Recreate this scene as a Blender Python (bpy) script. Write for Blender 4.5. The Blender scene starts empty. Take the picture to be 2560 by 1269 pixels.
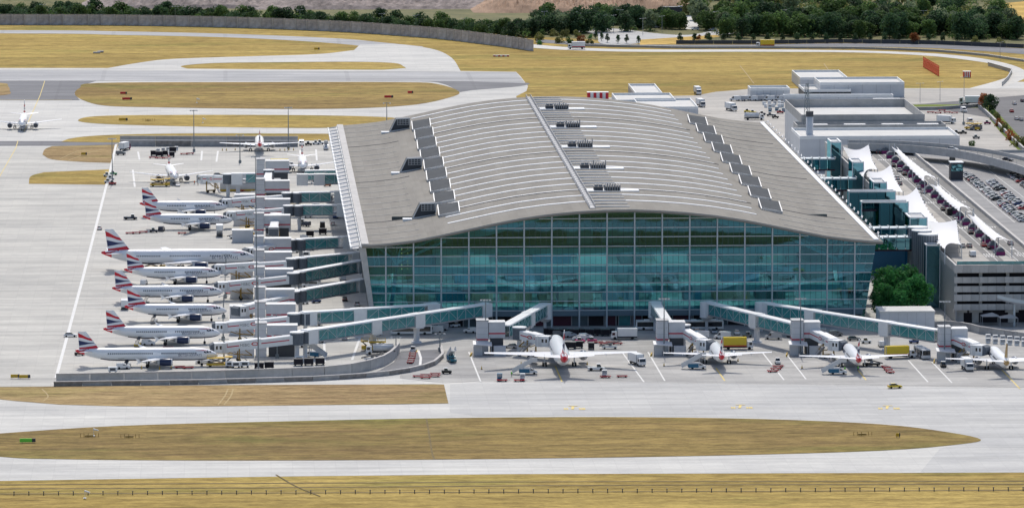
import bpy, math, random
from mathutils import Vector
random.seed(7)
S = bpy.context.scene
COL = S.collection
PI = math.pi
# ---------------------------------------------------------------- camera (calibrated from the terminal's vanishing lines)
F, V0, CU, CV, H = 14060.0, -1072.0, 1280.0, 634.5, 247.0      # focal length in photo pixels, horizon row, centre, height in m
YAW = math.atan((1280 - 561) / F)
PIT = math.atan((CV - V0) / F)
cd = bpy.data.cameras.new('camera'); cd.sensor_width = 36; cd.lens = 36 * F / 2560; cd.clip_start = 20; cd.clip_end = 30000
co = bpy.data.objects.new('camera', cd); COL.objects.link(co)
co.location = (0, 0, H); co.rotation_euler = (PI / 2 - PIT, 0, -YAW); S.camera = co
FW = Vector((math.sin(YAW) * math.cos(PIT), math.cos(YAW) * math.cos(PIT), -math.sin(PIT)))
RT = Vector((math.cos(YAW), -math.sin(YAW), 0)); UP = RT.cross(FW)
def ray(u, v): return FW + RT * ((u - CU) / F) + UP * ((CV - v) / F)
def G(u, v, z=0.0):                                            # photo pixel -> point at height z
    d = ray(u, v); t = (H - z) / -d.z; return Vector((d.x * t, d.y * t, z))
def A(u, v, Y):                                                # photo pixel -> point on the plane y = Y
    d = ray(u, v); t = Y / d.y; return Vector((d.x * t, Y, H + d.z * t))
# ---------------------------------------------------------------- world, sun, exposure
SUN_EL, SUN_AZ = math.radians(52), math.radians(-3)
W = bpy.data.worlds.new('World'); S.world = W; W.use_nodes = True
nt = W.node_tree
sky = nt.nodes.new('ShaderNodeTexSky'); sky.sky_type = 'NISHITA'; sky.sun_disc = False
sky.sun_elevation = SUN_EL; sky.sun_rotation = -SUN_AZ; sky.air_density = 1.0; sky.dust_density = 2.5; sky.ozone_density = 1.0
bg = nt.nodes['Background']; bg.inputs[1].default_value = 0.145
nt.links.new(sky.outputs[0], bg.inputs[0])
sd = bpy.data.lights.new('sun', 'SUN'); sd.energy = 2.7; sd.angle = math.radians(1.2); sd.color = (1, 0.95, 0.87)
so = bpy.data.objects.new('sun', sd); COL.objects.link(so)
TOSUN = Vector((-math.sin(SUN_AZ) * math.cos(SUN_EL), math.cos(SUN_AZ) * math.cos(SUN_EL), math.sin(SUN_EL)))
so.rotation_euler = TOSUN.to_track_quat('Z', 'Y').to_euler()
S.view_settings.view_transform = 'Standard'; S.view_settings.look = 'None'; S.view_settings.gamma = 1
S.view_settings.exposure = 0.0
S.render.engine = 'CYCLES'
# ---------------------------------------------------------------- materials
MATS = {}
def mat(name, col, rough=0.6, metal=0.0, var=0.0, scale=0.5, spec=0.4, emit=0.0, bump=0.0, col2=None):
    if name in MATS: return MATS[name]
    m = bpy.data.materials.new(name); m.use_nodes = True; t = m.node_tree; b = t.nodes['Principled BSDF']
    b.inputs['Base Color'].default_value = (*col, 1); b.inputs['Roughness'].default_value = rough
    b.inputs['Metallic'].default_value = metal; b.inputs['Specular IOR Level'].default_value = spec
    if emit: b.inputs['Emission Color'].default_value = (*col, 1); b.inputs['Emission Strength'].default_value = emit
    if var or col2:
        tc = t.nodes.new('ShaderNodeTexCoord'); n = t.nodes.new('ShaderNodeTexNoise')
        n.inputs['Scale'].default_value = scale; n.inputs['Detail'].default_value = 5; n.inputs['Roughness'].default_value = 0.65
        t.links.new(tc.outputs['Object'], n.inputs['Vector'])
        r = t.nodes.new('ShaderNodeValToRGB'); r.color_ramp.elements[0].position = 0.3; r.color_ramp.elements[1].position = 0.7
        c2 = col2 or tuple(min(1, c * (1 + var)) for c in col); c1 = col if col2 else tuple(c * (1 - var) for c in col)
        r.color_ramp.elements[0].color = (*c1, 1); r.color_ramp.elements[1].color = (*c2, 1)
        t.links.new(n.outputs[0], r.inputs[0]); t.links.new(r.outputs[0], b.inputs['Base Color'])
        if bump:
            bp = t.nodes.new('ShaderNodeBump'); bp.inputs['Strength'].default_value = bump; bp.inputs['Distance'].default_value = 0.2
            t.links.new(n.outputs[0], bp.inputs['Height']); t.links.new(bp.outputs[0], b.inputs['Normal'])
    MATS[name] = m; return m
def nodes(name):
    m = bpy.data.materials.new(name); m.use_nodes = True; t = m.node_tree; MATS[name] = m
    return m, t, t.nodes['Principled BSDF']
def N(t, kind, **kw):
    n = t.nodes.new('ShaderNode' + kind)
    for k, v in kw.items():
        if k.startswith('i_'): n.inputs[k[2:].replace('_', ' ')].default_value = v
        else: setattr(n, k, v)
    return n
def mapped(t, sx, sy, sz=1.0, rot=0.0):
    tc = N(t, 'TexCoord'); mp = N(t, 'Mapping'); mp.inputs['Scale'].default_value = (sx, sy, sz); mp.inputs['Rotation'].default_value = (0, 0, rot)
    t.links.new(tc.outputs['Object'], mp.inputs[0]); return mp.outputs[0]
def noise(t, vec, scale=1.0, detail=5, rough=0.6):
    n = N(t, 'TexNoise'); n.inputs['Scale'].default_value = scale; n.inputs['Detail'].default_value = detail; n.inputs['Roughness'].default_value = rough
    t.links.new(vec, n.inputs['Vector']); return n.outputs[0]
def ramp(t, fac, stops):
    r = N(t, 'ValToRGB'); e = r.color_ramp.elements
    while len(e) < len(stops): e.new(0.5)
    for el, (p, c) in zip(e, stops): el.position = p; el.color = (*c, 1) if len(c) == 3 else c
    t.links.new(fac, r.inputs[0]); return r.outputs[0]
def mixc(t, a, b, fac, mode='MIX'):
    m = N(t, 'Mix', data_type='RGBA', blend_type=mode)
    for sock, val in ((m.inputs[0], fac), (m.inputs[6], a), (m.inputs[7], b)):
        if hasattr(val, 'links') or hasattr(val, 'is_linked'): t.links.new(val, sock)
        elif isinstance(val, (int, float)): sock.default_value = val
        else: sock.default_value = (*val, 1)
    return m.outputs[2]
def grass_mat(name, a, b, c, green=(0.17, 0.19, 0.045)):
    m, t, p = nodes(name)
    big = noise(t, mapped(t, 0.007, 0.016), 1, 5, 0.65)
    mid = noise(t, mapped(t, 0.022, 0.14), 1, 7, 0.72)
    mot = noise(t, mapped(t, 0.12, 0.3), 1, 6, 0.75)
    fine = noise(t, mapped(t, 0.7, 1.4), 1, 5, 0.8)
    gpat = noise(t, mapped(t, 0.010, 0.028, 1, 0.4), 1, 6, 0.65)
    mow = noise(t, mapped(t, 0.002, 0.09), 1, 2, 0.5)
    col = ramp(t, mid, [(0.38, a), (0.5, b), (0.60, c)])
    col = mixc(t, col, ramp(t, big, [(0.40, c), (0.60, b)]), 0.5)
    col = mixc(t, col, green, ramp(t, gpat, [(0.52, (0, 0, 0)), (0.70, (0.6, 0.6, 0.6))]))
    col = mixc(t, col, ramp(t, mow, [(0.42, (0.86, 0.86, 0.84)), (0.55, (1.08, 1.07, 1.05))]), 0.9, 'MULTIPLY')
    col = mixc(t, col, ramp(t, mot, [(0.36, (0.62, 0.60, 0.58)), (0.58, (1.16, 1.15, 1.12))]), 0.9, 'MULTIPLY')
    col = mixc(t, col, ramp(t, fine, [(0.32, (0.7, 0.7, 0.68)), (0.62, (1.15, 1.15, 1.13))]), 0.8, 'MULTIPLY')
    t.links.new(col, p.inputs['Base Color']); p.inputs['Roughness'].default_value = 0.95; p.inputs['Specular IOR Level'].default_value = 0.1
    bp = N(t, 'Bump'); bp.inputs['Strength'].default_value = 0.5; bp.inputs['Distance'].default_value = 0.5
    t.links.new(mot, bp.inputs['Height']); t.links.new(bp.outputs[0], p.inputs['Normal'])
    return m
def pave_mat(name, base, slab=(6.0, 6.0), joint=0.06, stain=0.20, streak=0.16, tint=0.03, dark=(0.12, 0.12, 0.12)):
    m, t, p = nodes(name)
    vec = mapped(t, 1 / slab[0], 1 / slab[1])
    br = N(t, 'TexBrick', offset=0.0, squash=1.0); br.inputs['Scale'].default_value = 1; br.inputs['Brick Width'].default_value = 1.0; br.inputs['Row Height'].default_value = 1.0
    br.inputs['Mortar Size'].default_value = 0.02; br.inputs['Mortar Smooth'].default_value = 0.3; br.inputs['Bias'].default_value = 0
    t.links.new(vec, br.inputs['Vector'])
    br.inputs['Color1'].default_value = (1 - tint, 1 - tint, 1 - tint, 1); br.inputs['Color2'].default_value = (1 + tint, 1 + tint, 1 + tint * 0.8, 1)
    br.inputs['Mortar'].default_value = (1 - joint, 1 - joint, 1 - joint, 1)
    st = noise(t, mapped(t, 0.02, 0.045), 1, 7, 0.72)
    sk = noise(t, mapped(t, 0.006, 0.22), 1, 5, 0.65)
    fn = noise(t, mapped(t, 0.5, 0.9), 1, 5, 0.7)
    col = mixc(t, base, br.outputs[0], 1.0, 'MULTIPLY')
    col = mixc(t, col, ramp(t, st, [(0.33, (1 - stain,) * 3), (0.62, (1.04, 1.03, 1.0))]), 1.0, 'MULTIPLY')
    col = mixc(t, col, ramp(t, sk, [(0.32, (1 - streak,) * 3), (0.6, (1.03, 1.03, 1.03))]), 1.0, 'MULTIPLY')
    col = mixc(t, col, ramp(t, fn, [(0.3, (0.88, 0.88, 0.88)), (0.7, (1.05, 1.05, 1.05))]), 0.8, 'MULTIPLY')
    t.links.new(col, p.inputs['Base Color']); p.inputs['Roughness'].default_value = 0.85; p.inputs['Specular IOR Level'].default_value = 0.25
    return m
def glass_mat(name, tint, refl, fac, rough=0.02):                # coated glazing: part mirror, part tinted see-through
    m, t, p = nodes(name); t.nodes.remove(p)
    g = N(t, 'BsdfGlossy'); g.inputs['Color'].default_value = (*refl, 1); g.inputs['Roughness'].default_value = rough
    tr = N(t, 'BsdfTransparent'); tr.inputs[0].default_value = (*tint, 1)
    n = noise(t, mapped(t, 0.05, 0.05, 0.05), 1, 3, 0.5); bp = N(t, 'Bump'); bp.inputs['Strength'].default_value = 0.06; bp.inputs['Distance'].default_value = 0.5
    t.links.new(n, bp.inputs['Height']); t.links.new(bp.outputs[0], g.inputs['Normal'])
    fr = N(t, 'LayerWeight'); fr.inputs[0].default_value = 0.35
    mr = N(t, 'MapRange'); mr.inputs['To Min'].default_value = fac; mr.inputs['To Max'].default_value = min(1, fac + 0.45)
    t.links.new(fr.outputs['Facing'], mr.inputs[0])
    mx = N(t, 'MixShader'); t.links.new(mr.outputs[0], mx.inputs[0]); t.links.new(tr.outputs[0], mx.inputs[1]); t.links.new(g.outputs[0], mx.inputs[2])
    t.links.new(mx.outputs[0], t.nodes['Material Output'].inputs[0]); return m
# ---------------------------------------------------------------- mesh helpers
class MB:
    def __init__(s): s.v = []; s.f = []; s.m = []; s.cur = 0
    def add(s, vs, fs, mi=None):
        b = len(s.v); s.v += [tuple(v) for v in vs]
        for f in fs: s.f.append([b + i for i in f]); s.m.append(s.cur if mi is None else mi)
        return s
    def box(s, x0, x1, y0, y1, z0, z1, mi=None):
        return s.add([(x0, y0, z0), (x1, y0, z0), (x1, y1, z0), (x0, y1, z0), (x0, y0, z1), (x1, y0, z1), (x1, y1, z1), (x0, y1, z1)],
                     [(3, 2, 1, 0), (4, 5, 6, 7), (0, 1, 5, 4), (1, 2, 6, 5), (2, 3, 7, 6), (3, 0, 4, 7)], mi)
    def bar(s, p, q, w, h=None, mi=None):                       # rectangular bar from p to q
        p, q = Vector(p), Vector(q); h = h or w; d = (q - p).normalized()
        a = Vector((0, 0, 1)) if abs(d.z) < 0.95 else Vector((0, 1, 0))
        r = d.cross(a).normalized() * (w / 2); u = r.cross(d).normalized() * (h / 2)
        return s.add([p - r - u, p + r - u, p + r + u, p - r + u, q - r - u, q + r - u, q + r + u, q - r + u],
                     [(0, 1, 2, 3), (7, 6, 5, 4), (0, 4, 5, 1), (1, 5, 6, 2), (2, 6, 7, 3), (3, 7, 4, 0)], mi)
    def tube(s, p, q, r, r2=None, n=8, mi=None):
        p, q = Vector(p), Vector(q); r2 = r if r2 is None else r2; d = (q - p).normalized()
        a = Vector((0, 0, 1)) if abs(d.z) < 0.9 else Vector((1, 0, 0)); e = d.cross(a).normalized(); g = d.cross(e)
        vs = []
        for c, R in ((p, r), (q, r2)):
            for i in range(n):
                t = 2 * PI * i / n; vs.append(c + e * (math.cos(t) * R) + g * (math.sin(t) * R))
        fs = [(i, (i + 1) % n, n + (i + 1) % n, n + i) for i in range(n)] + [tuple(range(n))[::-1], tuple(range(n, 2 * n))]
        return s.add(vs, fs, mi)
    def prism(s, poly, z0, z1, mi=None):
        n = len(poly); vs = [(x, y, z0) for x, y in poly] + [(x, y, z1) for x, y in poly]
        return s.add(vs, [tuple(range(n))[::-1], tuple(range(n, 2 * n))] + [(i, (i + 1) % n, n + (i + 1) % n, n + i) for i in range(n)], mi)
    def xprism(s, prof, y0, y1, mi=None, y0b=None, y1b=None):   # profile of (x, z) points pushed along y
        n = len(prof); vs = [(x, y0, z) for x, z in prof] + [(x, y1, z) for x, z in prof]
        return s.add(vs, [tuple(range(n)), tuple(range(n, 2 * n))[::-1]] + [(i, n + i, n + (i + 1) % n, (i + 1) % n) for i in range(n)], mi)
    def loft(s, rings, mi=None, cap=True, fmat=None):
        n = len(rings[0]); vs = [p for r in rings for p in r]; b = len(s.v); s.v += [tuple(v) for v in vs]
        for k in range(len(rings) - 1):
            for i in range(n):
                s.f.append([b + k * n + i, b + k * n + (i + 1) % n, b + (k + 1) * n + (i + 1) % n, b + (k + 1) * n + i])
                s.m.append(fmat(k, i) if fmat else (s.cur if mi is None else mi))
        if cap:
            s.f.append([b + i for i in range(n)][::-1]); s.m.append(fmat(0, 0) if fmat else (mi or s.cur))
            e = b + (len(rings) - 1) * n; s.f.append([e + i for i in range(n)]); s.m.append(fmat(len(rings) - 2, 0) if fmat else (mi or s.cur))
        return s
    def sheet(s, pts, mi=None): return s.add(pts, [tuple(range(len(pts)))], mi)
    def mesh(s, name, mats, smooth=False):
        me = bpy.data.meshes.new(name); me.from_pydata(s.v, [], s.f)
        if not isinstance(mats, (list, tuple)): mats = [mats]
        for m in mats: me.materials.append(MATS[m] if isinstance(m, str) else m)
        me.polygons.foreach_set('material_index', s.m)
        if smooth: me.polygons.foreach_set('use_smooth', [True] * len(s.f))
        me.update(); return me
def ob(name, data, parent=None, loc=(0, 0, 0), rz=0.0, swap=None):
    o = bpy.data.objects.new(name, data); COL.objects.link(o); o.parent = parent; o.location = loc
    if rz: o.rotation_euler = (0, 0, rz)
    if swap:
        for i, m in swap.items(): o.material_slots[i].link = 'OBJECT'; o.material_slots[i].material = MATS[m]
    return o
LABELS = {}
def tag(o, label, cat, group=None):
    o['label'] = label; o['category'] = cat
    if group: o['group'] = group
    LABELS.setdefault(label, []).append(o.name)
    return o
def thing(name, label, cat, loc=(0, 0, 0), rz=0.0, group=None): return tag(ob(name, None, None, loc, rz), label, cat, group)
def struct(name, mb, m): o = ob(name, mb.mesh(name, m)); o['kind'] = 'structure'; return o
def build(tpl, root, swap=None):                                 # hang a template (name, mesh, loc, rz, children) under a thing
    for name, me, loc, rz, kids in tpl:
        o = ob(name, me, root, loc, rz)
        if swap and name in swap: o.material_slots[0].link = 'OBJECT'; o.material_slots[0].material = MATS[swap[name]]
        for n2, m2, l2, r2 in kids:
            c = ob(n2, m2, o, l2, r2)
            if n2 == 'cabin_windows': c['kind'] = 'stuff'           # too small to pick apart
    return root
def P(name, me, loc=(0, 0, 0), rz=0.0, kids=()): return (name, me, loc, rz, kids)
TENS = ['', '', 'twenty', 'thirty', 'forty', 'fifty', 'sixty', 'seventy', 'eighty', 'ninety']
ONES = ['zeroth', 'first', 'second', 'third', 'fourth', 'fifth', 'sixth', 'seventh', 'eighth', 'ninth', 'tenth', 'eleventh', 'twelfth', 'thirteenth', 'fourteenth', 'fifteenth', 'sixteenth', 'seventeenth', 'eighteenth', 'nineteenth']
def nth(i):
    if i < 20: return ONES[i]
    return TENS[i // 10][:-1] + 'ieth' if i % 10 == 0 else TENS[i // 10] + '-' + ONES[i % 10]
_txt = {}
def text_mesh(s, size, m):                                       # lettering as flat mesh, origin at its left base line, in the XZ plane
    k = (s, size, m)
    if k in _txt: return _txt[k]
    c = bpy.data.curves.new('lettering', 'FONT'); c.body = s; c.size = size; c.resolution_u = 2
    o = bpy.data.objects.new('lettering', c); COL.objects.link(o)
    me = bpy.data.meshes.new_from_object(o.evaluated_get(bpy.context.evaluated_depsgraph_get()))
    bpy.data.objects.remove(o)
    me.materials.clear(); me.materials.append(MATS[m])
    for v in me.vertices: v.co = (v.co.x, 0, v.co.y)
    _txt[k] = me; return me
# ---------------------------------------------------------------- shared materials
grass_mat('grass', (0.36, 0.262, 0.075), (0.45, 0.335, 0.11), (0.29, 0.205, 0.065))
grass_mat('grass_mid', (0.30, 0.205, 0.075), (0.36, 0.265, 0.095), (0.22, 0.15, 0.065))
grass_mat('grass_near', (0.24, 0.165, 0.07), (0.32, 0.235, 0.085), (0.19, 0.135, 0.06))
grass_mat('grass_brown', (0.33, 0.235, 0.12), (0.40, 0.295, 0.15), (0.26, 0.18, 0.095), (0.27, 0.24, 0.08))
grass_mat('field_gold', (0.55, 0.38, 0.12), (0.60, 0.42, 0.14), (0.50, 0.34, 0.11), (0.5, 0.36, 0.12))
grass_mat('grass_green', (0.14, 0.20, 0.04), (0.20, 0.24, 0.06), (0.11, 0.16, 0.035), (0.12, 0.2, 0.03))
pave_mat('concrete_pave', (0.61, 0.605, 0.585))
pave_mat('stand_pave', (0.56, 0.55, 0.52), stain=0.24, streak=0.2)
pave_mat('park_pave', (0.33, 0.33, 0.335), (8, 8), 0.05)
pave_mat('grey_pave', (0.535, 0.535, 0.53), stain=0.18, streak=0.18)
pave_mat('front_pave', (0.47, 0.465, 0.455), stain=0.36, streak=0.18)
pave_mat('runway_asphalt', (0.47, 0.475, 0.49), (60, 7.5), 0.1, 0.2, 0.35)
pave_mat('dark_asphalt', (0.21, 0.215, 0.235), (40, 8), 0.08, 0.25, 0.25)
pave_mat('road_asphalt', (0.17, 0.17, 0.18), (30, 30), 0.04, 0.2, 0.2)
pave_mat('pale_road', (0.62, 0.61, 0.58), (12, 12), 0.05, 0.15, 0.1)
pave_mat('service_pave', (0.50, 0.48, 0.45), stain=0.3)
pave_mat('deck_pave', (0.25, 0.25, 0.25), (8, 8), 0.05, 0.2, 0.2)
mat('white_paint', (0.80, 0.80, 0.78), 0.5, var=0.05); mat('yellow_paint', (0.66, 0.50, 0.12), 0.6); mat('worn_white', (0.66, 0.66, 0.64), 0.7, var=0.15, scale=1)
mat('aircraft_white', (0.83, 0.84, 0.85), 0.28, spec=0.5); mat('aircraft_grey', (0.55, 0.57, 0.60), 0.35); mat('navy', (0.018, 0.032, 0.085), 0.3)
mat('livery_red', (0.62, 0.016, 0.035), 0.35); mat('livery_blue', (0.02, 0.035, 0.12), 0.35); mat('livery_gold', (0.50, 0.32, 0.12), 0.4)
mat('dark_glass', (0.012, 0.016, 0.02), 0.08, spec=0.8); mat('rubber', (0.015, 0.015, 0.016), 0.8); mat('steel', (0.42, 0.43, 0.45), 0.35, 0.7)
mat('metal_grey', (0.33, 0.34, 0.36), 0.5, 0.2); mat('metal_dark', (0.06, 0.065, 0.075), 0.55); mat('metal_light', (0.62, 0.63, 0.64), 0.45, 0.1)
mat('white_metal', (0.78, 0.79, 0.79), 0.4, var=0.05, scale=0.6); mat('cladding', (0.60, 0.61, 0.63), 0.55, var=0.07, scale=0.25); mat('red_stripe', (0.52, 0.03, 0.06), 0.5)
mat('bellows', (0.12, 0.14, 0.165), 0.8, var=0.2, scale=2); mat('mast_grey', (0.20, 0.23, 0.25), 0.5, 0.3); mat('yellow_plant', (0.62, 0.40, 0.035), 0.5, var=0.15, scale=1)
mat('ochre_metal', (0.30, 0.19, 0.04), 0.6, var=0.3, scale=2); mat('blue_panel', (0.03, 0.16, 0.27), 0.45); mat('green_vest', (0.20, 0.75, 0.08), 0.7); mat('teal_paint', (0.03, 0.20, 0.24), 0.45)
mat('skin', (0.35, 0.2, 0.13), 0.6); mat('cloth_dark', (0.02, 0.025, 0.04), 0.9); mat('cloth_orange', (0.8, 0.16, 0.02), 0.8)
mat('wall_concrete', (0.36, 0.35, 0.345), 0.85, var=0.22, scale=0.35); mat('wall_cap', (0.50, 0.48, 0.46), 0.85, var=0.1); mat('wall_dirty', (0.25, 0.23, 0.215), 0.9, var=0.35, scale=0.5)
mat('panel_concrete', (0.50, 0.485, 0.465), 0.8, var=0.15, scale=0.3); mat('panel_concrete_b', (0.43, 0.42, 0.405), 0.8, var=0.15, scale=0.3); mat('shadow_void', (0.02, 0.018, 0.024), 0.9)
mat('noise_wall', (0.45, 0.42, 0.42), 0.9, var=0.3, scale=0.45); mat('noise_wall_b', (0.53, 0.50, 0.50), 0.9, var=0.25, scale=0.4)
mat('membrane', (0.76, 0.76, 0.77), 0.6); mat('roof_white', (0.62, 0.615, 0.59), 0.8, var=0.08, spec=0.15, scale=0.1); mat('maroon', (0.07, 0.012, 0.03), 0.6); mat('purple', (0.22, 0.015, 0.12), 0.5)
mat('bark', (0.09, 0.065, 0.045), 0.9, var=0.3, scale=2); mat('soil', (0.34, 0.225, 0.15), 0.95, var=0.35, scale=0.06, bump=1.0); mat('rubble', (0.27, 0.225, 0.205), 0.95, var=0.45, scale=0.2, bump=1.0)
mat('terrain_scrub', (0.085, 0.095, 0.035), 0.95, scale=0.05, col2=(0.20, 0.18, 0.075), bump=0.6)
CARCOL = {'white': (0.75, 0.75, 0.75), 'silver': (0.45, 0.46, 0.48), 'grey': (0.17, 0.175, 0.185), 'black': (0.012, 0.012, 0.014), 'blue': (0.02, 0.06, 0.2), 'red': (0.42, 0.015, 0.02), 'plum': (0.25, 0.01, 0.1), 'yellow': (0.72, 0.52, 0.02), 'navy_blue': (0.015, 0.025, 0.06), 'teal': (0.02, 0.15, 0.19), 'pink': (0.55, 0.03, 0.16), 'orange': (0.65, 0.17, 0.02), 'green': (0.03, 0.28, 0.1)}
for k, c in CARCOL.items(): mat('paint_' + k, c, 0.25, spec=0.6)
glass_mat('facade_glass', (0.26, 0.70, 0.78), (0.13, 0.33, 0.42), 0.34)
mat('link_glass', (0.055, 0.29, 0.305), 0.12, var=0.25, scale=0.7, spec=0.8).node_tree.nodes['Principled BSDF'].inputs['Alpha'].default_value = 0.8
glass_mat('tower_glass', (0.05, 0.20, 0.24), (0.22, 0.50, 0.58), 0.55)
# ---------------------------------------------------------------- ground, pavements, grass islands
def sheet(name, pts, z, m, uv=True):
    mb = MB(); mb.sheet([(G(*p).x, G(*p).y, z) for p in pts] if uv else [(x, y, z) for x, y in pts])
    me = mb.mesh(name, m)
    if me.polygons and me.polygons[0].normal.z < 0: me.flip_normals()
    o = ob(name, me); o['kind'] = 'structure'; return o
def smooth_loop(pts, n=4):                                       # Catmull-Rom through the measured points
    out = []; k = len(pts)
    for i in range(k):
        p0, p1, p2, p3 = (pts[(i + j) % k] for j in (-1, 0, 1, 2))
        for s in range(n):
            t = s / n
            out.append(tuple(0.5 * (2 * p1[a] + (p2[a] - p0[a]) * t + (2 * p0[a] - 5 * p1[a] + 4 * p2[a] - p3[a]) * t * t + (3 * p1[a] - p0[a] - 3 * p2[a] + p3[a]) * t ** 3) for a in (0, 1)))
    return out
def smooth_line(pts, n=5):
    q = [tuple(2 * pts[0][a] - pts[1][a] for a in (0, 1))] + list(pts) + [tuple(2 * pts[-1][a] - pts[-2][a] for a in (0, 1))]; out = []
    for i in range(len(pts) - 1):
        p0, p1, p2, p3 = q[i:i + 4]
        for s in range(n):
            t = s / n
            out.append(tuple(0.5 * (2 * p1[a] + (p2[a] - p0[a]) * t + (2 * p0[a] - 5 * p1[a] + 4 * p2[a] - p3[a]) * t * t + (3 * p1[a] - p0[a] - 3 * p2[a] + p3[a]) * t ** 3) for a in (0, 1)))
    return out + [pts[-1]]
sheet('ground', [(-9000, -2000), (9000, -2000), (9000, 16000), (-9000, 16000)], 0, 'grass', False)
sheet('taxiway', [(-1500, 170), (270, 170.5), (450, 172), (700, 174), (960, 175), (1010, 171), (1150, 178), (1290, 180), (1302, 192), (1320, 216), (1316, 228), (1290, 241), (1300, 262),
      (1560, 246), (1740, 241), (1790, 231), (1880, 222), (2260, 221), (2490, 221), (2540, 205), (4400, 200), (4400, 1178), (2560, 1180), (1280, 1184), (700, 1190), (0, 1201), (-1500, 1206)], 0.03, 'concrete_pave')
sheet('taxiway', smooth_line([(-1500, 74), (0, 76), (300, 79), (600, 86), (850, 97), (960, 107), (1060, 117)]) + smooth_line([(985, 127), (850, 110), (600, 95), (300, 88), (0, 84), (-1500, 82)]), 0.03, 'runway_asphalt')
sheet('taxiway', smooth_line([(900, 112), (1000, 112), (1085, 124), (1130, 146), (1152, 179)]) + [(1020, 176)] + smooth_line([(1012, 168), (985, 158), (880, 155), (700, 156), (540, 158), (455, 165), (470, 173)]) + smooth_line([(262, 172), (350, 157), (430, 148), (600, 142), (790, 136), (885, 126)]), 0.05, 'concrete_pave')
sheet('runway', [(-1500, 175), (0, 176), (700, 178), (1010, 178), (1152, 180), (1290, 181), (1312, 208), (1160, 204), (1050, 203.5), (600, 203), (-1500, 202)], 0.07, 'runway_asphalt')
sheet('taxiway', smooth_line([(840, 203.5), (1050, 204), (1110, 211), (1150, 231)]) + smooth_line([(1180, 226), (1300, 216), (1312, 207), (1160, 203)]), 0.06, 'dark_asphalt')
sheet('taxiway', [(-1500, 203), (240, 203), (205, 214), (186, 235), (200, 251), (-1500, 253)], 0.06, 'dark_asphalt')
sheet('taxiway', [(-1500, 353), (150, 353), (300, 357), (300, 365), (125, 365), (-1500, 368)], 0.06, 'dark_asphalt')
ISL = [('grass_mid', smooth_loop([(187, 236), (200, 220), (245, 208), (600, 206), (1000, 206), (1095, 211), (1148, 230), (1125, 244), (1040, 262), (900, 271), (700, 273), (400, 269), (265, 265), (210, 252)])),
       ('grass_brown', smooth_loop([(-120, 207), (5, 208), (20, 216), (24, 226), (14, 238), (-120, 244)])),
       ('grass', smooth_loop([(196, 300), (240, 291), (400, 288), (700, 288), (900, 291), (990, 296), (960, 306), (840, 319), (700, 320), (500, 317), (300, 312), (215, 307)])),
       ('grass', [(152, 355)] + smooth_line([(170, 348), (210, 342), (300, 337), (500, 334), (860, 335)]) + [(860, 352), (745, 352), (300, 357)]),
       ('grass_brown', smooth_line([(106, 387), (112, 374), (130, 366)]) + [(296, 362)] + smooth_line([(276, 408), (200, 405), (130, 399), (106, 387)])),
       ('grass', smooth_line([(72, 460), (77, 441), (110, 431)]) + [(272, 424), (276, 440), (262, 462)]),
       ('grass_brown', [(-200, 968), (0, 967), (600, 962), (1085, 960), (1110, 961), (1121, 1008), (1000, 1010), (500, 1015.5), (300, 1015), (150, 1011), (40, 1002), (-60, 992), (-200, 985)]),
       ('grass_near', smooth_loop([(-300, 1106), (0, 1083), (300, 1064), (700, 1053), (1100, 1045), (1500, 1042), (1900, 1047), (2200, 1060), (2370, 1080), (2452, 1098), (2400, 1110), (2200, 1126), (1800, 1138), (1300, 1146), (800, 1150), (400, 1150), (150, 1147), (0, 1141)]))]
for m, pts in ISL: sheet('grass_island', pts, 0.10, m)
sheet('apron', [(-1600, 372), (100, 369), (289, 362), (276, 425), (206, 700), (139, 947), (134, 966), (-1600, 972)], 0.065, 'stand_pave')
sheet('apron', [(289, 360), (760, 356), (840, 352), (1290, 246), (1290, 830), (1000, 905), (1000, 930), (140, 946)], 0.07, 'stand_pave')
sheet('apron', [(1000, 800), (2250, 800), (4400, 830), (4400, 968), (2560, 968), (2200, 962), (1600, 955), (1190, 953), (1112, 957), (1000, 945)], 0.09, 'front_pave')
sheet('apron', [(1125, 960), (1190, 955), (1600, 957), (2200, 964), (2560, 971), (4400, 972), (4400, 1177), (2560, 1179), (2300, 1180), (2350, 1120), (2452, 1098), (2370, 1078), (2200, 1057), (1900, 1044), (1500, 1039), (1200, 1041), (1125, 1030)], 0.045, 'grey_pave')
sheet('service_yard', [(1310, 250), (1560, 243), (1740, 239), (1790, 230), (1880, 223), (2500, 222), (4400, 210), (4400, 560), (2300, 560), (1990, 400)], 0.06, 'service_pave')
sheet('road', [(2290, 262), (2600, 235), (4400, 235), (4400, 420), (2640, 420), (2500, 300)], 0.09, 'road_asphalt')
sheet('perimeter_road', smooth_line([(1330, 111), (1430, 119), (1600, 124), (1900, 124), (2150, 127), (2330, 134), (2450, 146), (2530, 163), (2570, 183), (2555, 200), (2490, 223)]) + smooth_line([(2420, 222), (2500, 200), (2530, 185), (2500, 165), (2430, 152), (2320, 140), (2150, 132), (1900, 130), (1600, 130), (1430, 126), (1330, 120)]), 0.05, 'pale_road')
sheet('road', smooth_line([(1340, 98), (1450, 106), (1600, 112), (1900, 112), (2100, 109), (2330, 112), (2560, 122), (2900, 150)]) + smooth_line([(2900, 165), (2560, 136), (2330, 121), (2100, 117), (1900, 119), (1600, 119), (1450, 114), (1340, 106)]), 0.07, 'dark_asphalt')
sheet('road', smooth_line([(1330, 66), (1480, 70), (1560, 74), (1640, 84), (1720, 88), (1790, 76)]) + smooth_line([(1850, 84), (1760, 92), (1700, 98), (1560, 112), (1500, 108), (1480, 84), (1330, 74)]), 0.09, 'grey_pave')
sheet('sand_track', [(1600, 100), (1790, 88), (1800, 92), (1690, 110), (1600, 113)], 0.10, 'field_gold')
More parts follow.
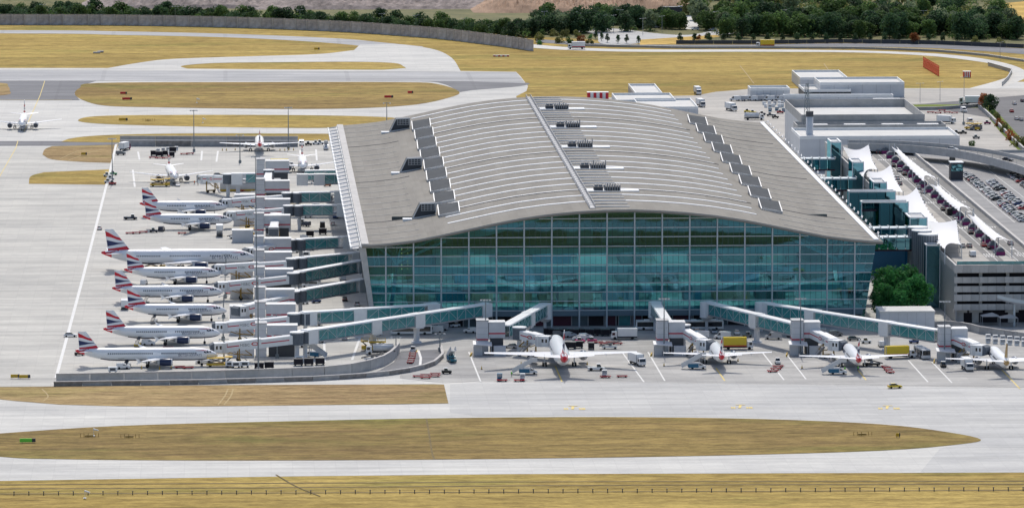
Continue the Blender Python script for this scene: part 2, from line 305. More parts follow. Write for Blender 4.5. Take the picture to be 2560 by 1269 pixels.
sheet('sand_track', [(1700, 40), (1780, 40), (1740, 74), (1715, 74)], 0.10, 'pale_road')
sheet('field', [(2480, 12), (2560, 4), (3000, 0), (3000, 70), (2560, 68), (2500, 40)], 0.08, 'field_gold')
sheet('field', [(-1600, -30), (165, -30), (150, 0), (20, 14), (-1600, 20)], 0.08, 'field_gold')
sheet('scrub_ground', [(-900, 25), (0, 36), (900, 50), (1330, 92), (1500, 100), (1690, 108), (2100, 107), (2560, 118), (3000, 130), (3300, -400), (-1200, -400)], 0.05, 'terrain_scrub')
# ---------------------------------------------------------------- painted markings
def strip(mb, pts, w, z, uv=True):
    q = [(G(*p).x, G(*p).y) if uv else p for p in pts]
    for a, b in zip(q, q[1:]):
        d = Vector((b[0] - a[0], b[1] - a[1])).normalized(); n = Vector((-d.y, d.x)) * (w / 2)
        mb.sheet([(a[0] - n.x, a[1] - n.y, z), (b[0] - n.x, b[1] - n.y, z), (b[0] + n.x, b[1] + n.y, z), (a[0] + n.x, a[1] + n.y, z)])
mk = MB(); strip(mk, [(290, 362), (276, 425), (206, 700), (140, 945)], 1.0, 0.13)
for y in range(0, 9):                                             # runway and taxiway paint
    pass
for u in (90, 390, 690, 950): strip(mk, [(u - 18, 189), (u + 18, 189.2)], 1.2, 0.13)
strip(mk, [(-1500, 201.5), (600, 202), (1050, 202.5)], 0.9, 0.13); strip(mk, [(-1500, 173.5), (270, 174)], 0.9, 0.13)
for (a, b) in (((1172, 880), (1202, 955)), ((1555, 880), (1610, 955)), ((1620, 880), (1662, 952)), ((1905, 880), (1960, 950)), ((1962, 880), (2015, 948)), ((2270, 900), (2320, 955)), ((2330, 905), (2380, 957))): strip(mk, [a, b], 0.5, 0.13)
strip(mk, [(1190, 953.5), (1600, 955.5), (2200, 963), (2560, 969)], 0.35, 0.13)
for v, u0, u1 in ((590, 330, 430), (592, 455, 560), (768, 235, 300), (735, 240, 275), (708, 250, 290), (812, 190, 245), (480, 340, 420)): strip(mk, [(u0, v), (u1, v)], 0.7, 0.13)
for (a, b) in (((332, 425), (337, 468)), ((345, 380), (349, 400)), ((505, 378), (503, 402)), ((545, 378), (541, 405)), ((750, 376), (752, 402)), ((790, 374), (792, 402)), ((810, 850), (812, 905)), ((905, 830), (880, 900))): strip(mk, [a, b], 0.8, 0.13)
for k in range(26):                                               # bay ticks along the service road beside the terminal
    strip(mk, [(840 + k * 1.2, 420 + k * 15.2), (846 + k * 1.2, 420 + k * 15.2)], 0.5, 0.13)
struct('apron_marking', mk, 'worn_white')
mk = MB()
strip(mk, [(45, 352), (40, 370), (0, 440), (-60, 560)], 0.3, 0.13); strip(mk, [(112, 203), (100, 240), (90, 262), (60, 330)], 0.3, 0.13)
for (a, b) in (((1388, 915), (1405, 954)), ((1790, 920), (1812, 952)), ((2145, 925), (2165, 950)), ((2505, 925), (2550, 972))): strip(mk, [a, b], 0.45, 0.13)
strip(mk, [(1040, 875), (1042, 880)], 1.5, 0.13); strip(mk, [(0, 250.5), (180, 250.5)], 0.6, 0.13)
for u, v in ((1433, 1019), (1851, 1016), (2219, 1018)):
    strip(mk, [(u - 12, v - 4), (u + 12, v - 4)], 0.8, 0.13); strip(mk, [(u, v - 4), (u - 2, v + 4)], 0.8, 0.13)
    for k in (-22, -16, 16, 22, 27): strip(mk, [(u + k, v + 1), (u + k + 2, v + 5)], 0.5, 0.13)
struct('taxiway_marking', mk, 'yellow_paint')
mk = MB()
for pts in ([(-300, 1213), (300, 1209), (900, 1206), (1500, 1203), (2560, 1202)], [(-300, 1222), (700, 1218), (1500, 1212), (2560, 1209)], [(-300, 1235), (2700, 1224)]): strip(mk, smooth_line(pts, 8), 1.3, 0.06)
for pts in ([(1066, 1046), (1072, 1080), (1080, 1130), (1086, 1148)], [(690, 1186), (740, 1215), (800, 1240)]): strip(mk, smooth_line(pts, 5), 0.5, 0.125)
mat('grass_furrow', (0.17, 0.125, 0.05), 0.95, var=0.4, scale=0.25); struct('grass_furrow', mk, 'grass_furrow')
mk = MB()
for pts in ([(545, 1012), (562, 990), (570, 972)], [(560, 1012), (577, 990), (583, 972)], [(105, 972), (120, 990), (108, 1003)], [(150, 398), (190, 380), (230, 372)], [(170, 402), (215, 385), (255, 374)], [(2060, 160), (2075, 180), (2100, 205)], [(1850, 165), (1870, 190), (1885, 210)]): strip(mk, smooth_line(pts, 6), 0.45, 0.13)
mat('tyre_track', (0.42, 0.32, 0.16), 0.95, var=0.2, scale=0.4); struct('tyre_track', mk, 'tyre_track')
# ---------------------------------------------------------------- terminal building
Y0, Y1, XL, XR = 1832.0, 2230.0, 44.4, 215.8
PROF = [(40, 27.0), (45.5, 27.2), (52.2, 27.6), (61.2, 28.6), (70.3, 30.4), (79.4, 32.3), (88.3, 34.2), (97.4, 35.9), (106.4, 37.1), (115.4, 37.9), (124.5, 38.35), (133.6, 38.4), (142.7, 38.0), (151.8, 37.3), (160.9, 36.25), (170, 34.8), (179, 33.0), (188.1, 31.1), (197.1, 29.3), (206.3, 28.1), (213.1, 27.5), (221, 27.2)]
def zr(x):
    for (a, za), (b, zb) in zip(PROF, PROF[1:]):
        if x <= b: t = max(0, (x - a) / (b - a)); return za + (zb - za) * t
    return PROF[-1][1]
def R(u, v, dz=0.8):                                             # photo pixel -> point on the roof
    lo, hi = 1825.0, 2240.0
    for _ in range(40):
        m = (lo + hi) / 2; p = A(u, v, m)
        if p.z > zr(p.x) + dz: lo = m
        else: hi = m
    return A(u, v, lo)
m, t, p = nodes('roof_sheet')
br = N(t, 'TexBrick', offset=0.0); br.inputs['Scale'].default_value = 1; br.inputs['Brick Width'].default_value = 1; br.inputs['Row Height'].default_value = 1; br.inputs['Mortar Size'].default_value = 0.012
br.inputs['Color1'].default_value = (0.255, 0.24, 0.215, 1); br.inputs['Color2'].default_value = (0.285, 0.27, 0.243, 1); br.inputs['Mortar'].default_value = (0.235, 0.224, 0.205, 1)
t.links.new(mapped(t, 1 / 3.0, 1 / 9.0), br.inputs['Vector'])
st = ramp(t, noise(t, mapped(t, 0.05, 0.012), 1, 6, 0.7), [(0.3, (0.86, 0.86, 0.86)), (0.65, (1.06, 1.06, 1.05))])
t.links.new(mixc(t, br.outputs[0], st, 1.0, 'MULTIPLY'), p.inputs['Base Color']); p.inputs['Roughness'].default_value = 0.85; p.inputs['Specular IOR Level'].default_value = 0.12
mat('rib_white', (0.80, 0.82, 0.84), 0.4); mat('rib_faint', (0.36, 0.345, 0.32), 0.5); mat('seam_dark', (0.12, 0.12, 0.125), 0.6); mat('rooflight_glass', (0.075, 0.085, 0.095), 0.7, spec=0.08, var=0.15, scale=0.4)
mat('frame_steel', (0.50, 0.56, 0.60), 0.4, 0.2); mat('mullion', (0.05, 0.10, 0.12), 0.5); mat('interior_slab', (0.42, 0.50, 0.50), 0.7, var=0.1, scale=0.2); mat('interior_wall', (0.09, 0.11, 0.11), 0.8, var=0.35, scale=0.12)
mat('interior_white', (0.65, 0.70, 0.70), 0.6); mat('lamp_strip', (0.85, 1.0, 0.93), 0.5, emit=3.6); mat('lamp_warm', (1.0, 0.66, 0.22), 0.5, emit=1.6); mat('plinth', (0.09, 0.125, 0.145), 0.6, var=0.2, scale=0.3); mat('spandrel', (0.10, 0.16, 0.20), 0.4)
T = thing('airport_terminal', 'huge airport terminal with a wave-shaped grey roof and teal glass front', 'terminal', (130, Y0, 0))
def tp(name, mb, m, parent=None, smooth=False, off=True):          # a part of the terminal given in world coordinates
    me = mb.mesh(name, m, smooth); o = ob(name, me, parent or T)
    if parent is None: o.location = (-130, -Y0, 0)
    return o
xs = [XL + (XR - XL) * i / 56 for i in range(57)]; RF = Y0 - 2.5
mb = MB(); rings = []
for y in (RF, Y0 + 60, Y0 + 200, Y0 + 320, Y1): rings.append([(x, y, zr(x) + 0.7) for x in xs] + [(x, y, zr(x) - 0.25) for x in reversed(xs)])
mb.loft(rings); roof = tp('roof', mb, 'roof_sheet')
def arc(x0, x1, w, h, base=0.7, n=40):
    mb = MB(); rr = []
    for i in range(n + 1):
        x = x0 + (x1 - x0) * i / n; z = zr(x) + base; rr.append([(x, -w / 2, z - 0.1), (x, w / 2, z - 0.1), (x, w / 2, z + h), (x, -w / 2, z + h)])
    return mb.loft(rr)
rib_c = arc(73.5, 176.5, 1.9, 0.14).mesh('roof_rib', 'rib_white'); rib_s = arc(75, 178, 0.5, 0.22).mesh('roof_seam', 'seam_dark')
rib_l = arc(46.5, 64, 0.6, 0.12, n=10).mesh('roof_joint', 'rib_faint'); rib_r = arc(184, 214, 0.6, 0.12, n=14).mesh('roof_joint', 'rib_faint')
rib_ls = arc(46.5, 66, 0.6, 0.16, n=10).mesh('roof_seam', 'seam_dark'); rib_rs = arc(183, 210, 0.6, 0.16, n=14).mesh('roof_seam', 'seam_dark')
for k in range(21):
    y = Y0 + 24 + 18 * k - Y0; sm = k in (2, 9, 16)
    ob('roof_rib', rib_c, roof, (0, Y0 + y, 0))
    if sm: ob('roof_seam', rib_s, roof, (0, Y0 + y - 1.4, 0.0))
    ob('roof_seam' if sm else 'roof_joint', rib_ls if sm else rib_l, roof, (0, Y0 + y - (1.0 if sm else 0), 0)); ob('roof_seam' if sm else 'roof_joint', rib_rs if sm else rib_r, roof, (0, Y0 + y - (1.0 if sm else 0), 0))
ob('roof_joint', arc(184, 214, 0.6, 0.12, n=14).mesh('roof_joint', 'rib_faint'), roof, (0, Y0 + 8, 0)); ob('roof_joint', rib_l, roof, (0, Y0 + 8, 0))
mb = MB(); rr = [[(x, RF - 0.3, zr(x) + 0.2), (x, RF - 0.02, zr(x) + 0.2), (x, RF - 0.02, zr(x) + 0.8), (x, RF - 0.3, zr(x) + 0.8)] for x in xs]; mb.loft(rr); tp('roof_edge_trim', mb, 'rib_faint')
# rooflights, wedge louvres, plant
def slope(x): return (zr(x + 3) - zr(x - 3)) / 6
def rooflight(u, v, side):
    p = R(u, v, 1.5); sl = slope(p.x); g = ob('rooflight', None, T, (p.x - 130, p.y - Y0, zr(p.x) + 0.7))
    hw, hl = 3.5, 6.0; mb = MB(); hi = 2.7
    zl, zrr = -hw * sl - 0.3, hw * sl - 0.3; k = 0.75
    tl, tr = -hw * sl * k, hw * sl * k
    vs = [(-hw, -hl, zl), (hw, -hl, zrr), (hw, hl, zrr), (-hw, hl, zl), (-hw, -hl, tl + 0.5), (hw, -hl, tr + 0.5), (hw, hl, tr + hi), (-hw, hl, tl + hi)]
    mb.add(vs, [(4, 5, 6, 7)], 0); mb.add(vs, [(0, 1, 5, 4), (1, 2, 6, 5), (2, 3, 7, 6), (3, 0, 4, 7)], 1)
    ob('glazed_lid', mb.mesh('glazed_lid', ['rooflight_glass', 'metal_grey']), g)
    fr = MB()
    for a, b in ((4, 5), (5, 6), (7, 4)): fr.bar(vs[a], vs[b], 0.3)
    for i in range(7):
        x = -hw + 2 * hw * i / 6; z = zl + (zrr - zl) * i / 6; fr.bar((x, -hl - 1.2, z + 0.3), (x, -hl - 1.2, z + 1.3), 0.1)
    for dz in (0.6, 1.25): fr.bar((-hw, -hl - 1.2, zl + dz), (hw, -hl - 1.2, zrr + dz), 0.14)
    ob('frame', fr.mesh('frame', 'metal_light'), g)
for q in ((1121.7, 526.9), (1110.6, 497.4), (1100.2, 468.6), (1091.2, 440.2), (1084.2, 413.1), (1074.9, 388.2), (1066.9, 362.9), (1060, 337.9), (1053, 315.4)): rooflight(*q, -1)
for q in ((1744.4, 305.6), (1764.9, 327.7), (1783.8, 351.3), (1805.8, 375.6), (1827.9, 401.8), (1851.5, 428.5), (1875.2, 457.5), (1898.8, 486.9), (1925.6, 518.4)): rooflight(*q, 1)
for u, v in ((999, 325), (1027, 426), (1060, 541)):
    p = R(u, v, 0.8); g = ob('smoke_vent', None, T, (p.x - 130, p.y - Y0, zr(p.x) + 0.7)); mb = MB()
    mb.xprism([(-3.9, -0.8), (-1.4, 4.3), (3.9, 4.6), (3.9, 1.2)], 0, 7); ob('hood', mb.mesh('hood', 'metal_dark'), g)
    mb = MB(); mb.bar((-3.95, -0.1, -0.8), (-1.4, -0.1, 4.4), 0.35); mb.bar((-1.4, -0.1, 4.4), (4, -0.1, 4.7), 0.35); mb.bar((3.95, -0.1, 4.7), (3.95, -0.1, 1.3), 0.3); mb.bar((-3.9, -0.2, -0.5), (4.2, -0.2, 0.7), 0.3, 0.5)
    ob('frame', mb.mesh('frame', 'metal_light'), g); mb = MB()
    for i in range(5): mb.bar((-0.9 + 1.1 * i, -0.3, 2.1), (-0.9 + 1.1 * i, -0.3, 4.3), 0.14)
    for z in (2.1, 2.8, 3.5, 4.3): mb.bar((-1.0, -0.3, z), (3.6, -0.3, z + 0.1), 0.14)
    ob('louvre', mb.mesh('louvre', 'metal_light'), g)
    mb = MB(); mb.box(-7.2, -4.1, -2.5, 1.5, -1.3, -0.45); ob('pad', mb.mesh('pad', 'rib_white'), g)
pa, pb = R(1325, 246), R(1476.5, 518.4); rung = MB(); rung.bar((0, 0, 0.5), (11.4, 0, 0.45), 0.55, 0.3); rung = rung.mesh('walkway_rung', 'metal_light')
g = ob('roof_walkway', None, T, (-130, -Y0, 0)); mb = MB(); n = 62; cx = (pa.x + pb.x) / 2
for i in range(n + 1):
    y = RF + 6 + (Y1 - RF - 8) * i / n
    mb.bar((cx - 0.9, y, zr(cx) + 0.8), (cx - 0.9, y, zr(cx) + 2.0), 0.14); mb.bar((cx + 0.9, y, zr(cx) + 0.8), (cx + 0.9, y, zr(cx) + 2.0), 0.14); mb.bar((cx - 0.9, y, zr(cx) + 1.9), (cx + 0.9, y, zr(cx) + 1.9), 0.12)
for d in (-0.9, 0.9):
    for z in (1.4, 2.0): mb.bar((cx + d, RF + 6, zr(cx) + z), (cx + d, Y1 - 2, zr(cx) + z), 0.12)
mb.box(cx - 1.0, cx + 1.0, RF + 5, Y1 - 1, zr(cx) + 0.5, zr(cx) + 0.95); ob('handrail', mb.mesh('handrail', 'metal_grey'), g)
for i in range(44): ob('walkway_rung', rung, g, (cx + 1.0, RF + 8 + i * 9.0, zr(cx + 5) + 0.4))
for u, v in ((1391, 272), (1419, 317.5), (1449, 367), (1481, 421), (1516, 476)):
    p = R(u, v, 0.8); g = ob('roof_plant', None, T, (p.x - 130, p.y - Y0, zr(p.x) + 0.7)); mb = MB()
    mb.box(-6.5, -0.3, -2.0, 5.5, -0.2, 0.25); ob('plinth', mb.mesh('plinth', 'rib_white'), g); mb = MB(); mb.box(4.2, 11, -2, 4, -0.5, 0.2); ob('walk_pad', mb.mesh('walk_pad', 'rib_white'), g)
    mb = MB(); mb.box(-4.2, -1.2, -1, 4, 0.2, 1.4); mb.box(-0.6, 4.6, -1.2, 4.4, -0.3, 1.5)
    ob('housing', mb.mesh('housing', 'metal_dark'), g); mb = MB()
    for i in range(7):
        x = -0.6 + 0.85 * i; mb.tube((x, -1.4, 0.2), (x, -1.4, 2.0 + 1.3 * random.random()), 0.22, n=6); mb.bar((x, -1.5, 1.7), (x, 4, 1.9), 0.18)
    for i in range(2): mb.tube((-3.4 + 1.4 * i, 1, 1.4), (-3.4 + 1.4 * i, 1, 2.1), 0.65, n=10)
    ob('pipework', mb.mesh('pipework', 'metal_grey'), g)
# eave shading frame along the left, gutters
mb = MB(); mb.box(XL - 0.2, XL + 2.2, RF, Y1, 27.4, 28.3); tp('gutter', mb, 'panel_concrete')
mb = MB(); mb.box(XR - 2.6, XR - 1.0, RF + 3, Y1, 27.9, 28.5); tp('gutter', mb, 'rib_white')
mb = MB(); mb.bar((XL - 0.3, RF, 27.2), (XL - 0.3, Y1 + 2, 27.2), 0.4, 0.5); mb.bar((XL - 3.6, RF + 2, 26.6), (XL - 3.6, Y1 + 2, 26.6), 0.5, 0.6); tp('eave_rail', mb, 'white_metal')
mb = MB(); mb.box(XL - 3.4, XL - 0.5, RF + 2, Y1, 26.3, 26.45); tp('sun_screen', mb, 'metal_grey')
cb = MB(); cb.bar((-3.9, 0, -0.1), (0.1, 0, 0.6), 0.45, 0.4); cb.bar((-3.9, 0, -0.2), (1.5, 0, -2.6), 0.25); cb = cb.mesh('bracket', 'white_metal')
for i in range(34): ob('bracket', cb, T, (XL - 130, RF + 3 + i * 12.0 - Y0, 26.9))
mb = MB()
for i in range(34): mb.bar((XR - 1.4, RF + 6 + i * 11.9, 28.2), (XR + 1.0, RF + 6 + i * 11.9, 28.9), 0.22); mb.bar((XR + 0.2, RF + 3 + i * 11.9, 28.6), (XR + 0.9, RF + 10 + i * 11.9, 28.7), 0.3, 0.25)
tp('eave_bracket', mb, 'metal_light')
# side and back walls, leaning outwards to the top
def xl(z): return 48.2 - 3.0 * z / 27
def xr(z): return 209.8 + 4.0 * z / 27
pw = MB(); pw.add([(xl(0), 0, 0), (xl(0), 17.6, 0), (xl(26.6), 17.6, 26.6), (xl(26.6), 0, 26.6)], [(0, 1, 2, 3)]); pw = pw.mesh('wall_panel', 'plinth')
pr = MB(); pr.add([(xr(0), 0, 0), (xr(0), 17.6, 0), (xr(26.9), 17.6, 26.9), (xr(26.9), 0, 26.9)], [(3, 2, 1, 0)]); pr = pr.mesh('wall_panel', 'tower_glass')
pc = MB(); pc.bar((xl(0) - 0.2, 0, 0), (xl(26.6) - 0.2, 0, 26.6), 0.7, 0.5); pc = pc.mesh('side_column', 'panel_concrete'); pd = MB(); pd.bar((xr(0) + 0.1, 0, 0), (xr(26.9) + 0.1, 0, 26.9), 0.4); pd = pd.mesh('side_column', 'frame_steel')
for k in range(22):
    ob('wall_panel', pw, T, (-130, 0.3 + 18.09 * k, 0)); ob('wall_panel', pr, T, (-130, 0.3 + 18.09 * k, 0))
    ob('side_column', pc, T, (-130, 18.09 * (k + 1), 0)); ob('side_column', pd, T, (-130, 18.09 * (k + 1), 0))
mb = MB(); mb.sheet([(xl(0), Y1 - 1, 0), (xr(0), Y1 - 1, 0)] + [(x, Y1 - 1, zr(x) - 0.3) for x in reversed(xs[1:-1])]); tp('rear_wall', mb, 'spandrel')
mb = MB(); ya, yb = Y0 - 1.5, Y0 + 2.5
mb.add([(xl(0) - 0.3, ya, 0), (xl(0) + 0.9, ya, 0), (xl(27) + 0.4, ya, 27.3), (xl(27) - 1.9, ya, 27.3), (xl(0) - 0.3, yb, 0), (xl(0) + 0.9, yb, 0), (xl(27) + 0.4, yb, 27.3), (xl(27) - 1.9, yb, 27.3)], [(0, 1, 2, 3), (7, 6, 5, 4), (0, 4, 5, 1), (1, 5, 6, 2), (2, 6, 7, 3), (3, 7, 4, 0)]); tp('corner_fin', mb, 'panel_concrete')
# glazed front: columns, transoms, mullions, panes
XC = [52.2 + 9.09 * k for k in range(18)]; ZT = [5.6, 8.7, 11.65, 14.6, 17.6, 20.6, 23.7, 26.75, 29.8, 32.85, 35.9, 39]
for i, x in enumerate(XC):
    mb = MB(); mb.tube((0, -0.7, 0), (0, -0.7, zr(x) + 0.4), 0.27, n=8); mb.bar((0, -1.5, zr(x) - 0.1), (0, 0, zr(x) - 0.1), 0.5); o = ob('column', mb.mesh('column', 'frame_steel'), T, (x - 130, 0, 0))
def xcross(z):                                                    # where a level meets the roof curve, left and right
    a = [x for x in xs if zr(x) - 0.3 >= z]; return (max(a[0], xl(z)), min(a[-1], xr(z))) if a else None
for z in ZT[:-1]:
    c = xcross(z)
    if c: mb = MB(); mb.box(c[0], c[1], Y0 - 0.35, Y0 - 0.12, z - 0.13, z + 0.13); tp('transom', mb, 'frame_steel')
XB = [None] + XC + [None]; pane_cache = {}; mull = MB()
for b in range(19):
    for r in range(11):
        z0, z1 = ZT[r], ZT[r + 1]
        a0, a1 = (XB[b] if b else xl(z0)), (XB[b + 1] if b < 18 else xr(z0)); t0, t1 = (XB[b] if b else xl(min(z1, 27))), (XB[b + 1] if b < 18 else xr(min(z1, 27)))
        top = [(x, min(z1, zr(x) - 0.3)) for x in [t1 - (t1 - t0) * i / 4 for i in range(5)]]
        if max(z for _, z in top) <= z0 + 0.25: continue
        pts = [(a0, z0), (a1, z0)] + [(x, max(z, z0 + 0.01)) for x, z in top]
        if b and b < 18 and min(z for _, z in top) >= z1: key = 'full'
        else: key = (b, r)
        if key not in pane_cache:
            bx = a0; q = MB(); q.sheet([(x - bx, 0, z - z0) for x, z in ([(a0, z0), (a1, z0), (t1, z1), (t0, z1)] if key == 'full' else pts)]); pane_cache[key] = q.mesh('pane', 'facade_glass')
        ob('pane', pane_cache[key], T, (a0 - 130, 0, z0))
for b in range(1, 18):
    mb = MB()
    for j in range(1, 5):
        x = XC[b - 1] + 9.09 * j / 5; mb.box(x - 0.05, x + 0.05, Y0 - 0.1, Y0 + 0.1, 5.6, zr(x) - 0.35)
    tp('mullion', mb, 'mullion')
# plinth storey: recessed doors, spandrel band
mb = MB(); mb.box(48.6, 209.6, Y0 - 0.3, Y0 + 0.5, 3.7, 5.45); tp('spandrel_band', mb, 'spandrel')
mb = MB(); mb.box(48.6, 209.6, Y0 + 3, Y0 + 4, 0, 5.4); tp('plinth_wall', mb, 'plinth')
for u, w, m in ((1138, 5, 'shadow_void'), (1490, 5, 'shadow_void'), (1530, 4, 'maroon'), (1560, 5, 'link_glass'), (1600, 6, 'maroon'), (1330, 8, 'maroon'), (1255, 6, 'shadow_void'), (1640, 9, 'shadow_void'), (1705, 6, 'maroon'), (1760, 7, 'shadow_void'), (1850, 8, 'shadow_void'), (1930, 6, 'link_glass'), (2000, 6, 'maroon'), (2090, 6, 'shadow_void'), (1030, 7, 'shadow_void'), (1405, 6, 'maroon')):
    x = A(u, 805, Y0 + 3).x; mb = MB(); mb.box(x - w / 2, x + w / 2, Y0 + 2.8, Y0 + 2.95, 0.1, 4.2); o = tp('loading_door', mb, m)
    mb = MB(); mb.bar((x - w / 2 - 0.15, Y0 + 2.75, 0), (x - w / 2 - 0.15, Y0 + 2.75, 4.4), 0.3); mb.bar((x + w / 2 + 0.15, Y0 + 2.75, 0), (x + w / 2 + 0.15, Y0 + 2.75, 4.4), 0.3); mb.bar((x - w / 2, Y0 + 2.75, 4.35), (x + w / 2, Y0 + 2.75, 4.35), 0.3); ob('frame', mb.mesh('frame', 'metal_grey'), o)
# inside: floors, balustrades, shop fronts, branching columns, ceiling lamps
for z, y in ((5.5, 2.5), (11.6, 8), (17.6, 11), (23.4, 14)):
    x0, x1 = (xl(z) + 1, xr(z) - 1) if z < 20 else (68, 190)
    mb = MB(); mb.box(x0, x1, Y0 + y, Y0 + 120, z - 0.5, z); tp('floor_slab', mb, 'interior_slab')
    mb = MB(); mb.box(x0, x1, Y0 + y - 0.15, Y0 + y, z - 0.9, z + 1.1); tp('balustrade', mb, 'interior_white' if z > 12 else 'interior_slab')
    mb = MB()
    for i in range(14): [mb.box(x0 + 4 + i * (x1 - x0 - 8) / 14, x0 + 4 + (i + 0.75) * (x1 - x0 - 8) / 14, Y0 + y + q, Y0 + y + q + 1.2, z - 0.7, z - 0.55) for q in (2, 9, 18, 30)]
    tp('ceiling_lamp', mb, 'lamp_strip')
rs = random.Random(3)
for z, y, h in ((5.5, 20, 5.2), (11.6, 26, 5.2), (17.6, 30, 5.0), (23.4, 34, 6)):
    x = 60
    while x < 198:
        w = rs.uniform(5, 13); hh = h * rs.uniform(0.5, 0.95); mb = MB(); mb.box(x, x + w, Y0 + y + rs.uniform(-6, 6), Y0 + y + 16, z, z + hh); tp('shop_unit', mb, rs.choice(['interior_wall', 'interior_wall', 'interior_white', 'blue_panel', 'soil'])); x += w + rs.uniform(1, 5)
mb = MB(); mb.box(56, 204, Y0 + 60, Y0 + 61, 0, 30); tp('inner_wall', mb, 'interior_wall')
def leg(pts):
    for a, b, r in pts: mb = MB(); mb.tube(a, b, r, r * 0.8, n=10); tp('branch_column', mb, 'interior_white', smooth=True)
for y in (3.5, 21.5, 39.5):
    Y = Y0 + y
    leg([((53.2, Y, 0), (56.0, Y, 21.5), 0.75), ((56, Y, 21.5), (72, Y, 28.5), 0.6), ((56, Y, 21.5), (49, Y, 27), 0.45), ((56, Y, 21.5), (57.5, Y, 27.5), 0.35)])
    leg([((205.5, Y, 0), (201.5, Y, 21.5), 0.75), ((201.5, Y, 21.5), (186, Y, 28.5), 0.6), ((201.5, Y, 21.5), (209, Y, 27), 0.45), ((201.5, Y, 21.5), (204, Y, 27.5), 0.35)])
    mb = MB(); rr = []
    for i in range(33):
        x = 66 + 126 * i / 32; top = zr(x) - 0.5; s = abs(x - 130) / 63; dep = 0.5 + 2.6 * math.exp(-((s - 0.68) / 0.2) ** 2); rr.append([(x, Y - 0.5, top - dep), (x, Y + 0.5, top - dep), (x, Y + 0.5, top), (x, Y - 0.5, top)])
    mb.loft(rr); tp('roof_girder', mb, 'interior_slab')
for x0, s in ((49.6, 1), (207.6, -1)):
    mb = MB()
    for d in (0, 1.6): mb.bar((x0 + s * d + s * 1.2, Y0 + 1.5, 0), (x0 + s * d - s * 1.6, Y0 + 1.5, 26.5), 0.18)
    for k in range(10): mb.bar((x0 + s * 1.2 - s * 0.28 * k, Y0 + 1.5, 2.65 * k), (x0 + s * 2.5 - s * 0.28 * k, Y0 + 1.5, 2.65 * (k + 1)), 0.12)
    tp('lattice_post', mb, 'interior_white')
for i in range(12): mb = MB(); mb.box(57.6 + (i % 2) * 2, 57.8 + (i % 2) * 2, Y0 + 8, Y0 + 8.2, 18.5 + (i // 2) * 1.3, 18.8 + (i // 2) * 1.3); tp('pendant_lamp', mb, 'lamp_warm')
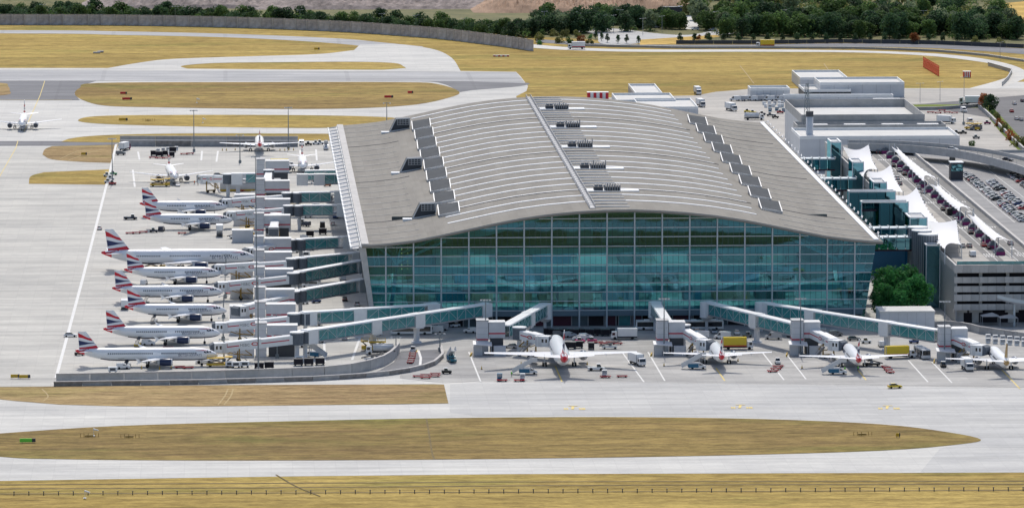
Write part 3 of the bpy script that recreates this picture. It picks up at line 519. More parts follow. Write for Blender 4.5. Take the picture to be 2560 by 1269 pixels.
# ---------------------------------------------------------------- airliners (nose at the origin, pointing to +x)
def ring(x, zc, rw, rh, n=28): return [(x, rw * math.cos(2 * PI * (i + 0.5) / n - PI / 2), zc + rh * math.sin(2 * PI * (i + 0.5) / n - PI / 2)) for i in range(n)]
def airliner(L, Rw, Rh, zc, span, wx, root, kink, tip, sweep, ky, dih, ex, ey, er, el, ez, fin_x, fin_h, fin_r, fin_t, fin_s, st_x, st_span, st_r, st_t, gear_x, gear_y, nose_g, wheel, fences, gold=False, doors=()):
    out = []; n = 28; NL = 3.1 * Rw; TL = 6.6 * Rw
    st = [(0.02, 0.08, -0.25), (0.12, 0.2, -0.23), (0.35, 0.36, -0.2), (0.8, 0.55, -0.15), (1.4, 0.72, -0.1), (2.2, 0.87, -0.04), (3.1, 0.965, -0.01), (4.2, 1.0, 0)]
    rings, xsx = [], []
    for d, f, o in st: x = -d * Rw * 0.95; rings.append(ring(x, zc + o * Rh, Rw * f, Rh * f, n)); xsx.append(x)
    x0 = -4.2 * Rw * 0.95; x1 = -L + TL
    for k in range(1, 7): x = x0 + (x1 - x0) * k / 6; rings.append(ring(x, zc, Rw, Rh, n)); xsx.append(x)
    for t, f, o in ((0.2, 0.96, 0.04), (0.4, 0.86, 0.13), (0.6, 0.69, 0.27), (0.78, 0.48, 0.42), (0.92, 0.28, 0.54), (1.0, 0.12, 0.60)):
        x = x1 - TL * t; rings.append(ring(x, zc + o * Rh, Rw * f, Rh * f, n)); xsx.append(x)
    K = len(rings)
    def fm(k, i):
        a = min(i, n - 1 - i) / n * 2 * PI                        # 0 at the keel
        if k >= K - 3: return 2 if a < 2.1 or k == K - 2 else 0
        return 1 if (a < 0.72 and 2 <= k < K - 5) else 0
    mb = MB(); mb.loft(rings, fmat=fm); red = 'livery_gold' if gold else 'livery_red'
    def surf(x, z, s, e=0.03):                                    # point on the side of the fuselage
        for (xa, ra), (xb, rb) in zip(zip(xsx, rings), zip(xsx[1:], rings[1:])):
            if xb <= x <= xa:
                t = (xa - x) / (xa - xb); ca = sum(p[2] for p in ra) / n; cb = sum(p[2] for p in rb) / n
                ha = max(p[2] for p in ra) - ca; hb = max(p[2] for p in rb) - cb; wa = max(p[1] for p in ra); wb = max(p[1] for p in rb)
                c = ca + (cb - ca) * t; h = ha + (hb - ha) * t; w = wa + (wb - wa) * t; q = max(-0.98, min(0.98, (z - c) / h))
                return (x, s * (w * math.sqrt(1 - q * q) + e), z)
        return (x, s * Rw, z)
    fus = mb.mesh('fuselage', ['aircraft_white', 'navy', red], True); kids = []
    for s in (-1, 1):                                             # livery on the sides: ribbon, lettering, cabin windows, doors
        rb = MB(); a, b = -3.55 * Rw, -1.75 * Rw
        for k in range(8):
            x, xn = a + (b - a) * k / 8, a + (b - a) * (k + 1) / 8; h0 = 0.05 + 0.2 * k / 8 * Rw / 2; h1 = 0.05 + 0.2 * (k + 1) / 8 * Rw / 2; zz = zc + 0.60 * Rh
            rb.sheet([surf(x, zz - h0 * 0.5, s), surf(xn, zz - h1 * 0.5, s), surf(xn, zz + h1 * 0.6, s), surf(x, zz + h0 * 0.6, s)], 0)
        hook = [(b, 0.57, 0.66), (b + 0.14 * Rw, 0.47, 0.61), (b + 0.18 * Rw, 0.34, 0.50), (b + 0.06 * Rw, 0.24, 0.36), (b - 0.12 * Rw, 0.19, 0.26), (b - 0.3 * Rw, 0.19, 0.21)]
        for (xa, l0, h0), (xb, l1, h1) in zip(hook, hook[1:]): rb.sheet([surf(xa, zc + l0 * Rh, s), surf(xb, zc + l1 * Rh, s), surf(xb, zc + h1 * Rh, s), surf(xa, zc + h0 * Rh, s)], 1)
        kids.append(('ribbon_emblem', rb.mesh('ribbon_emblem', ['livery_red', 'livery_blue']), (0, 0, 0), 0))
        wn = MB(); x = -3.4 * Rw
        while x > -L + 0.75 * TL:
            if not any(abs(x - d) < 1.4 for d in doors):
                wn.sheet([surf(x, zc + 0.12 * Rh, s), surf(x - 0.34, zc + 0.12 * Rh, s), surf(x - 0.34, zc + 0.12 * Rh + 0.46, s), surf(x, zc + 0.12 * Rh + 0.46, s)])
            x -= 0.62
        kids.append(('cabin_windows', wn.mesh('cabin_windows', 'dark_glass'), (0, 0, 0), 0))
        cw = MB()
        for xa, xb in ((-1.05, -1.35), (-1.45, -1.8), (-1.9, -2.2)): cw.sheet([surf(xa * Rw, zc + 0.24 * Rh, s, 0.05), surf(xb * Rw, zc + 0.27 * Rh, s, 0.05), surf(xb * Rw, zc + 0.50 * Rh, s, 0.05), surf(xa * Rw, zc + 0.44 * Rh, s, 0.05)])
        kids.append(('cockpit_window', cw.mesh('cockpit_window', 'dark_glass'), (0, 0, 0), 0))
        for d in doors:
            dm = MB(); zz0, zz1 = zc - 0.25 * Rh, zc + 0.55 * Rh
            for xa, xb in ((d - 0.55, d - 0.47), (d + 0.47, d + 0.55)): dm.sheet([surf(xa, zz0, s), surf(xb, zz0, s), surf(xb, zz1, s), surf(xa, zz1, s)])
            kids.append(('door_outline', dm.mesh('door_outline', 'aircraft_grey'), (0, 0, 0), 0))
        hd = MB(); xh = -L * 0.70; hd.sheet([surf(xh, zc - 0.75 * Rh, s), surf(xh + 1.9, zc - 0.75 * Rh, s), surf(xh + 1.9, zc - 0.5 * Rh, s), surf(xh, zc - 0.5 * Rh, s)]); kids.append(('cargo_hatch', hd.mesh('cargo_hatch', 'metal_dark'), (0, 0, 0), 0))
        tm = text_mesh('BRITISH AIRWAYS', 0.6 * Rw, 'livery_blue').copy(); wd = max(v.co.x for v in tm.vertices)
        kx = 3.7 * Rw / wd
        for v in tm.vertices: x = -6.25 * Rw + kx * (v.co.x if s < 0 else wd - v.co.x); v.co = surf(x, zc - 0.24 * Rh + v.co.z, s, 0.04)
        kids.append(('lettering', tm, (0, 0, 0), 0))
    if not gold:
        for s in (-1, 1):
            sp = MB(); xa, xb = fin_x - fin_r * 0.55, -L + 0.06 * TL
            for k in range(6):
                x, xn = xa + (xb - xa) * k / 6, xa + (xb - xa) * (k + 1) / 6; f0, f1 = k / 6, (k + 1) / 6; zt_ = lambda f: zc + (0.98 - 0.42 * f) * Rh; zb_ = lambda f: zc + (0.86 - 0.42 * f) * Rh
                sp.sheet([surf(x, zb_(f0), s, 0.04), surf(xn, zb_(f1), s, 0.04), surf(xn, zt_(f1), s, 0.04), surf(x, zt_(f0), s, 0.04)])
            kids.append(('tail_sweep', sp.mesh('tail_sweep', 'livery_red'), (0, 0, 0), 0))
    if gold:
        sp = MB()
        for s in (-1, 1): sp.sheet([surf(-L + 0.9 * TL, zc, s, 0.05), surf(-L + 0.45 * TL, zc - 0.2, s, 0.05), surf(-L + 0.5 * TL, zc + 0.9, s, 0.05), surf(-L + 0.85 * TL, zc + 1.1, s, 0.05)])
        kids.append(('gold_sweep', sp.mesh('gold_sweep', 'livery_gold'), (0, 0, 0), 0))
    out.append(P('fuselage', fus, kids=kids))
    def foil(le, c, z, th, y): return [(le, y, z), (le - c * 0.12, y, z + th * 0.55), (le - c * 0.4, y, z + th * 0.6), (le - c, y, z + 0.02), (le - c * 0.4, y, z - th * 0.4), (le - c * 0.12, y, z - th * 0.4)]
    zw = zc - 0.62 * Rh; ts = math.tan(math.radians(sweep)); hs = span / 2
    for s in (-1, 1):
        sec = [(0.4 * Rw, root * 1.05, 0), (Rw, root, 0), (ky, kink, 1), (hs, tip, 1)]; rr = []
        for y, c, _ in sec:
            le = wx - (y - Rw) * ts; rr.append(foil(le, c, zw + max(0, y - Rw) * dih, c * 0.12, s * y))
        wm = MB(); wm.loft(rr if s > 0 else [r[::-1] for r in rr]); kw = []
        if fences: fb = MB(); yt = s * hs; lx = wx - (hs - Rw) * ts; zt = zw + (hs - Rw) * dih; fb.add([(lx - 0.1, yt, zt), (lx - tip - 0.5, yt, zt + 1.0), (lx - tip - 0.8, yt, zt + 1.0), (lx - tip, yt, zt - 0.1), (lx - tip - 0.5, yt, zt - 0.9), (lx - tip - 0.2, yt, zt - 0.9)], [(0, 1, 2, 3, 4, 5)]); kw.append(('wingtip_fence', fb.mesh('wingtip_fence', 'aircraft_white'), (0, 0, 0), 0))
        ff = MB()
        for y in (ky * 0.75, ky * 1.25, ky * 1.75):
            le = wx - (y - Rw) * ts; c = kink + (tip - kink) * max(0, (y - ky) / (hs - ky)); zz = zw + (y - Rw) * dih - 0.25; ff.tube((le - c * 0.55, s * y, zz), (le - c * 1.15, s * y, zz - 0.05), 0.22, 0.08, 6)
        kw.append(('flap_fairing', ff.mesh('flap_fairing', 'aircraft_grey'), (0, 0, 0), 0)); out.append(P('wing', wm.mesh('wing', 'aircraft_white', False), kids=kw))
        nm = MB(); prof = [(0, 0.86), (-0.08, 0.96), (-0.25, 1.0), (-0.6, 0.97), (-0.85, 0.78), (-1.0, 0.62)]
        nm.loft([[(ex + d * el, s * ey + er * f * math.cos(2 * PI * i / 16) * s, ez + er * f * math.sin(2 * PI * i / 16)) for i in range(16)] for d, f in prof], fmat=lambda k, i: 1 if k == 0 else (2 if k == 4 else 0))
        fn = MB(); fn.tube((ex + 0.01, s * ey, ez), (ex + 0.03, s * ey, ez), er * 0.8, n=16); pl = MB(); pl.bar((ex - 0.45 * el, s * ey, ez + er * 0.8), (ex - 1.1 * el, s * ey, zw + (ey - Rw) * dih), 0.4, 0.9); cn = MB(); cn.tube((ex - 0.95 * el, s * ey, ez), (ex - 1.35 * el, s * ey, ez), er * 0.45, 0.05, 10)
        out.append(P('engine', nm.mesh('engine', ['navy', 'aircraft_grey', 'aircraft_grey'], True), kids=[('fan', fn.mesh('fan', 'metal_dark'), (0, 0, 0), 0), ('pylon', pl.mesh('pylon', 'aircraft_grey'), (0, 0, 0), 0), ('exhaust_cone', cn.mesh('exhaust_cone', 'metal_grey'), (0, 0, 0), 0)]))
        rr = [foil(st_x - max(0, y - 0.3 * Rw) * math.tan(math.radians(30)), c, zc + 0.48 * Rh + y * 0.09, c * 0.1, s * y) for y, c in ((0.2 * Rw, st_r), (st_span / 2, st_t))]
        sm = MB(); sm.loft(rr if s > 0 else [r[::-1] for r in rr]); out.append(P('tailplane', sm.mesh('tailplane', 'aircraft_white')))
        gm = MB(); gm.tube((gear_x, s * gear_y, wheel), (gear_x, s * gear_y, zw + 0.6), 0.18, n=6); wk = []
        wl = MB(); wl.tube((0, -0.2, 0), (0, 0.2, 0), wheel, n=12); wl = wl.mesh('wheel', 'rubber')
        for dx in ((0,) if L < 50 else (-0.75, 0.75)):
            for dy in (-0.45, 0.45): wk.append(('wheel', wl, (gear_x + dx, s * gear_y + dy, wheel), 0))
        out.append(P('main_gear', gm.mesh('main_gear', 'metal_light'), kids=wk))
    gm = MB(); gm.tube((nose_g, 0, 0.4), (nose_g, 0, zc - 0.7 * Rh), 0.14, n=6); wl = MB(); wl.tube((0, -0.14, 0), (0, 0.14, 0), 0.42, n=10); wl = wl.mesh('wheel', 'rubber')
    out.append(P('nose_gear', gm.mesh('nose_gear', 'metal_light'), kids=[('wheel', wl, (nose_g, d, 0.42), 0) for d in (-0.28, 0.28)]))
    # fin: flat-sided taper, flag pattern laid on both faces
    zb = zc + 0.62 * Rh; zt = zb + fin_h; lt = fin_x - fin_s; th0, th1 = 0.42, 0.14
    fv = [(fin_x, 0, zb), (fin_x - fin_r * 0.35, -th0, zb), (fin_x - fin_r, 0, zb), (fin_x - fin_r * 0.35, th0, zb), (lt, 0, zt), (lt - fin_t * 0.35, -th1, zt), (lt - fin_t, 0, zt), (lt - fin_t * 0.35, th1, zt)]
    fm2 = MB(); fm2.add(fv, [(0, 1, 5, 4), (1, 2, 6, 5), (2, 3, 7, 6), (3, 0, 4, 7), (4, 5, 6, 7)]); kk = []
    def fp(c, h, s, e=0.03):
        le = fin_x + (lt - fin_x) * h; ch = fin_r + (fin_t - fin_r) * h; th = th0 + (th1 - th0) * h; y = th * (c / 0.35 if c < 0.35 else (1 - c) / 0.65); return (le - c * ch, s * (y + e), zb + fin_h * h)
    def band(top, bot, m, nm):
        b = MB(); cs = [0.02, 0.12, 0.23, 0.35, 0.5, 0.65, 0.8, 0.9, 0.985]
        def at(tab, c):
            for (a, ha), (d, hd) in zip(tab, tab[1:]):
                if c <= d: return ha + (hd - ha) * (c - a) / (d - a)
            return tab[-1][1]
        for s in (-1, 1):
            for c, d in zip(cs, cs[1:]):
                e_ = lambda h: 0.10 + 0.88 * h; q = [fp(c, e_(at(bot, c)), s), fp(d, e_(at(bot, d)), s), fp(d, e_(at(top, d)), s), fp(c, e_(at(top, c)), s)]; b.sheet(q)
        kk.append((nm, b.mesh(nm, m), (0, 0, 0), 0))
    if gold:
        band([(0, 0.9), (1, 0.95)], [(0, 0.05), (1, 0.1)], 'livery_gold', 'fin_artwork')
    else:
        band([(0, 0.60), (0.25, 0.66), (0.6, 0.83), (1, 0.94)], [(0, 0.46), (0.25, 0.50), (0.6, 0.62), (1, 0.68)], 'livery_red', 'fin_artwork')
        band([(0, 0.34), (0.4, 0.37), (1, 0.50)], [(0, 0.325), (0.4, 0.29), (0.75, 0.22), (1, 0.18)], 'livery_blue', 'fin_artwork')
        band([(0, 0.19), (0.4, 0.14), (0.8, 0.08), (1, 0.06)], [(0, 0.02), (0.5, -0.02), (1, -0.05)], 'livery_red', 'fin_artwork')
    out.append(P('fin', fm2.mesh('fin', 'aircraft_white'), kids=kk)); return out
def a320(df, da, gold=False):
    L = 37.57 + df + da; w = -11.6 - df
    return airliner(L, 1.98, 2.07, 3.75, 34.1, w, 6.6, 3.9, 1.55, 26, 6.2, 0.09, w + 1.7, 5.75, 1.2, 4.7, 1.95, -L + 7.9, 6.0, 6.7, 2.5, 4.6, -L + 5.9, 12.45, 4.0, 1.4, w - 6.1, 3.8, -5.07, 0.6, True, gold, (-4.9, -L + 9.0, -L * 0.42))
AC = {'A319': a320(-1.6, -2.13), 'A320': a320(0, 0), 'A321': a320(4.27, 2.67), 'A320g': a320(0, 0, True),
      'B767': airliner(54.9, 2.52, 2.7, 4.75, 47.6, -19.0, 10.2, 6.0, 2.3, 31.5, 8.2, 0.10, -17.0, 7.9, 1.5, 5.6, 2.35, -54.9 + 11.0, 8.3, 8.6, 2.9, 6.8, -54.9 + 8.6, 18.6, 6.0, 2.1, -26.8, 4.65, -6.6, 0.6, False, False, (-6.5, -18, -32, -45))}
def plane(kind, label, noseu, gv, rz=0.0, dx=0.0):
    p = G(noseu, gv); r = thing('airliner', label, 'airplane', (p.x + dx, p.y, 0.13), rz, 'airliners parked around the terminal'); return build(AC[kind], r)
plane('A321', 'longest narrow-body airliner with flag tail, nearest the concrete wall', 545, 914)
plane('A320', 'white airliner with flag tail, second up from the concrete wall', 551, 859)
plane('A319', 'short white flag-tailed airliner third up from the concrete wall, its jet bridge swung away', 567, 802)
plane('A320', 'white flag-tailed airliner fourth up from the concrete wall', 557, 755)
plane('A319', 'short white flag-tailed airliner just below the big wide-body', 553, 708)
plane('B767', 'big white wide-body airliner with flag tail in the middle of the left row', 640, 674)
plane('A319', 'white flag-tailed airliner just above the big wide-body', 581, 573)
plane('A319', 'farthest side-on flag-tailed airliner of the left row', 569, 540)
HP = PI / 2
plane('B767', 'wide-body airliner seen from behind, leftmost on the front apron', 1386, 886, HP)
plane('A320', 'small airliner seen from behind, second from the left on the front apron', 1780, 890, HP)
plane('A320', 'airliner seen from behind with steps and belt loader at its tail', 2116, 897, HP)
plane('A320g', 'gold-tailed airliner seen from behind at the right edge', 2478, 904, HP)
plane('A320', 'white airliner taxiing towards the viewer at the far left', 55, 331, -HP)
plane('A320', 'white airliner seen from behind, parked before the far apron wall', 648, 368, HP)
plane('A320', 'white airliner facing the viewer beside the yellow loader', 437, 465, -HP + 0.08)
plane('A319', 'white airliner mostly hidden behind the far jet bridge, nose to the viewer', 758, 438, -HP)
# ---------------------------------------------------------------- passenger bridges
mat('hexagon_red', (0.55, 0.02, 0.03), 0.5); mat('letter_grey', (0.16, 0.17, 0.18), 0.6)
def local(p, q):
    d = Vector((q.x - p.x, q.y - p.y, 0)); return d.length, math.atan2(d.y, d.x)
def link(label, a, b, za, zb, pylons=(), caps=(), w=3.0, h=3.3):
    """glazed fixed walkway from a to b (xy), floors za, zb"""
    ln, rz = local(a, b); r = thing('glazed_walkway', label, 'walkway', (a.x, a.y, 0), rz, 'glazed walkways to the aircraft stands'); sl = (zb - za) / ln
    def Z(x): return za + sl * x
    mb = MB(); mb.loft([[(x, -w / 2 - 0.25, Z(x) + h), (x, w / 2 + 0.25, Z(x) + h), (x, w / 2 + 0.1, Z(x) + h + 0.42), (x, -w / 2 - 0.1, Z(x) + h + 0.42)] for x in (0, ln)]); ob('roof', mb.mesh('roof', 'white_metal'), r)
    mb = MB(); mb.loft([[(x, -w / 2 - 0.12, Z(x) - 0.45), (x, w / 2 + 0.12, Z(x) - 0.45), (x, w / 2 + 0.12, Z(x)), (x, -w / 2 - 0.12, Z(x))] for x in (0, ln)]); ob('floor', mb.mesh('floor', 'metal_grey'), r)
    n = max(2, int(ln / 4.0)); st = ln / n
    for s in (-1, 1):
        pm = MB(); y = s * w / 2; pm.add([(0.08, y, 0.02), (st - 0.08, y, 0.02 + sl * st), (st - 0.08, y, h + sl * st), (0.08, y, h)], [(0, 1, 2, 3)]); pm = pm.mesh('pane', 'link_glass')
        for i in range(n):
            if not any(abs((i + 0.5) * st - c * ln) < 2.2 for c in caps): ob('pane', pm, r, (i * st, 0, Z(i * st)))
    fr = MB()
    for s in (-1, 1):
        for i in range(n + 1):
            x = i * st; fr.bar((x, s * w / 2, Z(x)), (x, s * w / 2, Z(x) + h), 0.16)
            if i < n: fr.bar((x, s * w / 2, Z(x) + (0.1 if i % 2 else h)), (x + st, s * w / 2, Z(x + st) + (h if i % 2 else 0.1)), 0.12)
    ob('frame', fr.mesh('frame', 'frame_steel'), r)
    for c in caps:
        x = c * ln; mb = MB(); mb.box(x - 2.2, x + 2.2, -w / 2 - 0.35, w / 2 + 0.35, Z(x) - 0.7, Z(x) + h + 0.5); ob('cladding_box', mb.mesh('cladding_box', 'white_metal'), r)
    for c in pylons:
        x = c * ln; mb = MB(); mb.box(x - 0.8, x + 0.8, -0.6, 0.6, 0.1, Z(x) - 0.45); mb.box(x - 1.6, x + 1.6, -1.8, 1.8, Z(x) - 1.1, Z(x) - 0.45); mb.tube((x, 0, 0.09), (x, 0, 0.6), 1.8, 1.5, 12); ob('pylon', mb.mesh('pylon', 'cladding'), r)
    return r
hx = MB()
for k in range(6):
    a, b = 2 * PI * k / 6, 2 * PI * (k + 1) / 6; hx.sheet([(1.25 * math.cos(a), 0, 0.62 * math.sin(a)), (1.25 * math.cos(b), 0, 0.62 * math.sin(b)), (0.8 * math.cos(b), 0, 0.36 * math.sin(b)), (0.8 * math.cos(a), 0, 0.36 * math.sin(a))])
hx = hx.mesh('hexagon_emblem', 'hexagon_red')
def tunnel(label, a, b, za, zb, end=0.0, side=-1):
    """telescopic bridge: rotunda at a, cab at b"""
    ln, rz = local(a, b); r = thing('jet_bridge', label, 'jet bridge', (a.x, a.y, 0), rz, 'telescopic jet bridges'); sl = (zb - za) / ln
    def Z(x): return za + sl * x
    for x0, x1, w, h in ((1.5, ln * 0.5, 1.45, 2.85), (ln * 0.46, ln - 2.2, 1.6, 3.1)):
        mb = MB(); mb.loft([[(x, -w, Z(x)), (x, w, Z(x)), (x, w, Z(x) + h - 0.2), (x, w - 0.3, Z(x) + h), (x, -w + 0.3, Z(x) + h), (x, -w, Z(x) + h - 0.2)] for x in (x0, x1)]); tn = ob('tunnel', mb.mesh('tunnel', 'white_metal'), r)
        for s in (-1, 1):
            sb = MB(); f0, f1 = (0.1, 0.95) if x0 < 3 else (0.62, 0.98); xa, xb = x0 + (x1 - x0) * f0, x0 + (x1 - x0) * f1; y = s * (w + 0.02); c = 0.52
            sb.sheet([(xa, y, Z(xa) + h * c - 0.17), (xb, y, Z(xb) + h * c - 0.17), (xb, y, Z(xb) + h * c + 0.17), (xa, y, Z(xa) + h * c + 0.17)])
            if x0 > 3: sb.sheet([(xb - 0.35, y, Z(xb) + h * c), (xb, y, Z(xb) + h * c), (xb, y, Z(xb) + h * 0.85), (xb - 0.35, y, Z(xb) + h * 0.85)])
            ob('stripe', sb.mesh('stripe', 'red_stripe'), tn)
            if x0 > 3:
                flip = (s > 0) == (math.cos(rz) > 0)
                me = text_mesh('HSBC', 1.25, 'letter_grey'); xm = x0 + (x1 - x0) * 0.43
                o = ob('lettering', me, tn, (xm + (1.9 if s > 0 else -1.9), s * (w + 0.03), Z(xm) + h * c - 0.45), PI if s > 0 else 0)
                xm = x0 + (x1 - x0) * 0.18; ob('hexagon_emblem', hx, tn, (xm, s * (w + 0.03), Z(xm) + h * c))
    mb = MB(); mb.tube((0, 0, za - 0.4), (0, 0, za + 3.3), 2.1, n=16); rt = ob('rotunda', mb.mesh('rotunda', 'bellows'), r)
    mb = MB(); mb.tube((0, 0, za + 3.3), (0, 0, za + 3.65), 2.3, n=16); ob('cap', mb.mesh('cap', 'white_metal'), rt); mb = MB(); mb.tube((0, 0, 0.1), (0, 0, za - 0.4), 0.75, n=10); ob('pedestal', mb.mesh('pedestal', 'cladding'), rt)
    cg = ob('cab', None, r, (ln, 0, Z(ln)), end); mb = MB(); mb.box(-2.4, 1.4, -1.8, 1.8, -0.2, 3.1); ob('cab_shell', mb.mesh('cab_shell', 'white_metal'), cg); mb = MB(); mb.tube((-1.6, 0, -0.25), (-1.6, 0, 3.0), 1.95, n=14); ob('curtain', mb.mesh('curtain', 'metal_light'), cg)
    mb = MB(); mb.xprism([(1.4, -0.1), (2.4, 0.1), (2.6, 2.6), (1.4, 3.15)], -1.7, 1.7); ob('bellows', mb.mesh('bellows', 'bellows'), cg); mb = MB(); mb.box(-0.9, -0.3, -1.86, 1.86, 1.2, 2.3); mb.box(0.3, 0.9, -1.86, 1.86, 1.2, 2.3); ob('window', mb.mesh('window', 'dark_glass'), cg)
    x = ln - 6.5; mb = MB(); mb.bar((x, -1.9, 0.9), (x, -1.9, Z(x) + 0.6), 0.35); mb.bar((x, 1.9, 0.9), (x, 1.9, Z(x) + 0.6), 0.35); mb.bar((x, -2.1, 1.1), (x, 2.1, 1.1), 0.5); mb.bar((x - 2.2, -1.2, Z(x) - 0.2), (x - 4.5, -1.2, Z(x) - 1.9), 0.3); mb.bar((x - 4.5, -1.2, Z(x) - 1.9), (x + 1, -1.2, Z(x) - 1.4), 0.3); mb.bar((x + 1, -1.2, Z(x) - 1.4), (x + 4, -1.2, Z(x) - 0.4), 0.25)
    sp = ob('drive_column', mb.mesh('drive_column', 'ochre_metal'), r); wl = MB(); wl.tube((0, -0.3, 0), (0, 0.3, 0), 0.62, n=12); wl = wl.mesh('wheel', 'rubber')
    for s in (-1, 1): ob('wheel', wl, sp, (x, s * 1.4, 0.75))
    st = MB(); st.bar((x + 2, side * 2.6, Z(x) - 0.2), (x - 3, side * 2.6, 0.3), 0.9, 0.25); st.bar((x + 2, side * 3.0, Z(x) + 0.9), (x - 3, side * 3.0, 1.3), 0.1); ob('service_stairs', st.mesh('service_stairs', 'metal_grey'), r)
    return r
def tower(label, x, y, w, d, h, low=(), stripe=True):
    """clad stair tower: tall shaft with a lower annexe, red stripe"""
    r = thing('stair_tower', label, 'tower', (x, y, 0.1), 0, 'stair towers of the jet bridges'); mb = MB(); mb.box(-w / 2, w / 2, -d / 2, d / 2, 0, h); sh = ob('shaft', mb.mesh('shaft', 'cladding'), r)
    mb = MB(); mb.box(-w / 2 - 0.2, w / 2 + 0.2, -d / 2 - 0.2, d / 2 + 0.2, h, h + 0.25); ob('coping', mb.mesh('coping', 'metal_grey'), sh)
    if stripe: mb = MB(); z = h * 0.42; mb.box(-w / 2 - 0.03, w / 2 + 0.03, -d / 2 - 0.03, d / 2 + 0.03, z, z + 0.45); ob('stripe', mb.mesh('stripe', 'red_stripe'), sh)
    mb = MB()
    for k in range(1, 5): mb.box(-w / 2 - 0.015, w / 2 + 0.015, -d / 2 - 0.015, d / 2 + 0.015, h * k / 5 - 0.04, h * k / 5 + 0.04)
    ob('panel_joint', mb.mesh('panel_joint', 'metal_grey'), sh)
    for x0, x1, z0, z1, m, nm in low: mb = MB(); mb.box(x0, x1, -d / 2 + 0.4, d / 2 + 0.5, z0, z1); o = ob(nm, mb.mesh(nm, m), r); mb = MB(); mb.box(x0 - 0.1, x1 + 0.1, -d / 2 + 0.3, d / 2 + 0.6, z1, z1 + 0.2); ob('coping', mb.mesh('coping', 'metal_light'), o)
    if low:
        x0, x1 = low[0][0], low[0][1]; z = low[0][2] + 0.42 * (low[0][3] - low[0][2]) if stripe else None
        if stripe: mb = MB(); mb.box(x0, x1 + 0.03, -d / 2 + 0.37, -d / 2 + 0.42, z - 0.9, z - 0.45); ob('stripe', mb.mesh('stripe', 'red_stripe'), r)
    return r
def hp(u, v, z): return G(u, v, z)
ROWS = [  # link right end (u,v of roof), link left end / rotunda, cab; words
    ((1218, 757), (742, 829), (545, 856), 'nearest the concrete wall', (0.40, 0.64), (0.02, 0.40, 0.64, 0.985)),
    ((1086, 758), (735, 782), (549, 805), 'second up from the concrete wall', (0.60,), (0.02, 0.60, 0.985)),
    ((903, 697), (733, 727), (600, 764), 'swung away from the third airliner, cab facing the viewer', (), (0.03,)),
    ((901, 650), (733, 681), (554, 704), 'fourth up from the concrete wall', (), (0.03,)),
    ((892, 630), (730, 645), (549, 660), 'serving the short airliner below the wide-body', (), (0.03,)),
    ((873, 590), (725, 598), (626, 625), 'behind the big wide-body airliner', (), (0.03,)),
    ((860, 511), (722, 513), (577, 528), 'serving the airliner above the wide-body', (), (0.03,)),
    ((853, 478), (718, 481), (565, 497), 'serving the farthest side-on airliner', (), (0.03,))]
for k, (ra, rb, cb, w, py, cp) in enumerate(ROWS):
    zt = 9.6; a = hp(ra[0], ra[1], zt); b = hp(rb[0], rb[1], zt - 0.4); c = hp(cb[0], cb[1], 6.4)
    if a.y > Y0 + 1 and a.x > xl(6): a.x = xl(6) + 0.2
    d = (b - a); e = a + d * (1 - 4.5 / d.length)
    link('teal glazed walkway ' + w.replace('cab facing the viewer', 'leading to its jet bridge'), e, a, 5.7, 5.9, [1 - q for q in py], [1 - q for q in cp][::-1])
    tunnel('white jet bridge ' + w, b, c, 5.6, 3.3 if k != 5 else 4.2, 0.0)
    rot2 = thing('rotunda_drum', 'grey drum of the jet bridge ' + w, 'drum', (e.x - 0.5, e.y, 0), 0, 'grey drums between walkway and jet bridge'); mb = MB(); mb.tube((0, 0, 5.2), (0, 0, 8.9), 2.2, n=16); ob('drum', mb.mesh('drum', 'bellows'), rot2); mb = MB(); mb.tube((0, 0, 0.1), (0, 0, 5.2), 0.7, n=10); ob('pedestal', mb.mesh('pedestal', 'cladding'), rot2); mb = MB(); mb.tube((0, 0, 8.9), (0, 0, 9.25), 2.4, n=16); ob('cap', mb.mesh('cap', 'white_metal'), rot2)
TW = [(653, 893, 'beside the rotunda nearest the concrete wall'), (651, 838, 'second up from the concrete wall'), (650, 800, 'third up from the concrete wall'), (649, 747, 'fourth up from the concrete wall'), (648, 703, 'fifth up from the concrete wall'), (648, 667, 'just right of the wide-body airliner nose'), (648, 607, 'above the wide-body airliner'), (650, 565, 'next to the white bridge end that faces the viewer'), (651, 517, 'at the farthest side-on airliner'), (652, 465, 'in the far double jet bridge node')]
for u, v, w in TW:
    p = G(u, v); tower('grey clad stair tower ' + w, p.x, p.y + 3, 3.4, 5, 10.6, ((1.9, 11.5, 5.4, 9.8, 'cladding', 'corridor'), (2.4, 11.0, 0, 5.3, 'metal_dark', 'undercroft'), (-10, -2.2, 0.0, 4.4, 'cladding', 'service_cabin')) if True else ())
# far node on the left apron
a, b = hp(850, 424, 9.6), hp(762, 424, 9.6); a.x = xl(6) + 0.2; link('upper of the two glazed walkways at the far node', b, a, 5.7, 5.9); a2, b2 = hp(851, 434, 9.6), hp(750, 434, 9.6); a2.x = xl(6) + 0.2; link('lower of the two glazed walkways at the far node', b2, a2, 5.7, 5.9, (), (0.05, 0.42))
a, b = hp(640, 432, 9.6), hp(590, 432, 9.6); link('short glazed walkway left of the far node tower', b, a, 5.7, 5.9, (0.1,), (0.05,))
b = hp(570, 434, 9.2); tunnel('far white jet bridge reaching the airliner that faces the viewer', b, hp(508, 438, 6.6), 5.6, 3.6)
for u, v, u2, v2, w in ((672, 424, 668, 446, 'stub jet bridge hanging from the far node, end towards the viewer'), (690, 533, 684, 565, 'stub jet bridge beside the grey towers, its end facing the viewer')):
    tunnel('white ' + w, hp(u, v, 9), hp(u2, v2, 8), 5.4, 4.6)
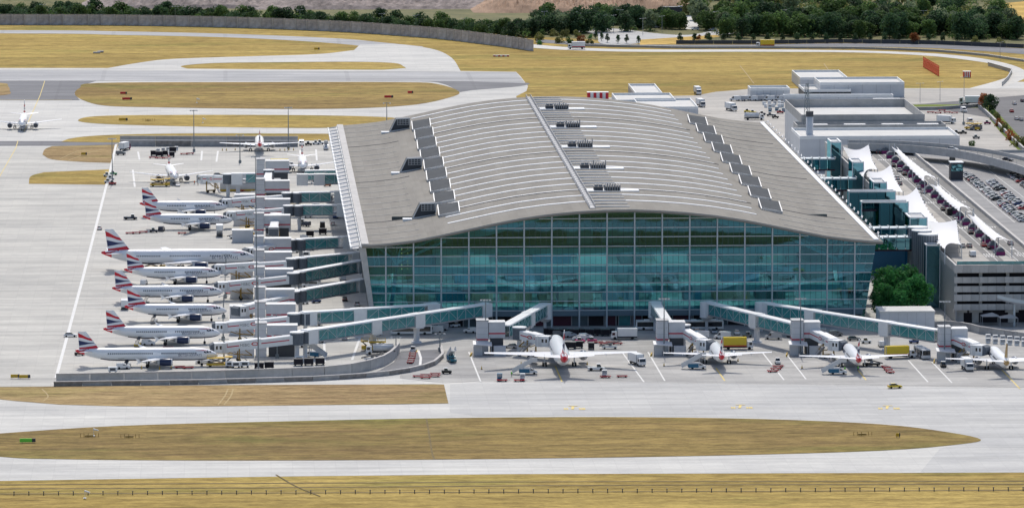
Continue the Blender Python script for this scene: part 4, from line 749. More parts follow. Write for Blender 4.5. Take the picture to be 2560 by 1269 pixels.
p = G(600, 478); r = thing('blast_screen', 'grey concrete screen wall with yellow kerb on the left apron', 'wall', (p.x, p.y, 0.1)); mb = MB(); mb.box(-8, 16, 0, 0.8, 0, 4.6); ob('wall', mb.mesh('wall', 'cladding'), r); mb = MB(); mb.box(-8.3, 16.3, -0.6, 1.4, 4.6, 4.9); ob('coping', mb.mesh('coping', 'white_metal'), r); mb = MB(); mb.box(-8.5, 6, -0.9, -0.1, 0, 0.7); ob('kerb', mb.mesh('kerb', 'yellow_plant'), r)
# front bridges
FR = [((1362, 757), (1262, 812), (1365, 842), (1202, 886), 'serving the wide-body on the front apron', (0.45,), (0.42,)),
      ((1637, 753), (1672, 806), (1765, 845), (1652, 886), 'second from the left on the front apron', (), ()),
      ((1766, 753), (1986, 806), (2095, 846), (1990, 886), 'third from the left on the front apron', (0.58,), (0.03, 0.58)),
      ((1903, 754), (2345, 823), (2452, 858), (2358, 903), 'at the right end of the front apron', (0.30, 0.72), (0.03, 0.30, 0.72))]
for ra, rb, cb, tb, w, py, cp in FR:
    a = hp(ra[0], ra[1], 9.6); a.y = min(a.y, Y0 - 1.2); b = hp(rb[0], rb[1], 9.3); c = hp(cb[0], cb[1], 7.0)
    link('teal glazed walkway ' + w, a, b, 5.9, 5.6, py, cp)
    d = thing('walkway_root', 'white vestibule at the glass front, walkway ' + w, 'vestibule', (a.x, a.y - 1.0, 0), 0, 'vestibules on the glass front'); mb = MB(); mb.tube((0, 0, 4.6), (0, 0, 9.6), 2.2, n=14); ob('drum', mb.mesh('drum', 'white_metal'), d); mb = MB(); mb.tube((0, 0, 0.1), (0, 0, 4.6), 0.5, n=8); mb.tube((0, 0, 3.6), (0, 0, 4.6), 1.2, 2.4, 14); ob('stem', mb.mesh('stem', 'cladding'), d)
    t0 = G(*tb); tx = t0.x; rot = Vector((b.x + 4.5, b.y - 3, 0)); tunnel('white jet bridge ' + w, rot, c, 5.5, 3.5 if 'wide' not in w else 4.3, 0.5)
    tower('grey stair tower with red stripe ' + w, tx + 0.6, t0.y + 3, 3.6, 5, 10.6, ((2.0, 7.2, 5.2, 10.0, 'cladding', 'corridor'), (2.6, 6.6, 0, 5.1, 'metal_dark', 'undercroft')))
    r = thing('lean_to_shelter', 'grey lean-to by the tower ' + w, 'shelter', (tx - 0.6, t0.y - 1.2, 0.1), 0, 'lean-to shelters'); mb = MB(); mb.add([(-2, -3, 3.6), (4, -3, 3.1), (4, 0.4, 3.9), (-2, 0.4, 4.3), (-2, -3, 3.8), (4, -3, 3.3), (4, 0.4, 4.1), (-2, 0.4, 4.5)], [(0, 1, 2, 3), (4, 5, 6, 7), (0, 1, 5, 4), (1, 2, 6, 5), (3, 0, 4, 7)]); ob('roof', mb.mesh('roof', 'metal_light'), r)
    mb = MB()
    for q in ((-1.8, -2.8), (3.8, -2.8), (1, -2.8)): mb.bar((*q, 0), (*q, 3.2), 0.2)
    ob('post', mb.mesh('post', 'metal_grey'), r); mb = MB(); mb.box(-1.6, 1, -1.2, 0.2, 0, 3.2); ob('cabin', mb.mesh('cabin', 'cladding'), r); mb = MB(); mb.box(4.6, 8.4, -2.2, 0.6, 0, 2.9); ob('plant_cabinet', mb.mesh('plant_cabinet', 'cladding'), r); mb = MB(); mb.bar((-3.0, -4, 0.3), (-2.2, 1, 0.3), 0.3, 0.9); ob('guard_rail', mb.mesh('guard_rail', 'yellow_plant'), r)
# ---------------------------------------------------------------- vehicle templates (front to +x, origin on the ground)
def _m(fn, name, mats, smooth=False): b = MB(); fn(b); return b.mesh(name, mats, smooth)
def wheels(xs_, y, r, w=0.22, axle=None):
    me = _m(lambda b: b.tube((0, -w / 2, 0), (0, w / 2, 0), r, n=10), 'wheel', 'rubber'); return [P('wheel', me, (x, s * y, r)) for x in xs_ for s in (-1, 1)]
def tapered(b, prof, w0, w1, z0, z1, mi=None):                   # side profile with walls that lean in towards the top
    def w(z): return w0 + (w1 - w0) * max(0, min(1, (z - z0) / (z1 - z0)))
    n = len(prof); vs = [(x, -w(z), z) for x, z in prof] + [(x, w(z), z) for x, z in prof]
    b.add(vs, [tuple(range(n)), tuple(range(n, 2 * n))[::-1]] + [(i, n + i, n + (i + 1) % n, (i + 1) % n) for i in range(n)], mi)
lamp = _m(lambda b: b.box(-0.04, 0.04, -0.2, 0.2, -0.08, 0.08), 'headlight', 'white_metal'); tail = _m(lambda b: b.box(-0.04, 0.04, -0.18, 0.18, -0.1, 0.1), 'tail_light', 'livery_red')
def t_car():
    body = _m(lambda b: (tapered(b, [(-2.15, 0.3), (2.1, 0.3), (2.2, 0.55), (2.1, 0.72), (1.05, 0.95), (-1.75, 0.98), (-2.15, 0.9), (-2.22, 0.55)], 0.86, 0.82, 0.3, 1.0), tapered(b, [(-1.25, 1.42), (0.2, 1.42), (0.1, 1.48), (-1.15, 1.48)], 0.66, 0.6, 1.4, 1.5)), 'body', 'paint_white')
    gl = _m(lambda b: tapered(b, [(-1.85, 0.96), (1.0, 0.94), (0.22, 1.43), (-1.3, 1.43)], 0.80, 0.64, 0.94, 1.43), 'glazing', 'dark_glass')
    return [P('body', body), P('glazing', gl)] + wheels((-1.3, 1.35), 0.78, 0.32) + [P('headlight', lamp, (2.13, s * 0.6, 0.66)) for s in (-1, 1)] + [P('tail_light', tail, (-2.17, s * 0.6, 0.78)) for s in (-1, 1)]
def t_van(L=5.6, h=2.4):
    f = L / 2
    body = _m(lambda b: tapered(b, [(-f, 0.4), (f - 0.1, 0.4), (f, 0.85), (f - 0.35, 1.15), (f - 1.0, 1.3), (f - 1.75, h - 0.15), (f - 2.1, h), (-f + 0.15, h), (-f, h - 0.3)], 0.98, 0.9, 0.4, h), 'body', 'paint_white')
    gl = _m(lambda b: (b.add([(f - 1.0, -0.84, 1.34), (f - 1.0, 0.84, 1.34), (f - 1.66, 0.76, h - 0.3), (f - 1.66, -0.76, h - 0.3)], [(0, 1, 2, 3)]), [b.add([(f - 1.25, s * 0.965, 1.25), (f - 2.3, s * 0.965, 1.25), (f - 2.3, s * 0.93, h - 0.35), (f - 1.75, s * 0.93, h - 0.35)], [(0, 1, 2, 3)]) for s in (-1, 1)], b.box(-f - 0.02, -f, -0.7, 0.7, 1.3, h - 0.45)), 'glazing', 'dark_glass')
    for v in gl.vertices: v.co.x += 0.03
    return [P('body', body), P('glazing', gl)] + wheels((-f + 1.0, f - 1.05), 0.88, 0.36) + [P('headlight', lamp, (f - 0.02, s * 0.7, 0.8)) for s in (-1, 1)]
def t_minibus():
    t = t_van(5.9, 2.45); g2 = _m(lambda b: [b.box(-2.6, 0.5, s * 0.955 - 0.01, s * 0.955 + 0.01, 1.3, 1.95) for s in (-1, 1)], 'side_windows', 'dark_glass'); return t + [P('side_windows', g2)]
def t_bus(L=13.5):
    f = L / 2; body = _m(lambda b: tapered(b, [(-f, 0.35), (f, 0.35), (f + 0.1, 1.2), (f - 0.15, 3.0), (f - 0.4, 3.15), (-f + 0.2, 3.15), (-f, 2.9)], 1.35, 1.3, 0.35, 3.15), 'body', 'paint_white')
    gl = _m(lambda b: [b.box(-f + 0.5, f - 0.5, s * 1.345 - 0.02, s * 1.345 + 0.02, 1.15, 2.7) for s in (-1, 1)] + [b.box(f - 0.02, f + 0.08, -1.2, 1.2, 1.2, 2.8), b.box(-f - 0.03, -f + 0.02, -1.0, 1.0, 1.6, 2.7)], 'glazing', 'dark_glass')
    dr = _m(lambda b: [b.box(x - 0.65, x + 0.65, -1.385, -1.37, 0.45, 2.5) for x in (-f * 0.55, 0, f * 0.55)], 'doors', 'metal_dark'); hv = _m(lambda b: [b.box(x - 0.9, x + 0.9, -0.7, 0.7, 3.15, 3.4) for x in (-f * 0.5, f * 0.45)], 'roof_unit', 'white_metal')
    return [P('body', body), P('glazing', gl), P('doors', dr), P('roof_unit', hv)] + wheels((-f + 2.4, f - 2.6), 1.22, 0.46, 0.3)
def cab_part(f, m='paint_white', h=2.6):
    cb = _m(lambda b: tapered(b, [(f - 1.9, 0.5), (f, 0.5), (f + 0.05, 1.3), (f - 0.25, h - 0.1), (f - 0.5, h), (f - 1.9, h)], 1.15, 1.08, 0.5, h), 'cab', m)
    gl = _m(lambda b: (b.add([(f + 0.06, -1.0, 1.45), (f + 0.06, 1.0, 1.45), (f - 0.2, 0.98, h - 0.3), (f - 0.2, -0.98, h - 0.3)], [(0, 1, 2, 3)]), [b.box(f - 1.3, f - 0.35, s * 1.14 - 0.01, s * 1.14 + 0.01, 1.45, h - 0.35) for s in (-1, 1)]), 'windscreen', 'dark_glass')
    return P('cab', cb, kids=[('windscreen', gl, (0, 0, 0), 0)])
def t_lorry(L=8.5, h=3.6, box='white_metal', stripe=None, lift=0.0, frame='metal_dark'):
    f = L / 2; ch = _m(lambda b: (b.box(-f, f - 0.3, -0.5, 0.5, 0.5, 0.9), b.box(-f + 0.5, f - 2.2, -1.1, 1.1, 0.55, 0.75)), 'chassis', frame)
    bx = _m(lambda b: b.box(-f, f - 2.1, -1.25, 1.25, 1.05 + lift, h + lift), 'cargo_box', box); kids = [('corner_trim', _m(lambda b: [b.bar((x, s * 1.26, 1.05 + lift), (x, s * 1.26, h + lift), 0.1) for x in (-f, f - 2.1) for s in (-1, 1)], 'corner_trim', 'metal_grey'), (0, 0, 0), 0)]
    if stripe: kids.append(('side_panel', _m(lambda b: [b.box(-f + 0.1, f - 2.2, s * 1.27 - 0.01, s * 1.27 + 0.01, 1.1 + lift, 1.45 + lift) for s in (-1, 1)], 'side_panel', stripe), (0, 0, 0), 0))
    out = [P('chassis', ch), cab_part(f), P('cargo_box', bx, kids=kids)] + wheels((-f + 1.6, f - 1.2), 1.0, 0.48, 0.3)
    if lift > 0.5: out.append(P('scissor_lift', _m(lambda b: [(b.bar((-f + 0.6, s * 0.8, 0.9), (f - 2.8, s * 0.8, 1.05 + lift), 0.18), b.bar((f - 2.8, s * 0.8, 0.9), (-f + 0.6, s * 0.8, 1.05 + lift), 0.18)) for s in (-1, 1)], 'scissor_lift', 'metal_grey')))
    return out
def t_artic(box='white_metal', stripe=None, art=None):
    bx = _m(lambda b: b.box(-8, 4.6, -1.27, 1.27, 1.1, 4.0), 'trailer', box); k = [('underframe', _m(lambda b: b.box(-7.8, 4.4, -0.6, 0.6, 0.75, 1.09), 'underframe', 'metal_dark'), (0, 0, 0), 0)]
    if stripe: k.append(('stripe', _m(lambda b: [b.box(-8, 4.6, s * 1.285 - 0.01, s * 1.285 + 0.01, 1.15, 1.6) for s in (-1, 1)], 'stripe', stripe), (0, 0, 0), 0))
    if art: k += [('picture_panel', _m(lambda b: b.box(-7.6, -4.4, s * 1.295 - 0.01, s * 1.295 + 0.01, 1.7, 3.8), 'picture_panel', art), (0, 0, 0), 0) for s in (-1, 1)]
    return [P('trailer', bx, kids=k), cab_part(7.4, h=3.4), P('chassis', _m(lambda b: b.box(2.5, 7, -0.5, 0.5, 0.5, 0.95), 'chassis', 'metal_dark'))] + wheels((-6.6, -5.4, -4.2, 3.6, 6.2), 1.0, 0.48, 0.35)
def t_tug():
    return [P('body', _m(lambda b: (tapered(b, [(-1.5, 0.3), (1.6, 0.3), (1.65, 0.9), (0.6, 1.0), (-1.5, 1.0)], 0.75, 0.72, 0.3, 1.0),), 'body', 'paint_white')), P('cabin', _m(lambda b: tapered(b, [(-0.7, 1.0), (0.5, 1.0), (0.25, 1.75), (-0.7, 1.75)], 0.68, 0.6, 1.0, 1.75), 'cabin', 'dark_glass'), kids=[('roof', _m(lambda b: b.box(-0.85, 0.4, -0.68, 0.68, 1.76, 1.84), 'roof', 'white_metal'), (0, 0, 0), 0)])] + wheels((-1.0, 1.05), 0.7, 0.33)
def t_dolly():
    return [P('deck', _m(lambda b: b.box(-1.6, 1.6, -0.85, 0.85, 0.42, 0.55), 'deck', 'metal_dark')), P('rim', _m(lambda b: [b.box(-1.62, 1.62, s * 0.86 - 0.03, s * 0.86 + 0.03, 0.36, 0.62) for s in (-1, 1)] + [b.box(s * 1.62 - 0.03, s * 1.62 + 0.03, -0.85, 0.85, 0.36, 0.62) for s in (-1, 1)], 'rim', 'livery_red')), P('tow_bar', _m(lambda b: b.bar((1.6, 0, 0.4), (2.5, 0, 0.3), 0.1), 'tow_bar', 'metal_grey'))] + wheels((-1.1, 1.1), 0.7, 0.2)
def t_uld(m='white_metal'): return [P('shell', _m(lambda b: b.add([(-0.75, -0.75, 0), (0.45, -0.75, 0), (0.8, -0.75, 0.5), (0.8, -0.75, 1.6), (-0.75, -0.75, 1.6), (-0.75, 0.75, 0), (0.45, 0.75, 0), (0.8, 0.75, 0.5), (0.8, 0.75, 1.6), (-0.75, 0.75, 1.6)], [(0, 1, 2, 3, 4), (9, 8, 7, 6, 5), (0, 5, 6, 1), (1, 6, 7, 2), (2, 7, 8, 3), (3, 8, 9, 4), (4, 9, 5, 0)]), 'shell', m)), P('curtain', _m(lambda b: b.box(-0.65, 0.65, -0.79, -0.765, 0.6, 1.5), 'curtain', 'metal_grey'))]
def t_stairs():
    t = t_van(5.4, 2.0)[:2] + wheels((-1.7, 1.65), 0.88, 0.36)
    t += [*[P('side_panel', _m(lambda b: b.box(-3.0, 0.2, s * 1.02 - 0.02, s * 1.02 + 0.02, 0.5, 1.7), 'side_panel', 'blue_panel')) for s in (-1, 1)], P('flight', _m(lambda b: (b.bar((-5.0, 0, 0.5), (1.2, 0, 3.9), 1.5, 0.25), b.box(1.0, 2.6, -0.75, 0.75, 3.75, 3.95), [b.bar((-5.0 + 6.2 * k / 14, 0, 0.72 + 3.4 * k / 14), (-4.75 + 6.2 * k / 14, 0, 0.72 + 3.4 * k / 14), 1.4, 0.12) for k in range(15)]), 'flight', 'metal_light')), P('balustrade', _m(lambda b: [b.add([(-5.0, s * 0.8, 0.5), (1.2, s * 0.8, 3.9), (2.6, s * 0.8, 3.9), (2.6, s * 0.8, 5.0), (1.0, s * 0.8, 5.0), (-5.2, s * 0.8, 1.6)], [(0, 1, 2, 3, 4, 5)]) for s in (-1, 1)], 'balustrade', 'metal_light')), P('prop', _m(lambda b: (b.bar((0.6, 0.6, 1.6), (0.6, 0.6, 3.5), 0.15), b.bar((0.6, -0.6, 1.6), (0.6, -0.6, 3.5), 0.15)), 'prop', 'metal_grey'))]
    return t
def t_belt(m='metal_dark'):
    return [P('body', _m(lambda b: b.box(-2.6, 2.2, -0.8, 0.8, 0.4, 0.95), 'body', 'paint_white')), P('conveyor', _m(lambda b: (b.bar((-3.4, 0, 0.9), (3.6, 0, 2.6), 0.9, 0.25), b.bar((-3.4, 0.5, 1.1), (3.6, 0.5, 2.85), 0.08)), 'conveyor', m)), P('seat_cab', _m(lambda b: b.box(-0.4, 0.6, 0.35, 0.8, 0.95, 1.7), 'seat_cab', 'metal_grey'))] + wheels((-1.8, 1.6), 0.72, 0.33)
def t_loader(m='yellow_plant'):
    return [P('body', _m(lambda b: (b.box(-4, 4, -1.5, 1.5, 0.5, 1.1), b.box(2.0, 4.0, -1.5, 1.5, 1.1, 1.5)), 'body', m)), P('platform', _m(lambda b: (b.box(-3.8, 1.6, -1.4, 1.4, 2.6, 2.85), b.box(1.8, 4.2, -1.4, 1.4, 2.9, 3.15)), 'platform', m)), P('scissor', _m(lambda b: [(b.bar((-3.4, s * 1.1, 1.1), (1.4, s * 1.1, 2.6), 0.2), b.bar((1.4, s * 1.1, 1.1), (-3.4, s * 1.1, 2.6), 0.2), b.bar((2.2, s * 1.1, 1.4), (3.8, s * 1.1, 2.9), 0.2)) for s in (-1, 1)], 'scissor', 'metal_dark')), P('rail', _m(lambda b: [b.bar((x, s * 1.4, 2.8), (x, s * 1.4, 3.9), 0.08) for x in (-3.7, -1.2, 1.4, 4.0) for s in (-1, 1)] + [b.bar((-3.7, s * 1.4, 3.85), (4.0, s * 1.4, 3.95), 0.08) for s in (-1, 1)], 'rail', m))] + wheels((-2.8, 2.6), 1.2, 0.5, 0.35)
def t_fuel():
    t = t_lorry(9, 3); t[2] = P('tank', _m(lambda b: (b.tube((-4.4, 0, 2.0), (2.2, 0, 2.0), 1.15, n=14), b.bar((-4.2, 0, 3.2), (2.0, 0, 3.2), 0.6, 0.15)), 'tank', 'metal_light', True)); return t
def t_gpu(m='white_metal'): return [P('housing', _m(lambda b: (b.box(-1.4, 1.4, -0.8, 0.8, 0.5, 1.9),), 'housing', m)), P('grille', _m(lambda b: b.box(-0.9, 0.9, -0.83, 0.83, 0.8, 1.6), 'grille', 'metal_dark')), P('tow_bar', _m(lambda b: b.bar((1.4, 0, 0.5), (2.4, 0, 0.3), 0.1), 'tow_bar', 'metal_grey'))] + wheels((-0.9, 0.9), 0.7, 0.3)
def t_cage(m='metal_dark'): return [P('frame', _m(lambda b: (b.box(-1.5, 1.5, -0.9, 0.9, 0.4, 0.6), [b.bar((x, y, 0.6), (x, y, 2.1), 0.1) for x in (-1.4, 1.4) for y in (-0.85, 0.85)], b.box(-1.55, 1.55, -0.95, 0.95, 2.1, 2.25)), 'frame', m)), P('curtain', _m(lambda b: b.box(-1.4, 1.4, -0.8, 0.8, 0.6, 2.1), 'curtain', 'shadow_void'))] + wheels((-1, 1), 0.75, 0.25)
def t_towtractor():
    return [P('body', _m(lambda b: (tapered(b, [(-2.6, 0.35), (2.6, 0.35), (2.7, 0.9), (1.2, 1.15), (-2.6, 1.15)], 1.2, 1.12, 0.35, 1.15),), 'body', 'paint_white')), P('cabin', _m(lambda b: tapered(b, [(0.2, 1.15), (1.6, 1.15), (1.3, 2.0), (0.3, 2.0)], 0.8, 0.7, 1.15, 2.0), 'cabin', 'dark_glass'), kids=[('roof', _m(lambda b: b.box(0.2, 1.4, -0.75, 0.75, 2.01, 2.1), 'roof', 'white_metal'), (0, 0, 0), 0)])] + wheels((-1.6, 1.6), 1.05, 0.5, 0.35)
def t_cone(): return [P('base', _m(lambda b: b.box(-0.28, 0.28, -0.28, 0.28, 0, 0.1), 'base', 'rubber')), P('cone', _m(lambda b: b.tube((0, 0, 0.1), (0, 0, 1.0), 0.24, 0.06, 10), 'cone', 'yellow_plant'))]
TPL = {'car': t_car(), 'van': t_van(), 'small van': t_van(4.4, 1.85), 'minibus': t_minibus(), 'bus': t_bus(), 'coach': t_bus(11.0), 'lorry': t_lorry(), 'catering lorry': t_lorry(8.0, 3.0, lift=1.4), 'box lorry': t_lorry(7.5, 3.3, 'white_metal', 'livery_red'), 'tug': t_tug(), 'dolly': t_dolly(), 'container': t_uld(), 'blue container': t_uld('blue_panel'), 'stair truck': t_stairs(), 'belt loader': t_belt(), 'yellow loader': t_loader(), 'grey loader': t_loader('metal_grey'), 'fuel truck': t_fuel(), 'power unit': t_gpu(), 'cage trolley': t_cage(), 'tow tractor': t_towtractor(), 'cone': t_cone(), 'artic': t_artic(), 'yellow lorry': t_lorry(9.6, 3.9, 'paint_yellow', 'livery_red'), 'red lorry': t_lorry(9, 3.8, 'white_metal', 'livery_red')}
NAME = {'car': ('car', 'car'), 'van': ('van', 'van'), 'small van': ('van', 'van'), 'minibus': ('minibus', 'minibus'), 'bus': ('apron_bus', 'bus'), 'coach': ('coach', 'bus'), 'lorry': ('lorry', 'truck'), 'catering lorry': ('catering_lorry', 'truck'), 'box lorry': ('lorry', 'truck'), 'red lorry': ('lorry', 'truck'), 'tug': ('baggage_tug', 'tug'), 'dolly': ('baggage_dolly', 'dolly'), 'container': ('cargo_container', 'container'), 'blue container': ('cargo_container', 'container'), 'stair truck': ('stair_truck', 'stair truck'), 'belt loader': ('belt_loader', 'belt loader'), 'yellow loader': ('cargo_loader', 'cargo loader'), 'grey loader': ('cargo_loader', 'cargo loader'), 'fuel truck': ('fuel_truck', 'truck'), 'power unit': ('ground_power_unit', 'power unit'), 'cage trolley': ('cage_trolley', 'trolley'), 'tow tractor': ('tow_tractor', 'tractor'), 'cone': ('marker_cone', 'cone'), 'artic': ('articulated_lorry', 'truck'), 'yellow lorry': ('lorry', 'truck')}
BODY = {'car', 'van', 'small van', 'minibus', 'bus', 'coach', 'tug', 'stair truck', 'tow tractor', 'belt loader'}
def put(kind, label, u, v, hd, col='white', z=0.0, group=None, base=0.11):
    p = G(u, v, z); nm, cat = NAME[kind]; r = thing(nm, label, cat, (p.x, p.y, p.z + base), math.radians(hd), group)
    sw = {'body': 'paint_' + col} if kind in BODY else ({'cab': 'paint_' + col} if col != 'white' else None)
    return build(TPL[kind], r, sw)
WORD = {'navy_blue': 'dark blue'}
def cluster(kind, where, items, z=0.0, group=None, order='from the left', base=0.11):
    """items: (u, v, heading, colour); look-alikes told apart by colour, then by place in the cluster"""
    cnt = {}
    for it in items: cnt[it[3]] = cnt.get(it[3], 0) + 1
    seen = {}
    for u, v, hd, c in items:
        seen[c] = seen.get(c, 0) + 1; w = WORD.get(c, c)
        nm = {'cone': 'yellow marker cone'}.get(kind, w + ' ' + kind if not kind.startswith(('yellow', 'grey', 'blue')) else kind)
        put(kind, ('%s %s' % (nm, where)) if cnt[c] == 1 else '%s %s, %s %s' % (nm, where, nth(seen[c]), order), u, v, hd, c, z, group or kind + 's ' + where, base)
# left apron
cluster('car', 'with yellow roof bar on the white apron line', [(249, 574, 90, 'white')]); cluster('car', 'on the apron line by the nearest airliner', [(176, 842, 0, 'white')])
cluster('tow tractor', 'behind the tail of the airliner above the wide-body', [(326, 549, 0, 'navy_blue')]); cluster('tug', 'pulling dollies below the airliner above the wide-body', [(384, 581, 0, 'navy_blue')])
cluster('dolly', 'in the train below the airliner above the wide-body', [(325, 585, 0, 'black'), (341, 584, 0, 'black'), (358, 582, 0, 'black')])
cluster('small van', 'under the tail of the airliner above the wide-body', [(404, 578, 80, 'navy_blue')]); cluster('small van', 'parked under the short airliner below the wide-body', [(360, 712, 80, 'white')])
cluster('yellow loader', 'at the rear hold of the big wide-body', [(385, 674, 0, 'yellow')]); cluster('catering lorry', 'at the front door of the airliner above the wide-body', [(549, 590, 90, 'white')])
cluster('yellow loader', 'near the nose of the airliner above the wide-body', [(625, 590, 0, 'yellow')]); cluster('belt loader', 'below the nose of the airliner above the wide-body', [(590, 597, 0, 'white')]); cluster('tow tractor', 'in front of the big wide-body nose', [(676, 672, 180, 'white')])
cluster('box lorry', 'behind the flag tail of the third airliner', [(312, 772, 90, 'white')]); cluster('small van', 'beside the nearest airliner rear hold', [(308, 922, 0, 'white')]); cluster('tow tractor', 'under the nose of the nearest airliner', [(510, 908, 180, 'white')])
cluster('power unit', 'at the foot of the concrete wall', [(282, 932, 0, 'white')]); cluster('tug', 'behind the tail of the nearest airliner', [(198, 888, 0, 'black')]); cluster('small van', 'left of the second airliner hold', [(371, 863, 0, 'white')])
cluster('cone', 'round the nearest airliner', [(354, 922, 0, 'yellow'), (399, 924, 0, 'yellow'), (428, 921, 0, 'yellow'), (427, 907, 0, 'yellow')])
cluster('grey loader', 'near the cab of the nearest jet bridge', [(600, 890, 0, 'white')]); cluster('dolly', 'between the two nearest jet bridges', [(590, 828, 0, 'white'), (612, 832, 0, 'white'), (633, 830, 0, 'white')])
cluster('cage trolley', 'at the concrete wall below the nearest jet bridge', [(648, 924, 0, 'white'), (673, 922, 0, 'white'), (746, 914, 0, 'white'), (772, 913, 0, 'white'), (800, 912, 0, 'white')]); cluster('yellow loader', 'at the concrete wall near the jet bridge foot', [(548, 916, 0, 'yellow')])
cluster('power unit', 'small row by the concrete wall', [(575, 918, 0, 'white'), (590, 919, 0, 'white'), (612, 918, 0, 'white')]); cluster('dolly', 'lying along the concrete wall', [(565, 930, 0, 'white'), (650, 931, 0, 'white'), (690, 930, 0, 'white')])
cluster('stair truck', 'in the bay right of the nearest jet bridge', [(780, 893, 150, 'white')]); cluster('minibus', 'under the nearest glazed walkway', [(792, 856, 170, 'white'), (770, 868, 175, 'white')]); cluster('van', 'between the two nearest glazed walkways', [(785, 813, 172, 'white')]); cluster('small van', 'under the second glazed walkway', [(772, 803, 175, 'white')])
cluster('car', 'parked right of the nearest jet bridge', [(826, 849, 90, 'white'), (861, 849, 90, 'silver'), (941, 838, 170, 'white')]); cluster('minibus', 'on the road between the third and fourth walkways', [(781, 714, 170, 'white'), (775, 718, 175, 'white')])
cluster('car', 'on the service road left of the glass corner', [(849, 738, 90, 'white'), (862, 752, 90, 'black'), (893, 764, 90, 'white'), (893, 802, 90, 'white')]); cluster('tug', 'working between the third walkway and the towers', [(775, 752, 0, 'navy_blue'), (790, 757, 20, 'blue'), (760, 760, 0, 'white')])
cluster('bus', 'with black windows parked under the nearest walkway at the glass front', [(1028, 836, 180, 'white')]); cluster('van', 'next to the bus at the glass front', [(1087, 832, 170, 'white'), (1100, 826, 170, 'silver')]); cluster('tug', 'with cart at the dark loading door', [(1138, 818, 200, 'white')])
cluster('fuel truck', 'beside the yellow loader near the ramp', [(950, 885, 180, 'white')]); cluster('yellow loader', 'near the curved ramp wall', [(935, 876, 180, 'yellow')]); cluster('belt loader', 'by the curved ramp wall', [(930, 902, 0, 'white'), (960, 898, 0, 'blue')])
cluster('dolly', 'in the train on the ramp road', [(1030, 897, 75, 'black'), (1031, 891, 75, 'black'), (1032, 886, 75, 'black'), (1026, 908, 75, 'black'), (1028, 903, 75, 'black')], order='up the ramp'); cluster('tug', 'leading the dolly train on the ramp', [(1033, 880, 75, 'white')])
cluster('stair truck', 'parked right of the ramp', [(1130, 905, -80, 'teal')]); cluster('dolly', 'in the red-edged group below the ramp', [(1045, 943, 0, 'black'), (1064, 940, 0, 'black'), (1064, 946, 0, 'black'), (1088, 937, 0, 'black'), (1086, 942, 0, 'black')]); cluster('tug', 'right of the red-edged dollies below the ramp', [(1116, 934, 0, 'black')])
cluster('van', 'between upper walkways beside the terminal', [(806, 570, 90, 'black')]); cluster('car', 'between upper walkways beside the terminal', [(832, 563, 90, 'white')]); cluster('small van', 'just below the double upper walkway', [(762, 566, 150, 'navy_blue')]); cluster('cage trolley', 'under the upper walkways', [(807, 586, 0, 'white'), (775, 592, 0, 'white'), (810, 617, 0, 'white')]); cluster('tug', 'beside the walkway of the wide-body', [(735, 632, 0, 'white'), (752, 630, 0, 'black'), (775, 626, 0, 'silver')]); cluster('stair truck', 'beside the walkway of the wide-body', [(768, 622, 150, 'white')]); cluster('yellow loader', 'under the far jet bridge rotunda', [(727, 511, 0, 'yellow')])
cluster('fuel truck', 'beside the rotunda of the farthest side-on airliner', [(757, 502, 0, 'white')]); cluster('small van', 'beside the grey screen wall', [(633, 476, 0, 'white')]); cluster('dolly', 'left of the grey screen wall van', [(600, 479, 0, 'white')]); cluster('car', 'with yellow bar near the far node', [(760, 462, -90, 'white')]); cluster('tug', 'right of the far node', [(790, 455, 0, 'red'), (802, 459, 0, 'black'), (818, 466, 0, 'orange'), (780, 451, 0, 'black')])
cluster('yellow loader', 'lying before the airliner that faces the viewer', [(400, 466, 0, 'yellow')]); cluster('car', 'with yellow bar before the airliner that faces the viewer', [(445, 466, -90, 'white')]); cluster('car', 'under the far white jet bridge', [(546, 441, 0, 'silver')])
cluster('yellow lorry', 'parked behind the far node', [(705, 421, 0, 'white')]); cluster('cage trolley', 'in the equipment group on the far apron', [(385, 390, 0, 'white'), (398, 392, 0, 'white'), (413, 390, 0, 'white'), (428, 393, 0, 'white'), (432, 381, 0, 'white')]); cluster('container', 'in the equipment group on the far apron', [(395, 381, 0, 'white'), (408, 379, 0, 'white'), (420, 378, 0, 'white'), (441, 376, 0, 'white')]); cluster('dolly', 'in front of the equipment group on the far apron', [(382, 396, 0, 'white'), (400, 397, 0, 'white'), (417, 397, 0, 'white'), (460, 387, 0, 'white'), (475, 386, 0, 'white')])
cluster('lorry', 'in purple and white at the left end of the far wall', [(312, 376, 70, 'plum')]); cluster('small van', 'below the purple lorry', [(302, 388, 0, 'grey')]); cluster('tug', 'gathered at the foot of the left light mast', [(268, 442, 0, 'white'), (283, 438, 0, 'green'), (276, 450, 0, 'white'), (270, 458, 0, 'white'), (281, 462, 0, 'red')])
cluster('van', 'at the right end of the far apron wall', [(754, 364, -90, 'white')]); cluster('tug', 'right of the far apron wall', [(771, 364, 0, 'black'), (790, 362, 0, 'white'), (800, 361, 0, 'white')]); cluster('stair truck', 'on the far apron near the terminal eave', [(815, 374, -90, 'white')]); cluster('small van', 'on the far apron beside the terminal eave', [(834, 368, -80, 'white')])
cluster('cone', 'under the airliner before the far wall', [(556, 377, 0, 'yellow'), (566, 377, 0, 'yellow'), (588, 376, 0, 'yellow'), (700, 377, 0, 'yellow'), (712, 377, 0, 'yellow'), (722, 376, 0, 'yellow'), (734, 376, 0, 'yellow')])
